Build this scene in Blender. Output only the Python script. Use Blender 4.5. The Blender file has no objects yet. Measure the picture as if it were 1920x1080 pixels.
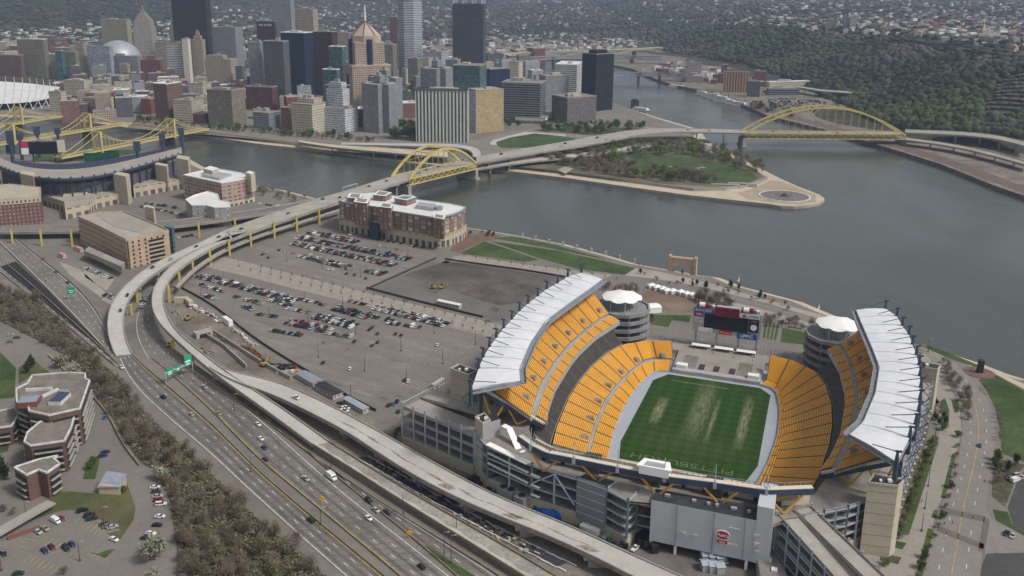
import bpy, bmesh, math, random
import numpy as np
from mathutils import Vector, Matrix
random.seed(7); RNG = np.random.default_rng(7)
SC = bpy.context.scene
COL = SC.collection
PI = math.pi
# ------------------------------------------------------------ camera
CAMZ = 238.0; PITCH = math.radians(14.6); ROLL = math.radians(0.5); FPX = 1706.0; CX, CY = 960.0, 411.0
_f = np.array([0, math.cos(PITCH), -math.sin(PITCH)]); _r0 = np.array([1.0, 0, 0]); _u0 = np.cross(_r0, _f)
_R = math.cos(ROLL)*_r0 + math.sin(ROLL)*_u0; _U = -math.sin(ROLL)*_r0 + math.cos(ROLL)*_u0
_C = np.array([0, 0, CAMZ])
cam_d = bpy.data.cameras.new('camera'); cam = bpy.data.objects.new('camera', cam_d); COL.objects.link(cam)
cam.matrix_world = Matrix(((_R[0], _U[0], -_f[0], 0), (_R[1], _U[1], -_f[1], 0), (_R[2], _U[2], -_f[2], CAMZ), (0, 0, 0, 1)))
cam_d.sensor_fit = 'HORIZONTAL'; cam_d.sensor_width = 36.0; cam_d.lens = FPX/1920*36
cam_d.shift_y = (CY-540)/1920; cam_d.clip_start = 1.0; cam_d.clip_end = 60000
SC.camera = cam
# ------------------------------------------------------------ world, sun, exposure
SUN_EL, SUN_AZ = math.radians(50), math.radians(115)       # azimuth from +Y towards +X
w = bpy.data.worlds.new('World'); SC.world = w; w.use_nodes = True
nt = w.node_tree; nt.nodes.clear()
sky = nt.nodes.new('ShaderNodeTexSky'); sky.sky_type = 'NISHITA'; sky.sun_disc = False
sky.sun_elevation = SUN_EL; sky.sun_rotation = SUN_AZ; sky.air_density = 1.0; sky.dust_density = 4.0; sky.ozone_density = 1.0; sky.altitude = 300
hs = nt.nodes.new('ShaderNodeHueSaturation'); hs.inputs['Saturation'].default_value = 0.22
bg = nt.nodes.new('ShaderNodeBackground'); bg.inputs['Strength'].default_value = 0.072
ou = nt.nodes.new('ShaderNodeOutputWorld')
nt.links.new(sky.outputs[0], hs.inputs['Color']); nt.links.new(hs.outputs[0], bg.inputs[0]); nt.links.new(bg.outputs[0], ou.inputs[0])
sd = bpy.data.lights.new('sun', 'SUN'); sd.energy = 1.5; sd.angle = math.radians(10); sd.color = (1.0, 0.96, 0.9)
so = bpy.data.objects.new('sun', sd); COL.objects.link(so)
_sv = Vector((math.sin(SUN_AZ)*math.cos(SUN_EL), math.cos(SUN_AZ)*math.cos(SUN_EL), math.sin(SUN_EL)))
so.rotation_euler = _sv.to_track_quat('Z', 'Y').to_euler(); so.location = (0, 0, 900)
SC.view_settings.view_transform = 'Standard'; SC.view_settings.look = 'None'; SC.view_settings.exposure = 0.74; SC.view_settings.gamma = 1.0
SC.view_settings.use_curve_mapping = False
SC.cycles.max_bounces = 5; SC.cycles.diffuse_bounces = 2; SC.cycles.glossy_bounces = 2; SC.cycles.transmission_bounces = 2; SC.cycles.volume_bounces = 0
SC.cycles.use_denoising = True
# ------------------------------------------------------------ photo point -> point on the level z
def G(px, py, z=7.0):
 d = _f + _R*(px-CX)/FPX - _U*(py-CY)/FPX
 return _C + (z-CAMZ)/d[2]*d
def PX(X):
 d = np.asarray(X, float)-_C; q = d @ _f
 return CX+FPX*(d @ _R)/q, CY-FPX*(d @ _U)/q
def HT(px, py, top, z0=7.0):
 g = G(px, py, z0); lo, hi = 0.0, 400.0
 for _ in range(40):
  m = (lo+hi)/2
  if PX(g+np.array([0, 0, m]))[1] > top: lo = m
  else: hi = m
 return lo
def V2(a): return np.asarray(a, float)[:2]
# ------------------------------------------------------------ mesh builder
class MB:
 def __init__(s): s.v = []; s.f = []; s.m = []; s.uv = []
 def add(s, vs, fs, m=0, uvs=None):
  b = len(s.v); s.v.extend([tuple(map(float, p)) for p in vs])
  for i, f in enumerate(fs):
   s.f.append(tuple(b+k for k in f)); s.m.append(m if isinstance(m, int) else m[i]); s.uv.append(uvs[i] if uvs else None)
 def quad(s, a, b, c, d, m=0, uv=None): s.add([a, b, c, d], [(0, 1, 2, 3)], m, [uv] if uv else None)
 def tri(s, a, b, c, m=0): s.add([a, b, c], [(0, 1, 2)], m)
 def poly(s, pts, m=0): s.add(pts, [tuple(range(len(pts)))], m)
 def prism(s, pts, z0, z1, mw=0, mt=1, bottom=False):
  pts = [V2(p) for p in pts]; n = len(pts)
  ar = sum(pts[i][0]*pts[(i+1) % n][1]-pts[(i+1) % n][0]*pts[i][1] for i in range(n))
  if ar < 0: pts = pts[::-1]
  for i in range(n):
   a, b = pts[i], pts[(i+1) % n]
   s.quad((a[0], a[1], z0), (b[0], b[1], z0), (b[0], b[1], z1), (a[0], a[1], z1), mw)
  s.poly([(p[0], p[1], z1) for p in pts], mt)
  if bottom: s.poly([(p[0], p[1], z0) for p in pts[::-1]], mt)
 def box(s, cx, cy, z0, sx, sy, sz, rot=0.0, m=0, mt=None):
  c, q = math.cos(rot), math.sin(rot)
  P_ = [(cx+c*x-q*y, cy+q*x+c*y) for x, y in ((-sx/2, -sy/2), (sx/2, -sy/2), (sx/2, sy/2), (-sx/2, sy/2))]
  s.prism(P_, z0, z0+sz, m, m if mt is None else mt, True)
 def beam(s, a, b, w=1.0, h=None, m=0):
  a = np.asarray(a, float); b = np.asarray(b, float); h = w if h is None else h
  d = b-a; L = np.linalg.norm(d)
  if L < 1e-6: return
  d /= L; up = np.array([0, 0, 1.0]) if abs(d[2]) < .95 else np.array([0, 1.0, 0])
  x = np.cross(d, up); x /= np.linalg.norm(x); y = np.cross(x, d)
  vs = [p+x*i*w/2+y*j*h/2 for p in (a, b) for i, j in ((-1, -1), (1, -1), (1, 1), (-1, 1))]
  s.add(vs, [(0, 1, 2, 3), (7, 6, 5, 4), (0, 4, 5, 1), (1, 5, 6, 2), (2, 6, 7, 3), (3, 7, 4, 0)], m)
 def tube(s, a, b, r, r2=None, n=8, m=0, caps=True):
  a = np.asarray(a, float); b = np.asarray(b, float); r2 = r if r2 is None else r2
  d = b-a; d /= np.linalg.norm(d); up = np.array([0, 0, 1.0]) if abs(d[2]) < .95 else np.array([0, 1.0, 0])
  x = np.cross(d, up); x /= np.linalg.norm(x); y = np.cross(x, d)
  vs = [a+r*(x*math.cos(2*PI*i/n)+y*math.sin(2*PI*i/n)) for i in range(n)]+[b+r2*(x*math.cos(2*PI*i/n)+y*math.sin(2*PI*i/n)) for i in range(n)]
  fs = [(i, n+i, n+(i+1) % n, (i+1) % n) for i in range(n)]
  if caps: fs += [tuple(range(n)), tuple(range(2*n-1, n-1, -1))]
  s.add(vs, fs, m)
 def lathe(s, cx, cy, prof, n=16, m=0, squash=1.0):
  vs = []; fs = []
  for r, z in prof:
   for i in range(n): vs.append((cx+r*math.cos(2*PI*i/n), cy+r*squash*math.sin(2*PI*i/n), z))
  for k in range(len(prof)-1):
   for i in range(n):
    fs.append((k*n+i, k*n+(i+1) % n, (k+1)*n+(i+1) % n, (k+1)*n+i))
  fs.append(tuple(len(vs)-n+i for i in range(n)))
  s.add(vs, fs, m)
 def blob(s, c, r, m=0, seed=0, sub=1, jit=.25):
  vs, fs = ICO[sub]; rg = np.random.default_rng(seed)
  v = vs*(1+rg.uniform(-jit, jit, (len(vs), 1)))*np.asarray(r)+np.asarray(c)
  s.add(v, fs, m)
 def build(s, name, mats, parent=None, smooth=False, tri=False):
  me = bpy.data.meshes.new(name); me.from_pydata(s.v, [], s.f)
  for m in (mats if isinstance(mats, (list, tuple)) else [mats]): me.materials.append(m)
  me.polygons.foreach_set('material_index', s.m)
  me.update()
  uvl = me.uv_layers.new(name='uv'); P = me.polygons; data = np.zeros((len(me.loops), 2), np.float32)
  k = 0
  V = s.v
  for i, f in enumerate(s.f):
   n = len(f)
   if s.uv[i]: data[k:k+n] = s.uv[i]
   else:
    nx, ny, nz = P[i].normal
    if abs(nz) < .75:
     L = math.hypot(nx, ny) or 1; tx, ty = -ny/L, nx/L; p0 = V[f[0]]; z0 = min(V[q][2] for q in f)
     for j, q in enumerate(f):
      p = V[q]; data[k+j] = ((p[0]-p0[0])*tx+(p[1]-p0[1])*ty, p[2]-z0)
    else:
     for j, q in enumerate(f): data[k+j] = V[q][:2]
   k += n
  uvl.data.foreach_set('uv', data.ravel())
  if smooth: P.foreach_set('use_smooth', [True]*len(P))
  if tri:
   bm = bmesh.new(); bm.from_mesh(me); bmesh.ops.triangulate(bm, faces=[f for f in bm.faces if len(f.verts) > 4]); bm.to_mesh(me); bm.free()
  o = bpy.data.objects.new(name, me); COL.objects.link(o)
  if parent: o.parent = parent
  return o
def _ico(n):
 bm = bmesh.new(); bmesh.ops.create_icosphere(bm, subdivisions=n, radius=1)
 r = (np.array([v.co[:] for v in bm.verts]), [tuple(v.index for v in f.verts) for f in bm.faces]); bm.free(); return r
ICO = {1: _ico(1), 2: _ico(2), 3: _ico(3)}
def tag(o, label=None, cat=None, group=None, kind=None):
 if label: o['label'] = label
 if cat: o['category'] = cat
 if group: o['group'] = group
 if kind: o['kind'] = kind
 return o
def empty(name, label, cat, loc=(0, 0, 0), rz=0, group=None):
 o = bpy.data.objects.new(name, None); COL.objects.link(o); o.location = tuple(map(float, loc)); o.rotation_euler = (0, 0, rz); o.empty_display_size = 2
 return tag(o, label, cat, group)
def copy_tree(o, parent=None):
 c = o.copy(); COL.objects.link(c); c.parent = parent
 for ch in list(o.children): copy_tree(ch, c)
 return c
def ordw(n):
 base = 'zeroth first second third fourth fifth sixth seventh eighth ninth tenth eleventh twelfth thirteenth fourteenth fifteenth sixteenth seventeenth eighteenth nineteenth'.split()
 if n < 20: return base[n]
 t = 'twenty thirty forty fifty sixty seventy eighty ninety'.split()[min(n//10, 9)-2]
 if n >= 100: return 'hundred-'+ordw(n-100) if n > 100 else 'hundredth'
 return (t[:-1]+'ieth') if n % 10 == 0 else t+'-'+base[n % 10]
PENDING = {}
def later(o, first, where):     # label = "<nth> <first> from the left <where>"
 PENDING.setdefault((first, where), []).append(o)
def finish_labels():
 for (a, b), os_ in PENDING.items():
  os_.sort(key=lambda o: PX(o.matrix_basis.translation)[0] if o.type == 'EMPTY' or o.location.length > 0 else 0)
  for i, o in enumerate(os_):
   o['label'] = (f'{a} {b}' if len(os_) == 1 else f'{ordw(i+1)} {a} from the left {b}')
# ------------------------------------------------------------ materials
def _new(name):
 m = bpy.data.materials.new(name); m.use_nodes = True; n = m.node_tree; n.nodes.clear()
 o = n.nodes.new('ShaderNodeOutputMaterial'); p = n.nodes.new('ShaderNodeBsdfPrincipled'); n.links.new(p.outputs[0], o.inputs[0])
 p.inputs['Specular IOR Level'].default_value = 0.3
 return m, n, p
def mat(name, col, rough=.85, var=.12, scale=.15, metal=0.0, fine=1.5, col2=None, mix_scale=.02, streak=None, thr=(.4, .6)):
 m, n, p = _new(name); N = n.nodes.new; Lk = n.links.new
 tc = N('ShaderNodeTexCoord'); mp = N('ShaderNodeMapping'); Lk(tc.outputs['Object'], mp.inputs[0])
 a = N('ShaderNodeTexNoise'); a.inputs['Scale'].default_value = scale; a.inputs['Detail'].default_value = 6; a.inputs['Roughness'].default_value = .65; Lk(mp.outputs[0], a.inputs[0])
 if streak: mp.inputs['Scale'].default_value = streak
 mr = N('ShaderNodeMapRange'); mr.inputs[3].default_value = 1-var*1.6; mr.inputs[4].default_value = 1+var*1.6; mr.inputs[1].default_value = .3; mr.inputs[2].default_value = .7; Lk(a.outputs[0], mr.inputs[0])
 b = N('ShaderNodeTexNoise'); b.inputs['Scale'].default_value = fine; b.inputs['Detail'].default_value = 3; Lk(tc.outputs['Object'], b.inputs[0])
 mr2 = N('ShaderNodeMapRange'); mr2.inputs[3].default_value = 1-var; mr2.inputs[4].default_value = 1+var; mr2.inputs[1].default_value = .3; mr2.inputs[2].default_value = .7; Lk(b.outputs[0], mr2.inputs[0])
 mu = N('ShaderNodeMath'); mu.operation = 'MULTIPLY'; Lk(mr.outputs[0], mu.inputs[0]); Lk(mr2.outputs[0], mu.inputs[1])
 vm = N('ShaderNodeVectorMath'); vm.operation = 'SCALE'; Lk(mu.outputs[0], vm.inputs['Scale'])
 if col2:
  c = N('ShaderNodeTexNoise'); c.inputs['Scale'].default_value = mix_scale; c.inputs['Detail'].default_value = 5; Lk(tc.outputs['Object'], c.inputs[0])
  m3 = N('ShaderNodeMapRange'); m3.inputs[1].default_value = thr[0]; m3.inputs[2].default_value = thr[1]; Lk(c.outputs[0], m3.inputs[0])
  mx = N('ShaderNodeMix'); mx.data_type = 'RGBA'; mx.inputs['A'].default_value = (*col, 1); mx.inputs['B'].default_value = (*col2, 1); Lk(m3.outputs[0], mx.inputs['Factor'])
  Lk(mx.outputs['Result'], vm.inputs[0])
 else: vm.inputs[0].default_value = col
 Lk(vm.outputs[0], p.inputs['Base Color'])
 p.inputs['Roughness'].default_value = rough; p.inputs['Metallic'].default_value = metal
 return m
def _facade_group():
 g = bpy.data.node_groups.new('facade', 'ShaderNodeTree'); I = g.interface
 for nm, tp, dv in (('Wall', 'NodeSocketColor', (.4, .35, .3, 1)), ('Glass', 'NodeSocketColor', (.03, .04, .05, 1)), ('Bay', 'NodeSocketFloat', 3), ('Floor', 'NodeSocketFloat', 3.6), ('FW', 'NodeSocketFloat', .5), ('FH', 'NodeSocketFloat', .5), ('Var', 'NodeSocketFloat', .5)):
  s = I.new_socket(nm, in_out='INPUT', socket_type=tp); s.default_value = dv
 I.new_socket('Color', in_out='OUTPUT', socket_type='NodeSocketColor'); I.new_socket('Mask', in_out='OUTPUT', socket_type='NodeSocketFloat')
 N = g.nodes.new; L = g.links.new
 gi = N('NodeGroupInput'); go = N('NodeGroupOutput'); uv = N('ShaderNodeUVMap'); uv.uv_map = 'uv'; sx = N('ShaderNodeSeparateXYZ'); L(uv.outputs[0], sx.inputs[0])
 def mth(op, a, b=None):
  n = N('ShaderNodeMath'); n.operation = op
  for i, q in enumerate((a, b)):
   if q is None: continue
   if isinstance(q, (int, float)): n.inputs[i].default_value = q
   else: L(q, n.inputs[i])
  return n.outputs[0]
 u = mth('DIVIDE', sx.outputs[0], gi.outputs['Bay']); v = mth('DIVIDE', sx.outputs[1], gi.outputs['Floor'])
 fu = mth('ABSOLUTE', mth('SUBTRACT', mth('FRACT', u), .5)); fv = mth('ABSOLUTE', mth('SUBTRACT', mth('FRACT', v), .5))
 mk = mth('MULTIPLY', mth('LESS_THAN', mth('MULTIPLY', fu, 2), gi.outputs['FW']), mth('LESS_THAN', mth('MULTIPLY', fv, 2), gi.outputs['FH']))
 cb = N('ShaderNodeCombineXYZ'); L(mth('FLOOR', u), cb.inputs[0]); L(mth('FLOOR', v), cb.inputs[1])
 wn = N('ShaderNodeTexWhiteNoise'); wn.noise_dimensions = '3D'; L(cb.outputs[0], wn.inputs[0])
 k = mth('ADD', mth('MULTIPLY', mth('POWER', wn.outputs[0], 3), mth('MULTIPLY', gi.outputs['Var'], 5)), .8)
 gv = N('ShaderNodeVectorMath'); gv.operation = 'SCALE'; L(gi.outputs['Glass'], gv.inputs[0]); L(k, gv.inputs['Scale'])
 ns = N('ShaderNodeTexNoise'); ns.inputs['Scale'].default_value = .06; ns.inputs['Detail'].default_value = 6; L(uv.outputs[0], ns.inputs[0])
 wk = mth('ADD', mth('MULTIPLY', ns.outputs[0], .5), .75)
 wv = N('ShaderNodeVectorMath'); wv.operation = 'SCALE'; L(gi.outputs['Wall'], wv.inputs[0]); L(wk, wv.inputs['Scale'])
 mx = N('ShaderNodeMix'); mx.data_type = 'RGBA'; L(mk, mx.inputs['Factor']); L(wv.outputs[0], mx.inputs['A']); L(gv.outputs[0], mx.inputs['B'])
 L(mx.outputs['Result'], go.inputs['Color']); L(mk, go.inputs['Mask'])
 return g
FG = _facade_group()
def facade(name, wall, glass=(.05, .06, .07), bay=3.2, fl=3.7, fw=.5, fh=.5, var=.5, grough=.25, rough=.8):
 m, n, p = _new(name); g = n.nodes.new('ShaderNodeGroup'); g.node_tree = FG
 g.inputs['Wall'].default_value = (*wall, 1); g.inputs['Glass'].default_value = (*glass, 1); g.inputs['Bay'].default_value = bay; g.inputs['Floor'].default_value = fl
 g.inputs['FW'].default_value = fw; g.inputs['FH'].default_value = fh; g.inputs['Var'].default_value = var
 n.links.new(g.outputs[0], p.inputs['Base Color'])
 mr = n.nodes.new('ShaderNodeMapRange'); mr.inputs[3].default_value = rough; mr.inputs[4].default_value = grough; n.links.new(g.outputs[1], mr.inputs[0]); n.links.new(mr.outputs[0], p.inputs['Roughness'])
 return m
M = {}
def K(name, *a, **k):
 if name not in M: M[name] = mat(name, *a, **k)
 return M[name]
K('asphalt', (.175, .158, .139), var=.07, scale=.05, fine=.5, col2=(.20, .182, .16), mix_scale=.012)
K('lot', (.18, .163, .145), var=.1, scale=.02, fine=.5, col2=(.215, .195, .172), mix_scale=.012)
K('road_dark', (.175, .16, .145), var=.15, scale=.03, fine=.6, streak=(1, 1, 1))
K('fresh_asphalt', (.07, .068, .068), var=.12)
K('concrete', (.36, .335, .295), var=.12, scale=.08, fine=.8)
K('new_concrete', (.47, .455, .42), var=.07, scale=.06, fine=.6, col2=(.43, .41, .37), mix_scale=.04)
K('old_concrete', (.30, .28, .25), var=.2, scale=.06, fine=.6)
K('pave', (.33, .30, .26), var=.1, scale=.05)
K('tan_stone', (.48, .385, .27), var=.08, scale=.1)
K('tan_path', (.50, .42, .32), var=.1, scale=.05)
K('beige', (.47, .415, .32), var=.07, scale=.1)
K('cream', (.62, .57, .47), var=.05, scale=.1)
K('white', (.78, .78, .77), rough=.5, var=.04, scale=.1)
K('canopy_white', (.67, .68, .71), rough=.55, var=.05, scale=.08, fine=.3)
K('membrane', (.85, .85, .83), rough=.6, var=.02)
K('white_roof', (.70, .70, .68), rough=.6, var=.08, scale=.05)
K('grey_roof', (.24, .22, .2), rough=.9, var=.2, scale=.06)
K('tan_roof', (.34, .3, .25), rough=.9, var=.15, scale=.06)
K('dark_roof', (.035, .037, .042), rough=.7, var=.3, scale=.15)
K('silver', (.44, .45, .47), rough=.45, var=.05, scale=.1, metal=.3)
K('steel', (.25, .28, .33), rough=.5, var=.1)
K('steel_light', (.36, .40, .46), rough=.5, var=.08)
K('navy', (.045, .062, .10), rough=.5, var=.12)
K('yellow_steel', (.52, .40, .095), rough=.6, var=.12, scale=.1)
K('bridge_yellow', (.54, .44, .17), rough=.6, var=.12, scale=.05)
K('ochre', (.50, .27, .05), rough=.6, var=.12)
K('seat_yellow', (.76, .355, .03), rough=.55, var=.06, scale=.1)
K('seat_black', (.022, .024, .03), rough=.5, var=.15)
K('seat_gap', (.10, .05, .02), rough=.8, var=.1)
K('step_grey', (.27, .255, .245), var=.1, scale=.1)
K('apron', (.36, .385, .43), rough=.7, var=.04, scale=.05)
K('grass', (.04, .072, .016), var=.22, scale=.05, fine=.5, col2=(.062, .092, .026), mix_scale=.03)
K('scrub', (.10, .083, .058), var=.25, scale=.05, fine=.4, col2=(.07, .075, .035), mix_scale=.02)
K('brown_soil', (.16, .105, .075), var=.15, scale=.04, col2=(.22, .16, .115), mix_scale=.03)
K('dark_soil', (.085, .072, .063), var=.18, scale=.04, fine=.4, col2=(.115, .10, .088), mix_scale=.02)
K('dirt', (.22, .19, .155), var=.18, scale=.05, fine=.5, col2=(.16, .135, .11), mix_scale=.03)
K('brick_red', (.20, .075, .055), var=.1, scale=.1)
K('brick_brown', (.145, .088, .068), var=.12, scale=.1)
K('black', (.02, .02, .022), rough=.6, var=.2)
K('glass_dark', (.02, .027, .035), rough=.15, var=.2)
K('paint_white', (.56, .56, .54), var=.18, scale=.3)
K('paint_yellow', (.48, .33, .10), var=.25, scale=.3)
K('rock', (.16, .13, .115), var=.3, scale=.15)
K('trunk', (.11, .09, .07), var=.2)
K('sign_green', (.01, .36, .2), rough=.5, var=.05)
K('road_yellow', (.40, .29, .12), var=.2, scale=.2)
# ------------------------------------------------------------ water
def water_mat():
 m, n, p = _new('river_water'); N = n.nodes.new; L = n.links.new
 tc = N('ShaderNodeTexCoord'); mp = N('ShaderNodeMapping'); mp.inputs['Rotation'].default_value = (0, 0, .5); mp.inputs['Scale'].default_value = (1, .45, 1); L(tc.outputs['Object'], mp.inputs[0])
 a = N('ShaderNodeTexNoise'); a.inputs['Scale'].default_value = .004; a.inputs['Detail'].default_value = 4; L(mp.outputs[0], a.inputs[0])
 mr = N('ShaderNodeMapRange'); mr.inputs[1].default_value = .35; mr.inputs[2].default_value = .65; L(a.outputs[0], mr.inputs[0])
 mx = N('ShaderNodeMix'); mx.data_type = 'RGBA'; mx.inputs['A'].default_value = (.045, .054, .046, 1); mx.inputs['B'].default_value = (.065, .072, .062, 1); L(mr.outputs[0], mx.inputs['Factor']); L(mx.outputs['Result'], p.inputs['Base Color'])
 p.inputs['Roughness'].default_value = .17; p.inputs['Specular IOR Level'].default_value = .45
 rr = N('ShaderNodeMapRange'); rr.inputs[1].default_value = .38; rr.inputs[2].default_value = .62; rr.inputs[3].default_value = .09; rr.inputs[4].default_value = .26; c2 = N('ShaderNodeTexNoise'); c2.inputs['Scale'].default_value = .007; c2.inputs['Detail'].default_value = 5; c2.inputs['Distortion'].default_value = 1.2; L(mp.outputs[0], c2.inputs[0]); L(c2.outputs[0], rr.inputs[0]); L(rr.outputs[0], p.inputs['Roughness'])
 b = N('ShaderNodeTexNoise'); b.inputs['Scale'].default_value = .22; b.inputs['Detail'].default_value = 5; b.inputs['Roughness'].default_value = .6; L(mp.outputs[0], b.inputs[0])
 b2 = N('ShaderNodeTexNoise'); b2.inputs['Scale'].default_value = .03; b2.inputs['Detail'].default_value = 3; L(mp.outputs[0], b2.inputs[0])
 ad = N('ShaderNodeMath'); ad.operation = 'MULTIPLY_ADD'; ad.inputs[1].default_value = 3; L(b2.outputs[0], ad.inputs[0]); L(b.outputs[0], ad.inputs[2])
 bp = N('ShaderNodeBump'); bp.inputs['Strength'].default_value = .32; bp.inputs['Distance'].default_value = 1.0; L(ad.outputs[0], bp.inputs['Height']); L(bp.outputs[0], p.inputs['Normal'])
 return m
WATER = water_mat()
b = MB(); b.poly([(-4000, -1500, 0), (6000, -1500, 0), (9000, 9000, 0), (-6000, 9000, 0)]); tag(b.build('river', WATER), 'grey green river water around the point', kind='structure')
NS = lambda pts, z=7.0: [G(x, y, z) for x, y in pts]
def sheet(name, pts, z, m, skirt=None, parent=None, kind='structure', label=None, world=False):
 P_ = [tuple(p) for p in (pts if world else [V2(G(x, y, z)) for x, y in pts])]
 b = MB(); q = [(p[0], p[1], z) for p in P_]; n = len(q)
 ar = sum(q[i][0]*q[(i+1) % n][1]-q[(i+1) % n][0]*q[i][1] for i in range(n))
 if ar < 0: q = q[::-1]
 b.poly(q)
 mats = [m]
 if skirt is not None:
  mats.append(skirt[1])
  for i in range(n):
   a, c = q[i], q[(i+1) % n]; b.quad((a[0], a[1], skirt[0]), (c[0], c[1], skirt[0]), (c[0], c[1], z), (a[0], a[1], z), 1)
 o = b.build(name, mats, parent, tri=True)
 if kind: o['kind'] = kind
 if label: o['label'] = label
 return o
shoreN = [(1925, 712), (1885, 700), (1840, 682), (1790, 666), (1722, 647), (1640, 620), (1565, 592), (1505, 567), (1440, 550), (1390, 537), (1350, 521), (1310, 516), (1197, 496), (1135, 478), (1060, 458), (960, 440), (872, 426), (790, 408), (700, 392), (640, 382), (595, 373), (572, 367), (535, 357), (480, 348), (430, 335), (385, 315), (357, 299), (300, 292), (200, 289), (100, 290), (0, 292), (-200, 290)]
far = [(-900, 420), (-1200, 100), (-900, -400), (1500, -400), (1500, 300)]
pn = [V2(G(x, y, 3)) for x, y in shoreN]
sheet('riverbank', pn+[V2(p) for p in ((-1500, 1450), (-1500, -300), (1500, -300), (1500, 330))], 3.0, M['tan_path'], (-2, M['concrete']), world=True, label='tan riverfront walk along the north bank')
def inset(pts, d):   # move landward (towards the camera) by d metres
 out = []
 for i, p in enumerate(pts):
  a = pts[max(i-1, 0)]; c = pts[min(i+1, len(pts)-1)]; t = (c-a)/np.linalg.norm(c-a); nrm = np.array([-t[1], t[0]])
  if nrm[1] > 0: nrm = -nrm
  out.append(p+nrm*d)
 return out
sheet('ground', inset(pn, 14)+[V2(p) for p in ((-1490, 1440), (-1490, -290), (1490, -290), (1490, 320))], 7.0, M['asphalt'], (2.5, M['pave']), world=True)
shA = [(-300, 175), (0, 218), (120, 222), (240, 239), (410, 258), (480, 269), (555, 277), (625, 285), (755, 302), (830, 311), (960, 321), (1060, 333), (1185, 351), (1285, 365), (1385, 376), (1440, 382), (1465, 386), (1490, 387), (1515, 385), (1535, 381), (1546, 375), (1544, 370), (1535, 364), (1502, 352), (1468, 337), (1440, 323), (1420, 312), (1390, 296), (1350, 278), (1325, 262), (1312, 243), (1235, 221), (1147, 193), (1060, 165), (1000, 152), (975, 127), (955, 112), (925, 106)]
pd = [V2(G(x, y, 3)) for x, y in shA]
e0 = V2(G(925, 106, 3))
farD = [e0+V2(p) for p in ((-1500, 500), (-4500, 2500))]+[V2((-7000, 6000)), V2((-8000, 2500)), V2(G(-300, 175, 3))+V2((-4000, 300))]
sheet('wharf', pd+farD, 3.0, M['tan_path'], (-2, M['concrete']), world=True, label='pale stone wharf around the point')
def insetc(pts, d):  # towards the peninsula's inside; outline runs counter-clockwise round it from the left
 out = []
 for i, p in enumerate(pts):
  a = pts[max(i-1, 0)]; c = pts[min(i+1, len(pts)-1)]; t = (c-a)/np.linalg.norm(c-a); out.append(p+np.array([-t[1], t[0]])*d)
 return out
inn = [p for i, p in enumerate(insetc(pd, 20)) if not (12 <= i <= 27)]
i1 = [V2(G(x, y, 6.5)) for x, y in ((1185, 338), (1300, 353), (1360, 352), (1410, 344), (1440, 333), (1415, 318), (1385, 303))]
k = 12
dg = [V2(p) for p in inn[:k]]+i1+[V2(p) for p in inn[k+1:]]
sheet('city_ground', dg+farD, 6.5, K('city_street', (.215, .197, .175), var=.1, scale=.03), (2.5, M['pave']), world=True, label='downtown streets and pavement')
shS = [(1990, 395), (1920, 367), (1865, 348), (1765, 308), (1702, 288), (1615, 262), (1540, 241), (1440, 217), (1422, 208), (1335, 173), (1267, 160), (1235, 150), (1185, 129), (1150, 122), (1100, 113), (1040, 110), (1000, 109), (930, 101)]
ps = [V2(G(x, y, 5)) for x, y in shS]
e1 = V2(G(930, 101, 5))
sheet('south_bank', ps+[e1+V2((-4000, 1900)), V2((-6000, 14000)), V2((9000, 14000)), V2((9000, 600)), ps[0]+V2((300, -250))], 5.0, M['dirt'], (-2, M['rock']), world=True, label='south bank flats with rail yards')
# ------------------------------------------------------------ hills
CP = [(1925, 262, 14), (1800, 262, 10), (1700, 240, 10), (1650, 196, 10), (1600, 176, 10), (1500, 158, 10), (1400, 125, 8), (1300, 108, 6), (1220, 92, 6), (1140, 95, 6),
 (1925, 128, 106), (1850, 115, 106), (1790, 105, 104), (1700, 90, 103), (1600, 71, 103), (1500, 62, 104), (1440, 55, 104), (1380, 42, 105), (1860, 190, 60), (1700, 160, 60), (1560, 115, 58), (1450, 95, 52), (1340, 70, 52),
 (1850, 60, 112), (1700, 50, 112), (1550, 40, 112), (1900, 20, 128), (1700, 15, 130), (1500, 20, 122), (1300, 18, 108), (1900, -5, 160), (1600, -5, 160), (1300, -5, 150),
 (1200, 60, 30), (1200, 25, 75), (1200, 0, 120), (1100, 70, 6), (1100, 40, 34), (1100, 8, 90), (1000, 80, 5), (1000, 45, 25), (1000, 15, 75), (1000, -8, 130), (900, 85, 4), (900, 40, 20), (900, 8, 90),
 (800, 70, 6), (800, 30, 30), (800, 0, 110), (700, 60, 10), (700, 25, 45), (700, 0, 110), (560, 90, 10), (560, 50, 20), (560, 12, 80), (560, -8, 130), (430, 110, 14), (430, 70, 22), (430, 15, 80), (430, -5, 130),
 (300, 120, 22), (300, 70, 36), (300, 25, 75), (300, -5, 140), (150, 130, 22), (150, 90, 42), (150, 45, 60), (150, 10, 115), (0, 150, 22), (0, 105, 45), (0, 50, 65), (0, 5, 130), (-200, 150, 25), (-200, 60, 60), (-200, 0, 140)]
cp = [(*G(x, y, z)[:2], z) for x, y, z in CP]
for q in [(1500, 300), (1700, 320), (1300, 200), (1200, 160), (1100, 140), (1000, 130), (950, 108), (1400, 230), (1880, 380), (1600, 280), (1250, 180)]: cp.append((*G(*q, 0)[:2], -9))
for q in [(900, 180), (700, 200), (500, 200), (300, 200), (100, 200), (600, 150), (300, 150), (800, 130), (-100, 210), (1100, 230), (450, 140)]: cp.append((*G(*q, 5)[:2], -1))
for x in (-3500, -2200, -1200, 0, 1200, 2400, 3600, 5000):
 cp.append((x, 600, -12)); cp.append((x*1.2, 9500, 225)); cp.append((x*1.4, 12500, 300))
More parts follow.
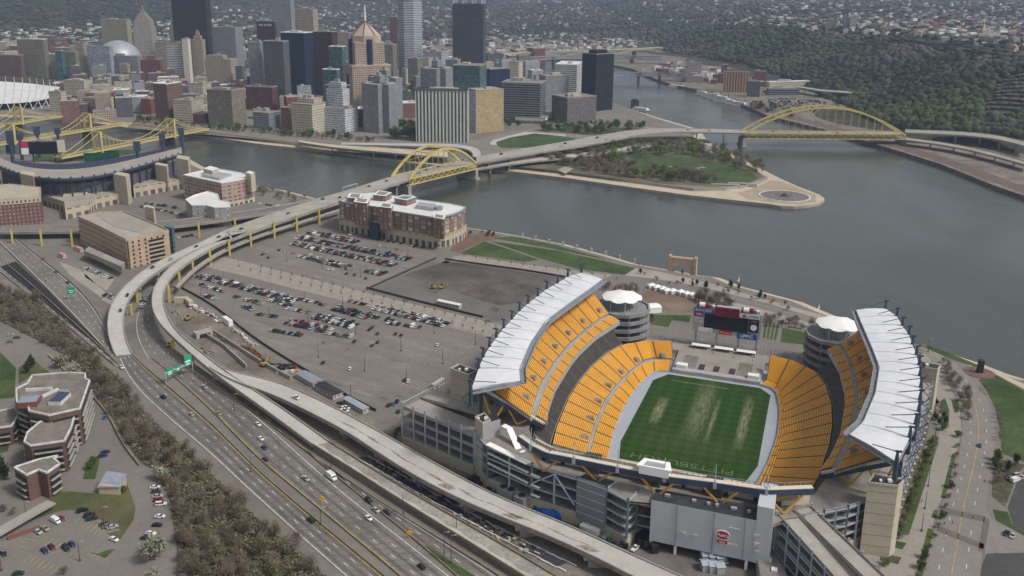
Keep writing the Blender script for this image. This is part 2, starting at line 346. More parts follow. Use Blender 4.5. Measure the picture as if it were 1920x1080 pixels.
cp.append((3000, 1600, 110)); cp.append((3500, 3000, 125)); cp.append((1500, 1000, -10)); cp.append((1900, 1250, 60)); cp.append((-3500, 2500, 60)); cp.append((-3500, 4500, 110))
cp = np.array(cp)
_S = 1000.0
_A = np.linalg.norm(cp[:, None, :2]/_S-cp[None, :, :2]/_S, axis=2)
_w = np.linalg.solve(_A+1e-4*np.eye(len(cp))*np.sign(-1), cp[:, 2])
def hz(x, y):
 x = np.asarray(x, float); y = np.asarray(y, float); sh = x.shape; q = np.stack([x.ravel(), y.ravel()], 1)/_S; out = np.zeros(len(q))
 for i in range(0, len(q), 20000):
  out[i:i+20000] = np.linalg.norm(q[i:i+20000, None]-cp[None, :, :2]/_S, axis=2) @ _w
 nz = 3*np.sin(x.ravel()/83+1.3*np.sin(y.ravel()/131))*np.sin(y.ravel()/97)+2*np.sin(x.ravel()/37+y.ravel()/53)
 X, Y = x.ravel(), y.ravel(); nz = nz+13*np.sin(X/410+np.sin(Y/600))*np.sin(Y/470+X/900)*np.clip((Y-2300)/1500, 0, 1)
 out = out+nz*np.clip((out-12)/30, 0, 1)
 return out.reshape(sh)
_gx = np.arange(-6500, 7500, 35.); _gy = np.arange(800, 13200, 35.)
_GZ = None
def hq(x, y):
 global _GZ
 if _GZ is None: a, b_ = np.meshgrid(_gx, _gy); _GZ = hz(a, b_)
 fx = np.clip((x-_gx[0])/35, 0, len(_gx)-1.001); fy = np.clip((y-_gy[0])/35, 0, len(_gy)-1.001); i = fx.astype(int); j = fy.astype(int); u = fx-i; v = fy-j
 return (_GZ[j, i]*(1-u)+_GZ[j, i+1]*u)*(1-v)+(_GZ[j+1, i]*(1-u)+_GZ[j+1, i+1]*u)*v
def hit(px, py, base=6.5):
 d = _f+_R*(px-CX)/FPX-_U*(py-CY)/FPX; d = d/np.linalg.norm(d); t = np.concatenate([np.arange(900, 4000, 12.), np.arange(4000, 13000, 40.)])
 X = _C[0]+t*d[0]; Y = t*d[1]; Z = CAMZ+t*d[2]; H = np.maximum(hq(X, Y), base); k = np.argmax(Z < H)
 if Z[k] >= H[k]: return None
 return np.array([X[k], Y[k], H[k]])
xs = np.concatenate([np.arange(-6000, -2500, 120.), np.arange(-2500, 2600, 35.), np.arange(2600, 7000, 120.)]); ys = np.concatenate([np.arange(950, 3500, 32.), np.arange(3500, 12600, 130.)])
XX, YY = np.meshgrid(xs, ys); ZZ = hz(XX, YY); ZZ = np.where(YY < 1000, -12, ZZ)
nx, ny = len(xs), len(ys)
me = bpy.data.meshes.new('hills'); vs = np.stack([XX.ravel(), YY.ravel(), ZZ.ravel()], 1)
idx = np.arange(nx*ny).reshape(ny, nx); fs = np.stack([idx[:-1, :-1].ravel(), idx[:-1, 1:].ravel(), idx[1:, 1:].ravel(), idx[1:, :-1].ravel()], 1)
me.from_pydata(vs.tolist(), [], fs.tolist()); me.update(); me.polygons.foreach_set('use_smooth', [True]*len(me.polygons))
K('hill_ground', (.045, .048, .03), var=.2, scale=.02, fine=.08, col2=(.075, .07, .05), mix_scale=.006)
me.materials.append(M['hill_ground']); ho = bpy.data.objects.new('hills', me); COL.objects.link(ho); tag(ho, 'wooded hills rising behind the city and rivers', kind='structure')
# ------------------------------------------------------------ football stadium (local frame: x across, y along the field)
ST_O = np.array([103.7, 455.3]); ST_A = math.radians(20)
_ux = np.array([math.cos(ST_A), -math.sin(ST_A)]); _vx = np.array([math.sin(ST_A), math.cos(ST_A)])
def SL(px, py, z): q = V2(G(px, py, z))-ST_O; return float(q @ _ux), float(q @ _vx)
def SW(u, v): return ST_O+u*_ux+v*_vx
def sroot(name, label, cat, group=None): return empty(name, label, cat, (ST_O[0], ST_O[1], 0), -ST_A, group)
def resamp(poly, n):
 P_ = np.array(poly, float); s = np.r_[0, np.cumsum(np.linalg.norm(np.diff(P_, axis=0), axis=1))]; t = np.linspace(0, s[-1], n)
 return np.stack([np.interp(t, s, P_[:, k]) for k in range(P_.shape[1])], 1)
def field_mat():
 m, n, p = _new('turf'); N = n.nodes.new; L = n.links.new
 tc = N('ShaderNodeTexCoord'); mp = N('ShaderNodeMapping'); mp.inputs['Rotation'].default_value = (0, 0, PI/4); L(tc.outputs['Object'], mp.inputs[0])
 ck = N('ShaderNodeTexChecker'); ck.inputs['Scale'].default_value = .2; ck.inputs['Color1'].default_value = (.026, .058, .013, 1); ck.inputs['Color2'].default_value = (.036, .074, .017, 1); L(mp.outputs[0], ck.inputs[0])
 sx = N('ShaderNodeSeparateXYZ'); L(tc.outputs['Object'], sx.inputs[0])
 st = N('ShaderNodeMapping'); st.inputs['Scale'].default_value = (1.6, .13, 1); L(tc.outputs['Object'], st.inputs[0])
 nz = N('ShaderNodeTexNoise'); nz.inputs['Scale'].default_value = 1; nz.inputs['Detail'].default_value = 5; nz.inputs['Roughness'].default_value = .7; L(st.outputs[0], nz.inputs[0])
 def mth(op, a, b=None, c=None):
  q = N('ShaderNodeMath'); q.operation = op
  for i, x in enumerate((a, b, c)):
   if x is None: continue
   if isinstance(x, (int, float)): q.inputs[i].default_value = x
   else: L(x, q.inputs[i])
  return q.outputs[0]
 tot = None
 for u, wu, v, wv, s in ((-23, 3.6, 3, 19, .65), (-1, 6.5, 14, 42, .42), (7, 1.6, 2, 30, .5), (23.5, 3.2, 6, 36, .6), (0, 30, -30, 14, .06)):
  a = mth('SUBTRACT', 1, mth('POWER', mth('ABSOLUTE', mth('DIVIDE', mth('SUBTRACT', sx.outputs[0], u), wu)), 2))
  c = mth('SUBTRACT', 1, mth('POWER', mth('ABSOLUTE', mth('DIVIDE', mth('SUBTRACT', sx.outputs[1], v), wv)), 2))
  r = mth('MULTIPLY', mth('MULTIPLY', mth('MAXIMUM', a, 0), mth('MAXIMUM', c, 0)), s)
  tot = r if tot is None else mth('ADD', tot, r)
 k = mth('MULTIPLY', tot, mth('MULTIPLY', mth('SUBTRACT', nz.outputs[0], .36), 5))
 cl = N('ShaderNodeClamp'); L(k, cl.inputs[0]); cl.inputs[2].default_value = .6
 mx = N('ShaderNodeMix'); mx.data_type = 'RGBA'; L(cl.outputs[0], mx.inputs['Factor']); L(ck.outputs[0], mx.inputs['A']); mx.inputs['B'].default_value = (.36, .33, .2, 1); L(mx.outputs['Result'], p.inputs['Base Color'])
 p.inputs['Roughness'].default_value = 1; p.inputs['Specular IOR Level'].default_value = .05
 return m
def put(o, kind=None, label=None, cat=None):
 o.location = (ST_O[0], ST_O[1], 0); o.rotation_euler = (0, 0, -ST_A)
 if kind: o['kind'] = kind
 if label: o['label'] = label
 if cat: o['category'] = cat
 return o
b = MB(); b.poly([(u, v, 7.05) for u, v in ((-60, -120), (62, -120), (62, 60), (50, 80), (-50, 80), (-60, 60))]); put(b.build('field_apron', M['apron']), 'structure', 'grey walkway round the playing field')
GRASS = [(-34.5, -40), (-31, -57.5), (31, -57.5), (35, -40), (34, 45), (27.5, 53), (-27, 53), (-34, 41)]
b = MB(); b.poly([(u, v, 7.12) for u, v in GRASS]); fo = put(b.build('field', field_mat()), 'structure', 'green football field with worn straw coloured streaks')
b = MB(); b.quad((-24, 44.4, 7.15), (10, 44.4, 7.15), (10, 44.8, 7.15), (-24, 44.8, 7.15)); b.build('field_line', K('chalk', (.28, .3, .18), var=.3, scale=.5), fo)
def text(s, size, loc, rot, m, parent, name='lettering', align='CENTER', ext=.05, sx=1.0):
 cu = bpy.data.curves.new(name, 'FONT'); cu.body = s; cu.size = size; cu.extrude = ext; cu.align_x = align; cu.align_y = 'CENTER'
 o = bpy.data.objects.new(name, cu); COL.objects.link(o); bpy.context.view_layer.update()
 dg = bpy.context.evaluated_depsgraph_get(); me = bpy.data.meshes.new_from_object(o.evaluated_get(dg)); bpy.data.objects.remove(o); bpy.data.curves.remove(cu)
 me.materials.clear(); me.materials.append(m); o = bpy.data.objects.new(name, me); COL.objects.link(o); o.location = loc; o.rotation_euler = rot; o.scale = (sx, 1, 1); o.parent = parent
 return o
text('PITTSBURGH', 7.2, (-1, -51.5, 7.15), (0, 0, PI), K('turf_letters', (.10, .14, .06), var=.4, scale=.6), fo, 'end_zone_lettering', sx=1.25)
def ringpt(P0, P1, z0, z1, t, i): a = P0[i]*(1-t)+P1[i]*t; return np.array([a[0], a[1], z0*(1-t)+z1*t])
def tier(root, side, P0, P1, z0, z1, rows, secs, seatm, name='seating_section', aisle=1.0, bare=None, skip=(), under=True, sub=5):
 """stepped seating between a front and a back curve, one mesh per section"""
 N = secs*sub+1; A = resamp(P0, N); B = resamp(P1, N); A[:, 0] *= side; B[:, 0] *= side
 out = []
 for k in range(secs):
  if k in skip: continue
  mb = MB()
  i0, i1 = k*sub, (k+1)*sub
  def line(t, i, e=0.0):
   p = ringpt(A, B, z0, z1, t, i)
   if e:
    q = ringpt(A, B, z0, z1, t, i+(1 if e > 0 else -1)); d = (q-p)[:2]; L = np.linalg.norm(d); p = p.copy(); p[:2] += d/L*min(abs(e), L*.8)
   return p
  dz = (z1-z0)/rows
  for r in range(rows):
   t0, t1 = r/rows, (r+1)/rows; zt = z0+dz*(r+1); zb = z0+dz*r
   for i in range(i0, i1):
    a0, a1 = line(t0, i), line(t0, i+1); b0, b1 = line(t1, i), line(t1, i+1)
    for q in (a0, a1, b0, b1): q[2] = zt
    mb.quad(a0, a1, b1, b0, 0) if side > 0 else mb.quad(a1, a0, b0, b1, 0)
    r0 = a0.copy(); r1 = a1.copy(); r0[2] = r1[2] = zb; mb.quad(r0, r1, a1, a0, 0)
    tm, te = t0+(t1-t0)*.18, t0+(t1-t0)*.80
    e0 = aisle/2 if i == i0 else 0; e1 = -aisle/2 if i == i1-1 else 0
    s0, s1, s2, s3 = line(tm, i, e0), line(tm, i+1, e1), line(te, i+1, e1), line(te, i, e0)
    lo = [q.copy() for q in (s0, s1, s2, s3)]
    for q in lo: q[2] = zt
    s0[2] = s1[2] = zt+.32; s2[2] = s3[2] = zt+.5
    mb.quad(s0, s1, s2, s3, 1); mb.quad(lo[0], lo[1], s1, s0, 1); mb.quad(lo[3], lo[2], s2, s3, 1)
  if under:
   for i in range(i0, i1):
    a0, a1, b0, b1 = line(0, i), line(0, i+1), line(1, i), line(1, i+1)
    lo = [q-np.array([0, 0, 1.3]) for q in (a0, a1, b1, b0)]
    mb.quad(*lo, 2); mb.quad(lo[0], lo[1], a1, a0, 2); mb.quad(lo[3], lo[2], b1, b0, 2)
   for i in (i0, i1):
    a, c = line(0, i), line(1, i); d = np.array([0, 0, 1.3]); mb.quad(a, c, c-d, a-d, 2)
  if bare and k % bare == 1:   # entrance portal cut in the rows
   i = i0+sub//2; p = line(.1, i); q = line(.3, i); mid = (p+q)/2; ang = math.atan2(*(q-p)[:2][::-1]); mb.box(mid[0], mid[1], mid[2]-.6, 4.6, 2.8, 2.0, ang, 2, 3)
  out.append(mb.build(name, [K('stand_step', (.20, .165, .13), var=.12), seatm, M['old_concrete'], M['grey_roof']], root))
 return out
L1f = [(36, -61), (39.6, -36), (41.6, -8), (41.3, 14), (40, 30), (37, 48), (34, 53.5), (27, 56)]
L1b = [(44.5, -64), (48.2, -37), (50.2, -11), (49.5, 13), (47.3, 37), (42.5, 57), (35, 64.5), (28, 66.5)]
L2f = [(46, -66), (50.3, -37), (52.6, -4), (51.7, 15), (49.3, 36), (44.5, 59), (39, 66), (27, 68)]
L2b = [(60.3, -77), (63.5, -60), (67.3, -27), (68, -5), (67.0, 20), (63, 44), (57, 61), (45, 72), (30, 77)]
RL2f = [(41.5, -61), (43, -36), (44.2, -8), (43.6, 14), (42, 30), (39, 48), (36, 58), (30, 62)]
BKf = [(61, -79), (64.2, -60), (67.9, -27), (68.6, -5), (67.6, 20), (64, 43), (58, 60)]
BKb = [(67, -84), (70.5, -65), (74.2, -30), (75.2, 0), (74.2, 22), (71.5, 42), (66, 62)]
U1f = [(63.5, -77), (67.5, -62), (71.5, -38), (73.4, 0), (73, 15), (70, 42), (66.3, 57), (62.8, 71)]
U1b = [(68.3, -79), (72.3, -56), (76.0, -27), (77.2, 0), (76, 22), (73.8, 45), (71, 58), (67.7, 69)]
U2f = [(69.5, -84), (72.7, -71), (77.3, -46), (79.2, -12), (79.0, 10), (76.3, 38), (72.5, 60), (69.5, 69)]
U2b = [(93.5, -88), (97.5, -60), (101, -30), (102, 0), (100.5, 25), (97, 50), (88, 78)]
RIN = [(73.5, -87), (79, -73), (84.5, -40), (87, -8), (84, 17), (78.5, 56), (76, 76)]
MAST = [(91, -106.5), (97, -82.3), (100, -68.8), (102, -55), (103.3, -42), (104.5, -27.6), (104.9, -13.7), (105.4, .5), (104.9, 14), (103.8, 28.5), (102.8, 43), (100, 56), (97.8, 71), (92, 82.3)]
def walkway(root, side, P0, P1, z, name='walkway', m='concrete'):
 A = resamp(P0, 40); B = resamp(P1, 40); mb = MB()
 for i in range(39):
  q = [(A[i][0]*side, A[i][1], z), (A[i+1][0]*side, A[i+1][1], z), (B[i+1][0]*side, B[i+1][1], z), (B[i][0]*side, B[i][1], z)]
  mb.quad(*q); mb.quad(*[(a, c, d-.8) for a, c, d in q])
 mb.build(name, M[m], root)
def wallstrip(root, side, P0, z0, z1, name, m, n=40, off=0.0):
 A = resamp(P0, n); mb = MB()
 for i in range(n-1):
  a, c = A[i], A[i+1]; mb.beam((a[0]*side+off, a[1], (z0+z1)/2), (c[0]*side+off, c[1], (z0+z1)/2), .35, z1-z0)
 mb.build(name, M[m], root)
for side, nm in ((-1, 'left'), (1, 'right')):
 g = sroot('grandstand', ('yellow seated grandstand on the city side of the field, under the longer white canopy' if side < 0 else 'yellow seated grandstand beside the curving road, backed by the lamp lined pavement'), 'grandstand', 'two curved grandstands of the football stadium')
 wallstrip(g, side, L1f, 7.1, 8.3, 'front_wall', 'steel_light')
 tier(g, side, L1f, L1b if side < 0 else RL2f, 8.0, 10.2 if side < 0 else 8.6, 10 if side < 0 else 3, 12, M['seat_yellow'])
 if side < 0:
  walkway(g, side, L1b, L2f, 10.2); tier(g, side, L2f, L2b, 10.8, 18.7, 19, 14, M['seat_yellow'], bare=2)
 else:
  tier(g, side, RL2f, L2b, 8.8, 18.7, 29, 14, M['seat_yellow'])
 tier(g, side, BKf, BKb, 19.4, 26.6, 11, 13, M['seat_black'], name='club_seating_section')
 wallstrip(g, side, U1f, 27.6, 30.6, 'upper_deck_fascia', 'silver')
 tier(g, side, U1f, U1b, 30.0, 33.6, 6, 13, M['seat_yellow'], name='upper_seating_section')
 walkway(g, side, U1b, U2f, 33.8)
 tier(g, side, U2f, U2b, 34.8, 50.5, 30, 14, M['seat_yellow'], name='upper_seating_section', bare=2)
 wallstrip(g, side, BKb, 7, 26, 'rear_wall', 'cream', off=side*.6)
 A = resamp(U2b, 9); mb = MB()
 for i in range(9): mb.beam((A[i][0]*side, A[i][1], 7), (A[i][0]*side, A[i][1], 48.5), 1.3)
 mb.build('deck_column', M['navy'], g)
 mb = MB(); a, c = np.array([side*64, -78.6, 28.6]), np.array([side*94.4, -89.6, 48.3]); mb.beam(a, c, 1.2, 2.6, 0)
 n = 34
 for i in range(n):
  p = a+(c-a)*(i+.5)/n; mb.box(p[0], p[1]-.2, p[2]+1.2, .95, 1.4, 1.0, 0, 1)
 mb.build('end_girder', [M['navy'], M['cream']], g)
 mb = MB()
 for tt in (.25, .62):
  p = a+(c-a)*tt; mb.beam(p-np.array([0, 0, 1]), p+np.array([side*6, -3, 0])*0+np.array([side*5, -2, -(p[2]-30)]), .8)
  q = a+(c-a)*(tt+.3); mb.beam(q-np.array([0, 0, 1]), p+np.array([side*5, -2, -(p[2]-30)]), .8)
 mb.build('brace', M['ochre'], g)
 I14 = resamp(RIN, 14); MS = np.array(MAST)
 for i in range(13):
  mb = MB(); nt_ = 8
  for r in range(nt_):
   for cc in range(3):
    pts = []
    for (tr, tc_) in ((r/nt_, cc/3), (r/nt_, (cc+1)/3), ((r+1)/nt_, (cc+1)/3), ((r+1)/nt_, cc/3)):
     tcx = .012+.976*tc_
     a_ = I14[i]*(1-tcx)+I14[i+1]*tcx; b_ = MS[i]*(1-tcx)+MS[i+1]*tcx
     p = a_*(1-tr)+b_*tr; zz = 54.8+.5*math.sin(PI*min(tr*1.1, 1))+.9*tr-.18*math.sin(PI*tc_)*tr
     pts.append((p[0]*side, p[1], zz))
    if side > 0: mb.quad(*pts)
    else: mb.quad(*pts[::-1])
    mb.quad(*[(x, y, z-.45) for x, y, z in pts], 0)
  for tc_ in (.012, .988):
   a_ = I14[i]*(1-tc_)+I14[i+1]*tc_; b_ = MS[i]*(1-tc_)+MS[i+1]*tc_; mb.beam((a_[0]*side, a_[1], 54.3), (b_[0]*side, b_[1], 55.2), .25, .5, 1)
  mb.build('canopy_panel', [M['canopy_white'], M['steel']], g)
 A = resamp(RIN, 40); mb = MB()
 nrm = []
 for i in range(39):
  for off, zz, ww, hh, mi in ((1.3, 53.6, 2.7, .5, 0), (2.7, 54.2, .2, 1.4, 1), (0, 54.4, .3, 1.4, 1)):
   t = A[min(i+1, 39)]-A[max(i, 0)]; t /= np.linalg.norm(t); nn = np.array([t[1], -t[0]]); nn = -nn if nn[0] > 0 else nn
   p, q = A[i]+nn*off, A[i+1]+nn*off; mb.beam((p[0]*side, p[1], zz), (q[0]*side, q[1], zz), ww, hh, mi)
 mb.build('canopy_gutter', [K('gutter', (.22, .225, .24), var=.2, scale=.4), M['steel']], g)
 mb2 = []
 for i in range(14):
  x, y = MS[i]; x *= side; ms = MB()
  ms.tube((x, y, 48), (x, y, 55.5), 1.0, .9, 6); ms.tube((x, y, 55.5), (x, y, 60.5), .95, .45, 6); ms.beam((x-side*.9, y, 60.4), (x+side*1.6, y, 60.6), .7, .7)
  mo = ms.build('canopy_mast', M['navy'], g)
  ms = MB(); q = I14[i]*.5+MS[i]*.5; ms.tube((x, y, 60.3), (q[0]*side, q[1], 56.9), .22, n=4); ms.tube((x, y, 55), (x+side*4.5, y, 51), .2, n=4); ms.tube((x+side*4.5, y, 51), (x+side*.5, y, 46), .2, n=4)
  ms.build('stay', M['navy'], mo)
 mb = MB()
 for i in range(14):
  x, y = MS[i]; mb.beam((I14[i][0]*side, I14[i][1], 53.3), (x*side, y, 53.9), .6, 1.0)
 for i in range(13):
  for P_ in (MS*1.0, I14, (MS+I14)/2): mb.beam((P_[i][0]*side, P_[i][1], 53.6), (P_[i+1][0]*side, P_[i+1][1], 53.6), .5, .7)
 mb.build('canopy_truss', M['steel'], g)
ns = sroot('grandstand', 'grandstand across the near end of the field, seen from behind its blue rim', 'grandstand')
RIM = [(-66.5, -110.5), (-58, -116.5), (-49.8, -120.3), (-36.5, -120.6), (-22.5, -121), (-8.5, -121.5), (5.6, -120.9), (19.6, -119.2), (33.1, -118), (44, -117), (61.5, -109)]
R_ = np.array([[u, v, 39.] for u, v in RIM])
nf = [(-36, -61.3), (36, -61.3)]; nb = [(-56, -108), (-48, -112.5), (48, -112.5), (56, -108)]
A_ = resamp(nf, 51); B_ = resamp(nb, 51)
tier(ns, 1, nf, nb, 8.0, 33.5, 46, 10, M['seat_yellow'])
mb = MB(); R2 = resamp(R_, 60)
for i in range(59):
 a, c = R2[i], R2[i+1]; t = (c-a)/np.linalg.norm(c-a); nn = np.array([-t[1], t[0], 0])
 mb.beam(a-[0, 0, 1.3], c-[0, 0, 1.3], .8, 2.6, 0)
 mb.beam(a+nn*1.5+[0, 0, -.1], c+nn*1.5+[0, 0, -.1], 2.6, .4, 1)
 if i % 1 == 0: mb.beam(a+nn*2.9+[0, 0, .1], a+nn*2.9+[0, 0, 1.7], .28, .28, 2)
 mb.beam(a+nn*2.9+[0, 0, 1.5], c+nn*2.9+[0, 0, 1.5], .16, .16, 2)
mb.build('rim_walkway', [M['navy'], M['cream'], M['steel']], ns)
for u, v in ((-31, -111), (-4, -112), (22, -111), (46, -108)): mb = MB(); mb.box(u, v, 28, 7, 5, 8.6, 0, 0); mb.build('support_pier', K('pier_dark', (.07, .06, .05), var=.2), ns)
mb = MB(); BW = [(-60, -104), (-50, -109.5), (50, -109.5), (60, -104)]; B6 = resamp(BW, 20)
for i in range(19): mb.beam((B6[i][0], B6[i][1], 31.5), (B6[i+1][0], B6[i+1][1], 31.5), .8, 8.5)
bw = mb.build('back_wall', M['cream'], ns)
for u in (-54, -45, -34, -20, -8, 2, 9, 18, 27, 39): mb = MB(); mb.box(u, -110.2, 29, 1.5, .5, 3.2, 0, 0); mb.build('door', M['glass_dark'], bw)
for u, v in ((-51, -119), (-26.5, -119.3), (-.2, -121), (25.5, -119), (50.8, -116)):
 mb = MB()
 rr = lambda q: np.array([np.interp(q, [p[0] for p in RIM], [p[0] for p in RIM]), np.interp(q, [p[0] for p in RIM], [p[1] for p in RIM]), 36.6])
 mb.beam((u, v, 29.2), rr(u-7), .75); mb.beam((u, v, 29.2), rr(u+7), .75); mb.build('brace', M['ochre'], ns)
for u in (-58, -37, -17.5, 2.5, 23, 43.5):
 v = np.interp(u, [p[0] for p in RIM], [p[1] for p in RIM]); mb = MB(); mb.tube((u, v, 39), (u, v, 47.5), .22, .16, 6); mb.beam((u, v-.5, 36.8), (u, v-.5, 40), 1.3, 1.3); mb.build('flagpole', M['steel_light'], ns)
u, v = SL(1228, 880, 41)
mb = MB(); mb.prism([(u-6.3, v-2.5), (u-5.2, v+3), (u+5.2, v+3), (u+6.3, v-2.5)], 39.2, 42.2, 0, 0); mb.prism([(u-7.4, v-2.5), (u-5.5, v+4.4), (u+5.5, v+4.4), (u+7.4, v-2.5)], 42.2, 43.0, 0, 0); mb.prism([(u-4.4, v-1.6), (u-3.8, v+1.8), (u+3.8, v+1.8), (u+4.4, v-1.6)], 43.0, 43.3, 1, 1)
mb.build('camera_booth', [M['membrane'], M['silver']], ns)
# ------------------------------------------------------------ concourse building round the near end
cb = sroot('concourse_building', 'long concourse building with open steel decks on a beige base wall', 'building')
FAC = [(-138.2, -84.5), (-92, -98.5), (-82, -108), (-57.3, -116.5), (-35, -120.5), (-21.2, -124)]
mb = MB()
deck = [(-92, -98.5), (-82, -108), (-57.3, -116.5), (-35, -120.5), (-21.2, -124), (-10.6, -129), (-1, -127), (47, -126), (52, -119), (58.8, -114.5), (66.3, -109.2), (75.5, -101.9), (83.8, -92.3), (94, -84), (98.5, -60), (106, -20), (112, 20), (113, 40), (100, 84), (74, 80), (78, 0), (72, -60), (62, -95), (50, -109.9), (-50, -109.9), (-60, -104), (-70, -84), (-76, -60), (-78, 0), (-74, 60), (-96, 84), (-106, 40), (-108, -20), (-104, -66), (-90, -72)]
mb.poly([(u, v, 29.0) for u, v in deck]); mb.poly([(u, v, 27.9) for u, v in deck[::-1]])
mb.build('concourse_deck', K('deck_floor', (.235, .215, .185), var=.14, scale=.06, fine=.4), cb, tri=True)
def frame_wall(root, pts, ztop, zbase, levels, bay, base_m='beige', name='steel_frame', slab_back=12, zb=7.0, slabs=True):
 mb = MB(); sb = MB(); bb = MB()
 for k in range(len(pts)-1):
  a, c = np.array(pts[k], float), np.array(pts[k+1], float); L = np.linalg.norm(c-a); n = max(1, round(L/bay)); d = (c-a)/L; nn = np.array([-d[1], d[0]])
  bb.beam((*a, (zb+zbase)/2), (*c, (zb+zbase)/2), .8, zbase-zb, 0)
  for i in range(n+1):
   p = a+d*L*i/n; mb.beam((*p, zbase), (*p, ztop+1.4), .9, .9)
  for lv in range(levels+1):
   z = zbase+(ztop-zbase)*lv/levels; mb.beam((*a, z), (*c, z), .5, .7)
   if slabs and lv < levels:
    p, q = a+nn*.6, c+nn*.6; sb.add([(*p, z), (*q, z), (*(q+nn*slab_back), z), (*(p+nn*slab_back), z), (*p, z-.5), (*q, z-.5), (*(q+nn*slab_back), z-.5), (*(p+nn*slab_back), z-.5)], [(0, 1, 2, 3), (7, 6, 5, 4), (0, 4, 5, 1)])
  mb.beam((*a, ztop+1.2), (*c, ztop+1.2), .2, .2)
  if slabs:
   p, q = a+nn*(slab_back+.6), c+nn*(slab_back+.6); sb.quad((*p, zb), (*q, zb), (*q, ztop), (*p, ztop))
 mb.build(name, M['steel_light'], root); bb.build('base_wall', M[base_m], root)
 if slabs: sb.build('floor_slab', M['old_concrete'], root)
frame_wall(cb, FAC[1:], 29, 13, 3, 13.5)
frame_wall(cb, [(-21.2, -124), (-10.6, -129.5)], 29, 12, 4, 11)
frame_wall(cb, [(-10.6, -129.5), (-8.4, -121.5)], 29, 12, 4, 9, slabs=False)
frame_wall(cb, [(-8.4, -121.5), (-1.2, -122)], 29, 9, 4, 8)
mb = MB()
for lv in range(4):
 for k in range(5):
  p = np.array([-20.5+lv*0+k*2, -122.5-k*.6])
  mb.beam((p[0], p[1], 12+lv*4.2), (p[0]+.1, p[1], 15.6+lv*4.2), .2, .2)
 mb.beam((-19, -121, 12.4+lv*4.2), (-12, -125, 15.8+lv*4.2), 1.6, .3)
mb.build('stair', M['steel'], cb)
a, c = np.array([-35, -121.4]), np.array([-21.4, -124.9]); mb = MB(); mb.beam((*a, 20.5), (*c, 20.5), .5, 18.5, 0)
for zz in (14.5, 18.5, 22.5, 26.5): mb.beam((a[0], a[1]-.35, zz), (c[0], c[1]-.35, zz), .3, .5, 1)
mb.prism([(-35, -121), (-21.6, -124.6), (-19, -117.5), (-32.5, -115)], 29.1, 30.2, 1, 2)
mb.build('louvre_screen', [K('louvre', (.22, .225, .235), var=.06), M['steel_light'], M['dark_roof']], cb)
mb = MB(); mb.beam((-57, -117.4, 21), (-46, -119.6, 29), .6); mb.beam((-46, -119.6, 29), (-36, -121.3, 17), .6); mb.build('cross_brace', M['steel_light'], cb)
mb = MB()
for zz, dz in ((30.5, 0), (25.8, 0), (20.6, 0)):
 mb.beam((-81.5, -109.2, zz+1.2), (-59, -117.2, zz), 3.2 if zz > 30 else 1.0, .35)
for zz in (25.6, 20.4, 15.6): mb.beam((-57.5, -117.5, zz), (-53, -118.5, zz-.3), 1.2, .35)
mb.build('awning', M['membrane'], cb)
mb = MB(); pts_ = [(-79, -96, 35), (-75.5, -97, 34.6), (-71, -101, 30.5), (-68, -104.5, 28.6), (-65, -106, 28.9)]
for p, q in zip(pts_[:-1], pts_[1:]): mb.beam(p, q, 3.0, .5)
mb.build('escalator_cover', M['membrane'], cb)
rw = sroot('parking_ramp', 'open ramp building with sloping decks at the stadium corner nearest the car park', 'ramp building')
a, c = np.array([-138.2, -84.5]), np.array([-93, -98.3]); d = (c-a)/np.linalg.norm(c-a); nn = np.array([-d[1], d[0]]); L = np.linalg.norm(c-a)
mb = MB(); W_ = 13.0
for lv in range(4):
 z0, z1 = 12.5+lv*5.2, 11.5+lv*5.2
 for s_, (off, za, zb_) in enumerate(((0, z0, z1), (W_, z0+.2, z0+3.6))):
  p, q = a+nn*(.6+off), c+nn*(.6+off); r_, s2 = p+nn*(W_-.4), q+nn*(W_-.4)
  mb.add([(*p, za), (*q, zb_), (*s2, zb_), (*r_, za), (*p, za-.8), (*q, zb_-.8), (*s2, zb_-.8), (*r_, za-.8)], [(0, 1, 2, 3), (7, 6, 5, 4), (0, 4, 5, 1), (2, 6, 7, 3), (1, 5, 6, 2), (3, 7, 4, 0)])
  mb.beam((*(p), za+.5), (*(q), zb_+.5), .25, 1.0)
mb.build('ramp_deck', K('ramp_deck', (.33, .31, .275), var=.1, scale=.1), rw)
mb = MB()
for off in (0, 2*W_+1):
 for i in range(7):
  p = a+d*L*i/6+nn*off; mb.beam((*p, 7), (*p, 31.5), .7, .7)
 for zz in (29.8, 31.2): mb.beam((*(a+nn*off), zz), (*(c+nn*off), zz-1), .25, .25)
for zz in (12, 17, 22, 27, 31): mb.beam((*a, zz), (*(a+nn*(2*W_+1)), zz), .4, .5)
mb.build('steel_frame', M['steel_light'], rw)
mb = MB(); mb.beam((*(a-nn*.3), 9.8), (*(c-nn*.3), 9.3), .8, 5.6); mb.beam((*a, 9.8), (*(a+nn*27), 9.8), .8, 5.6); mb.build('base_wall', M['beige'], rw)
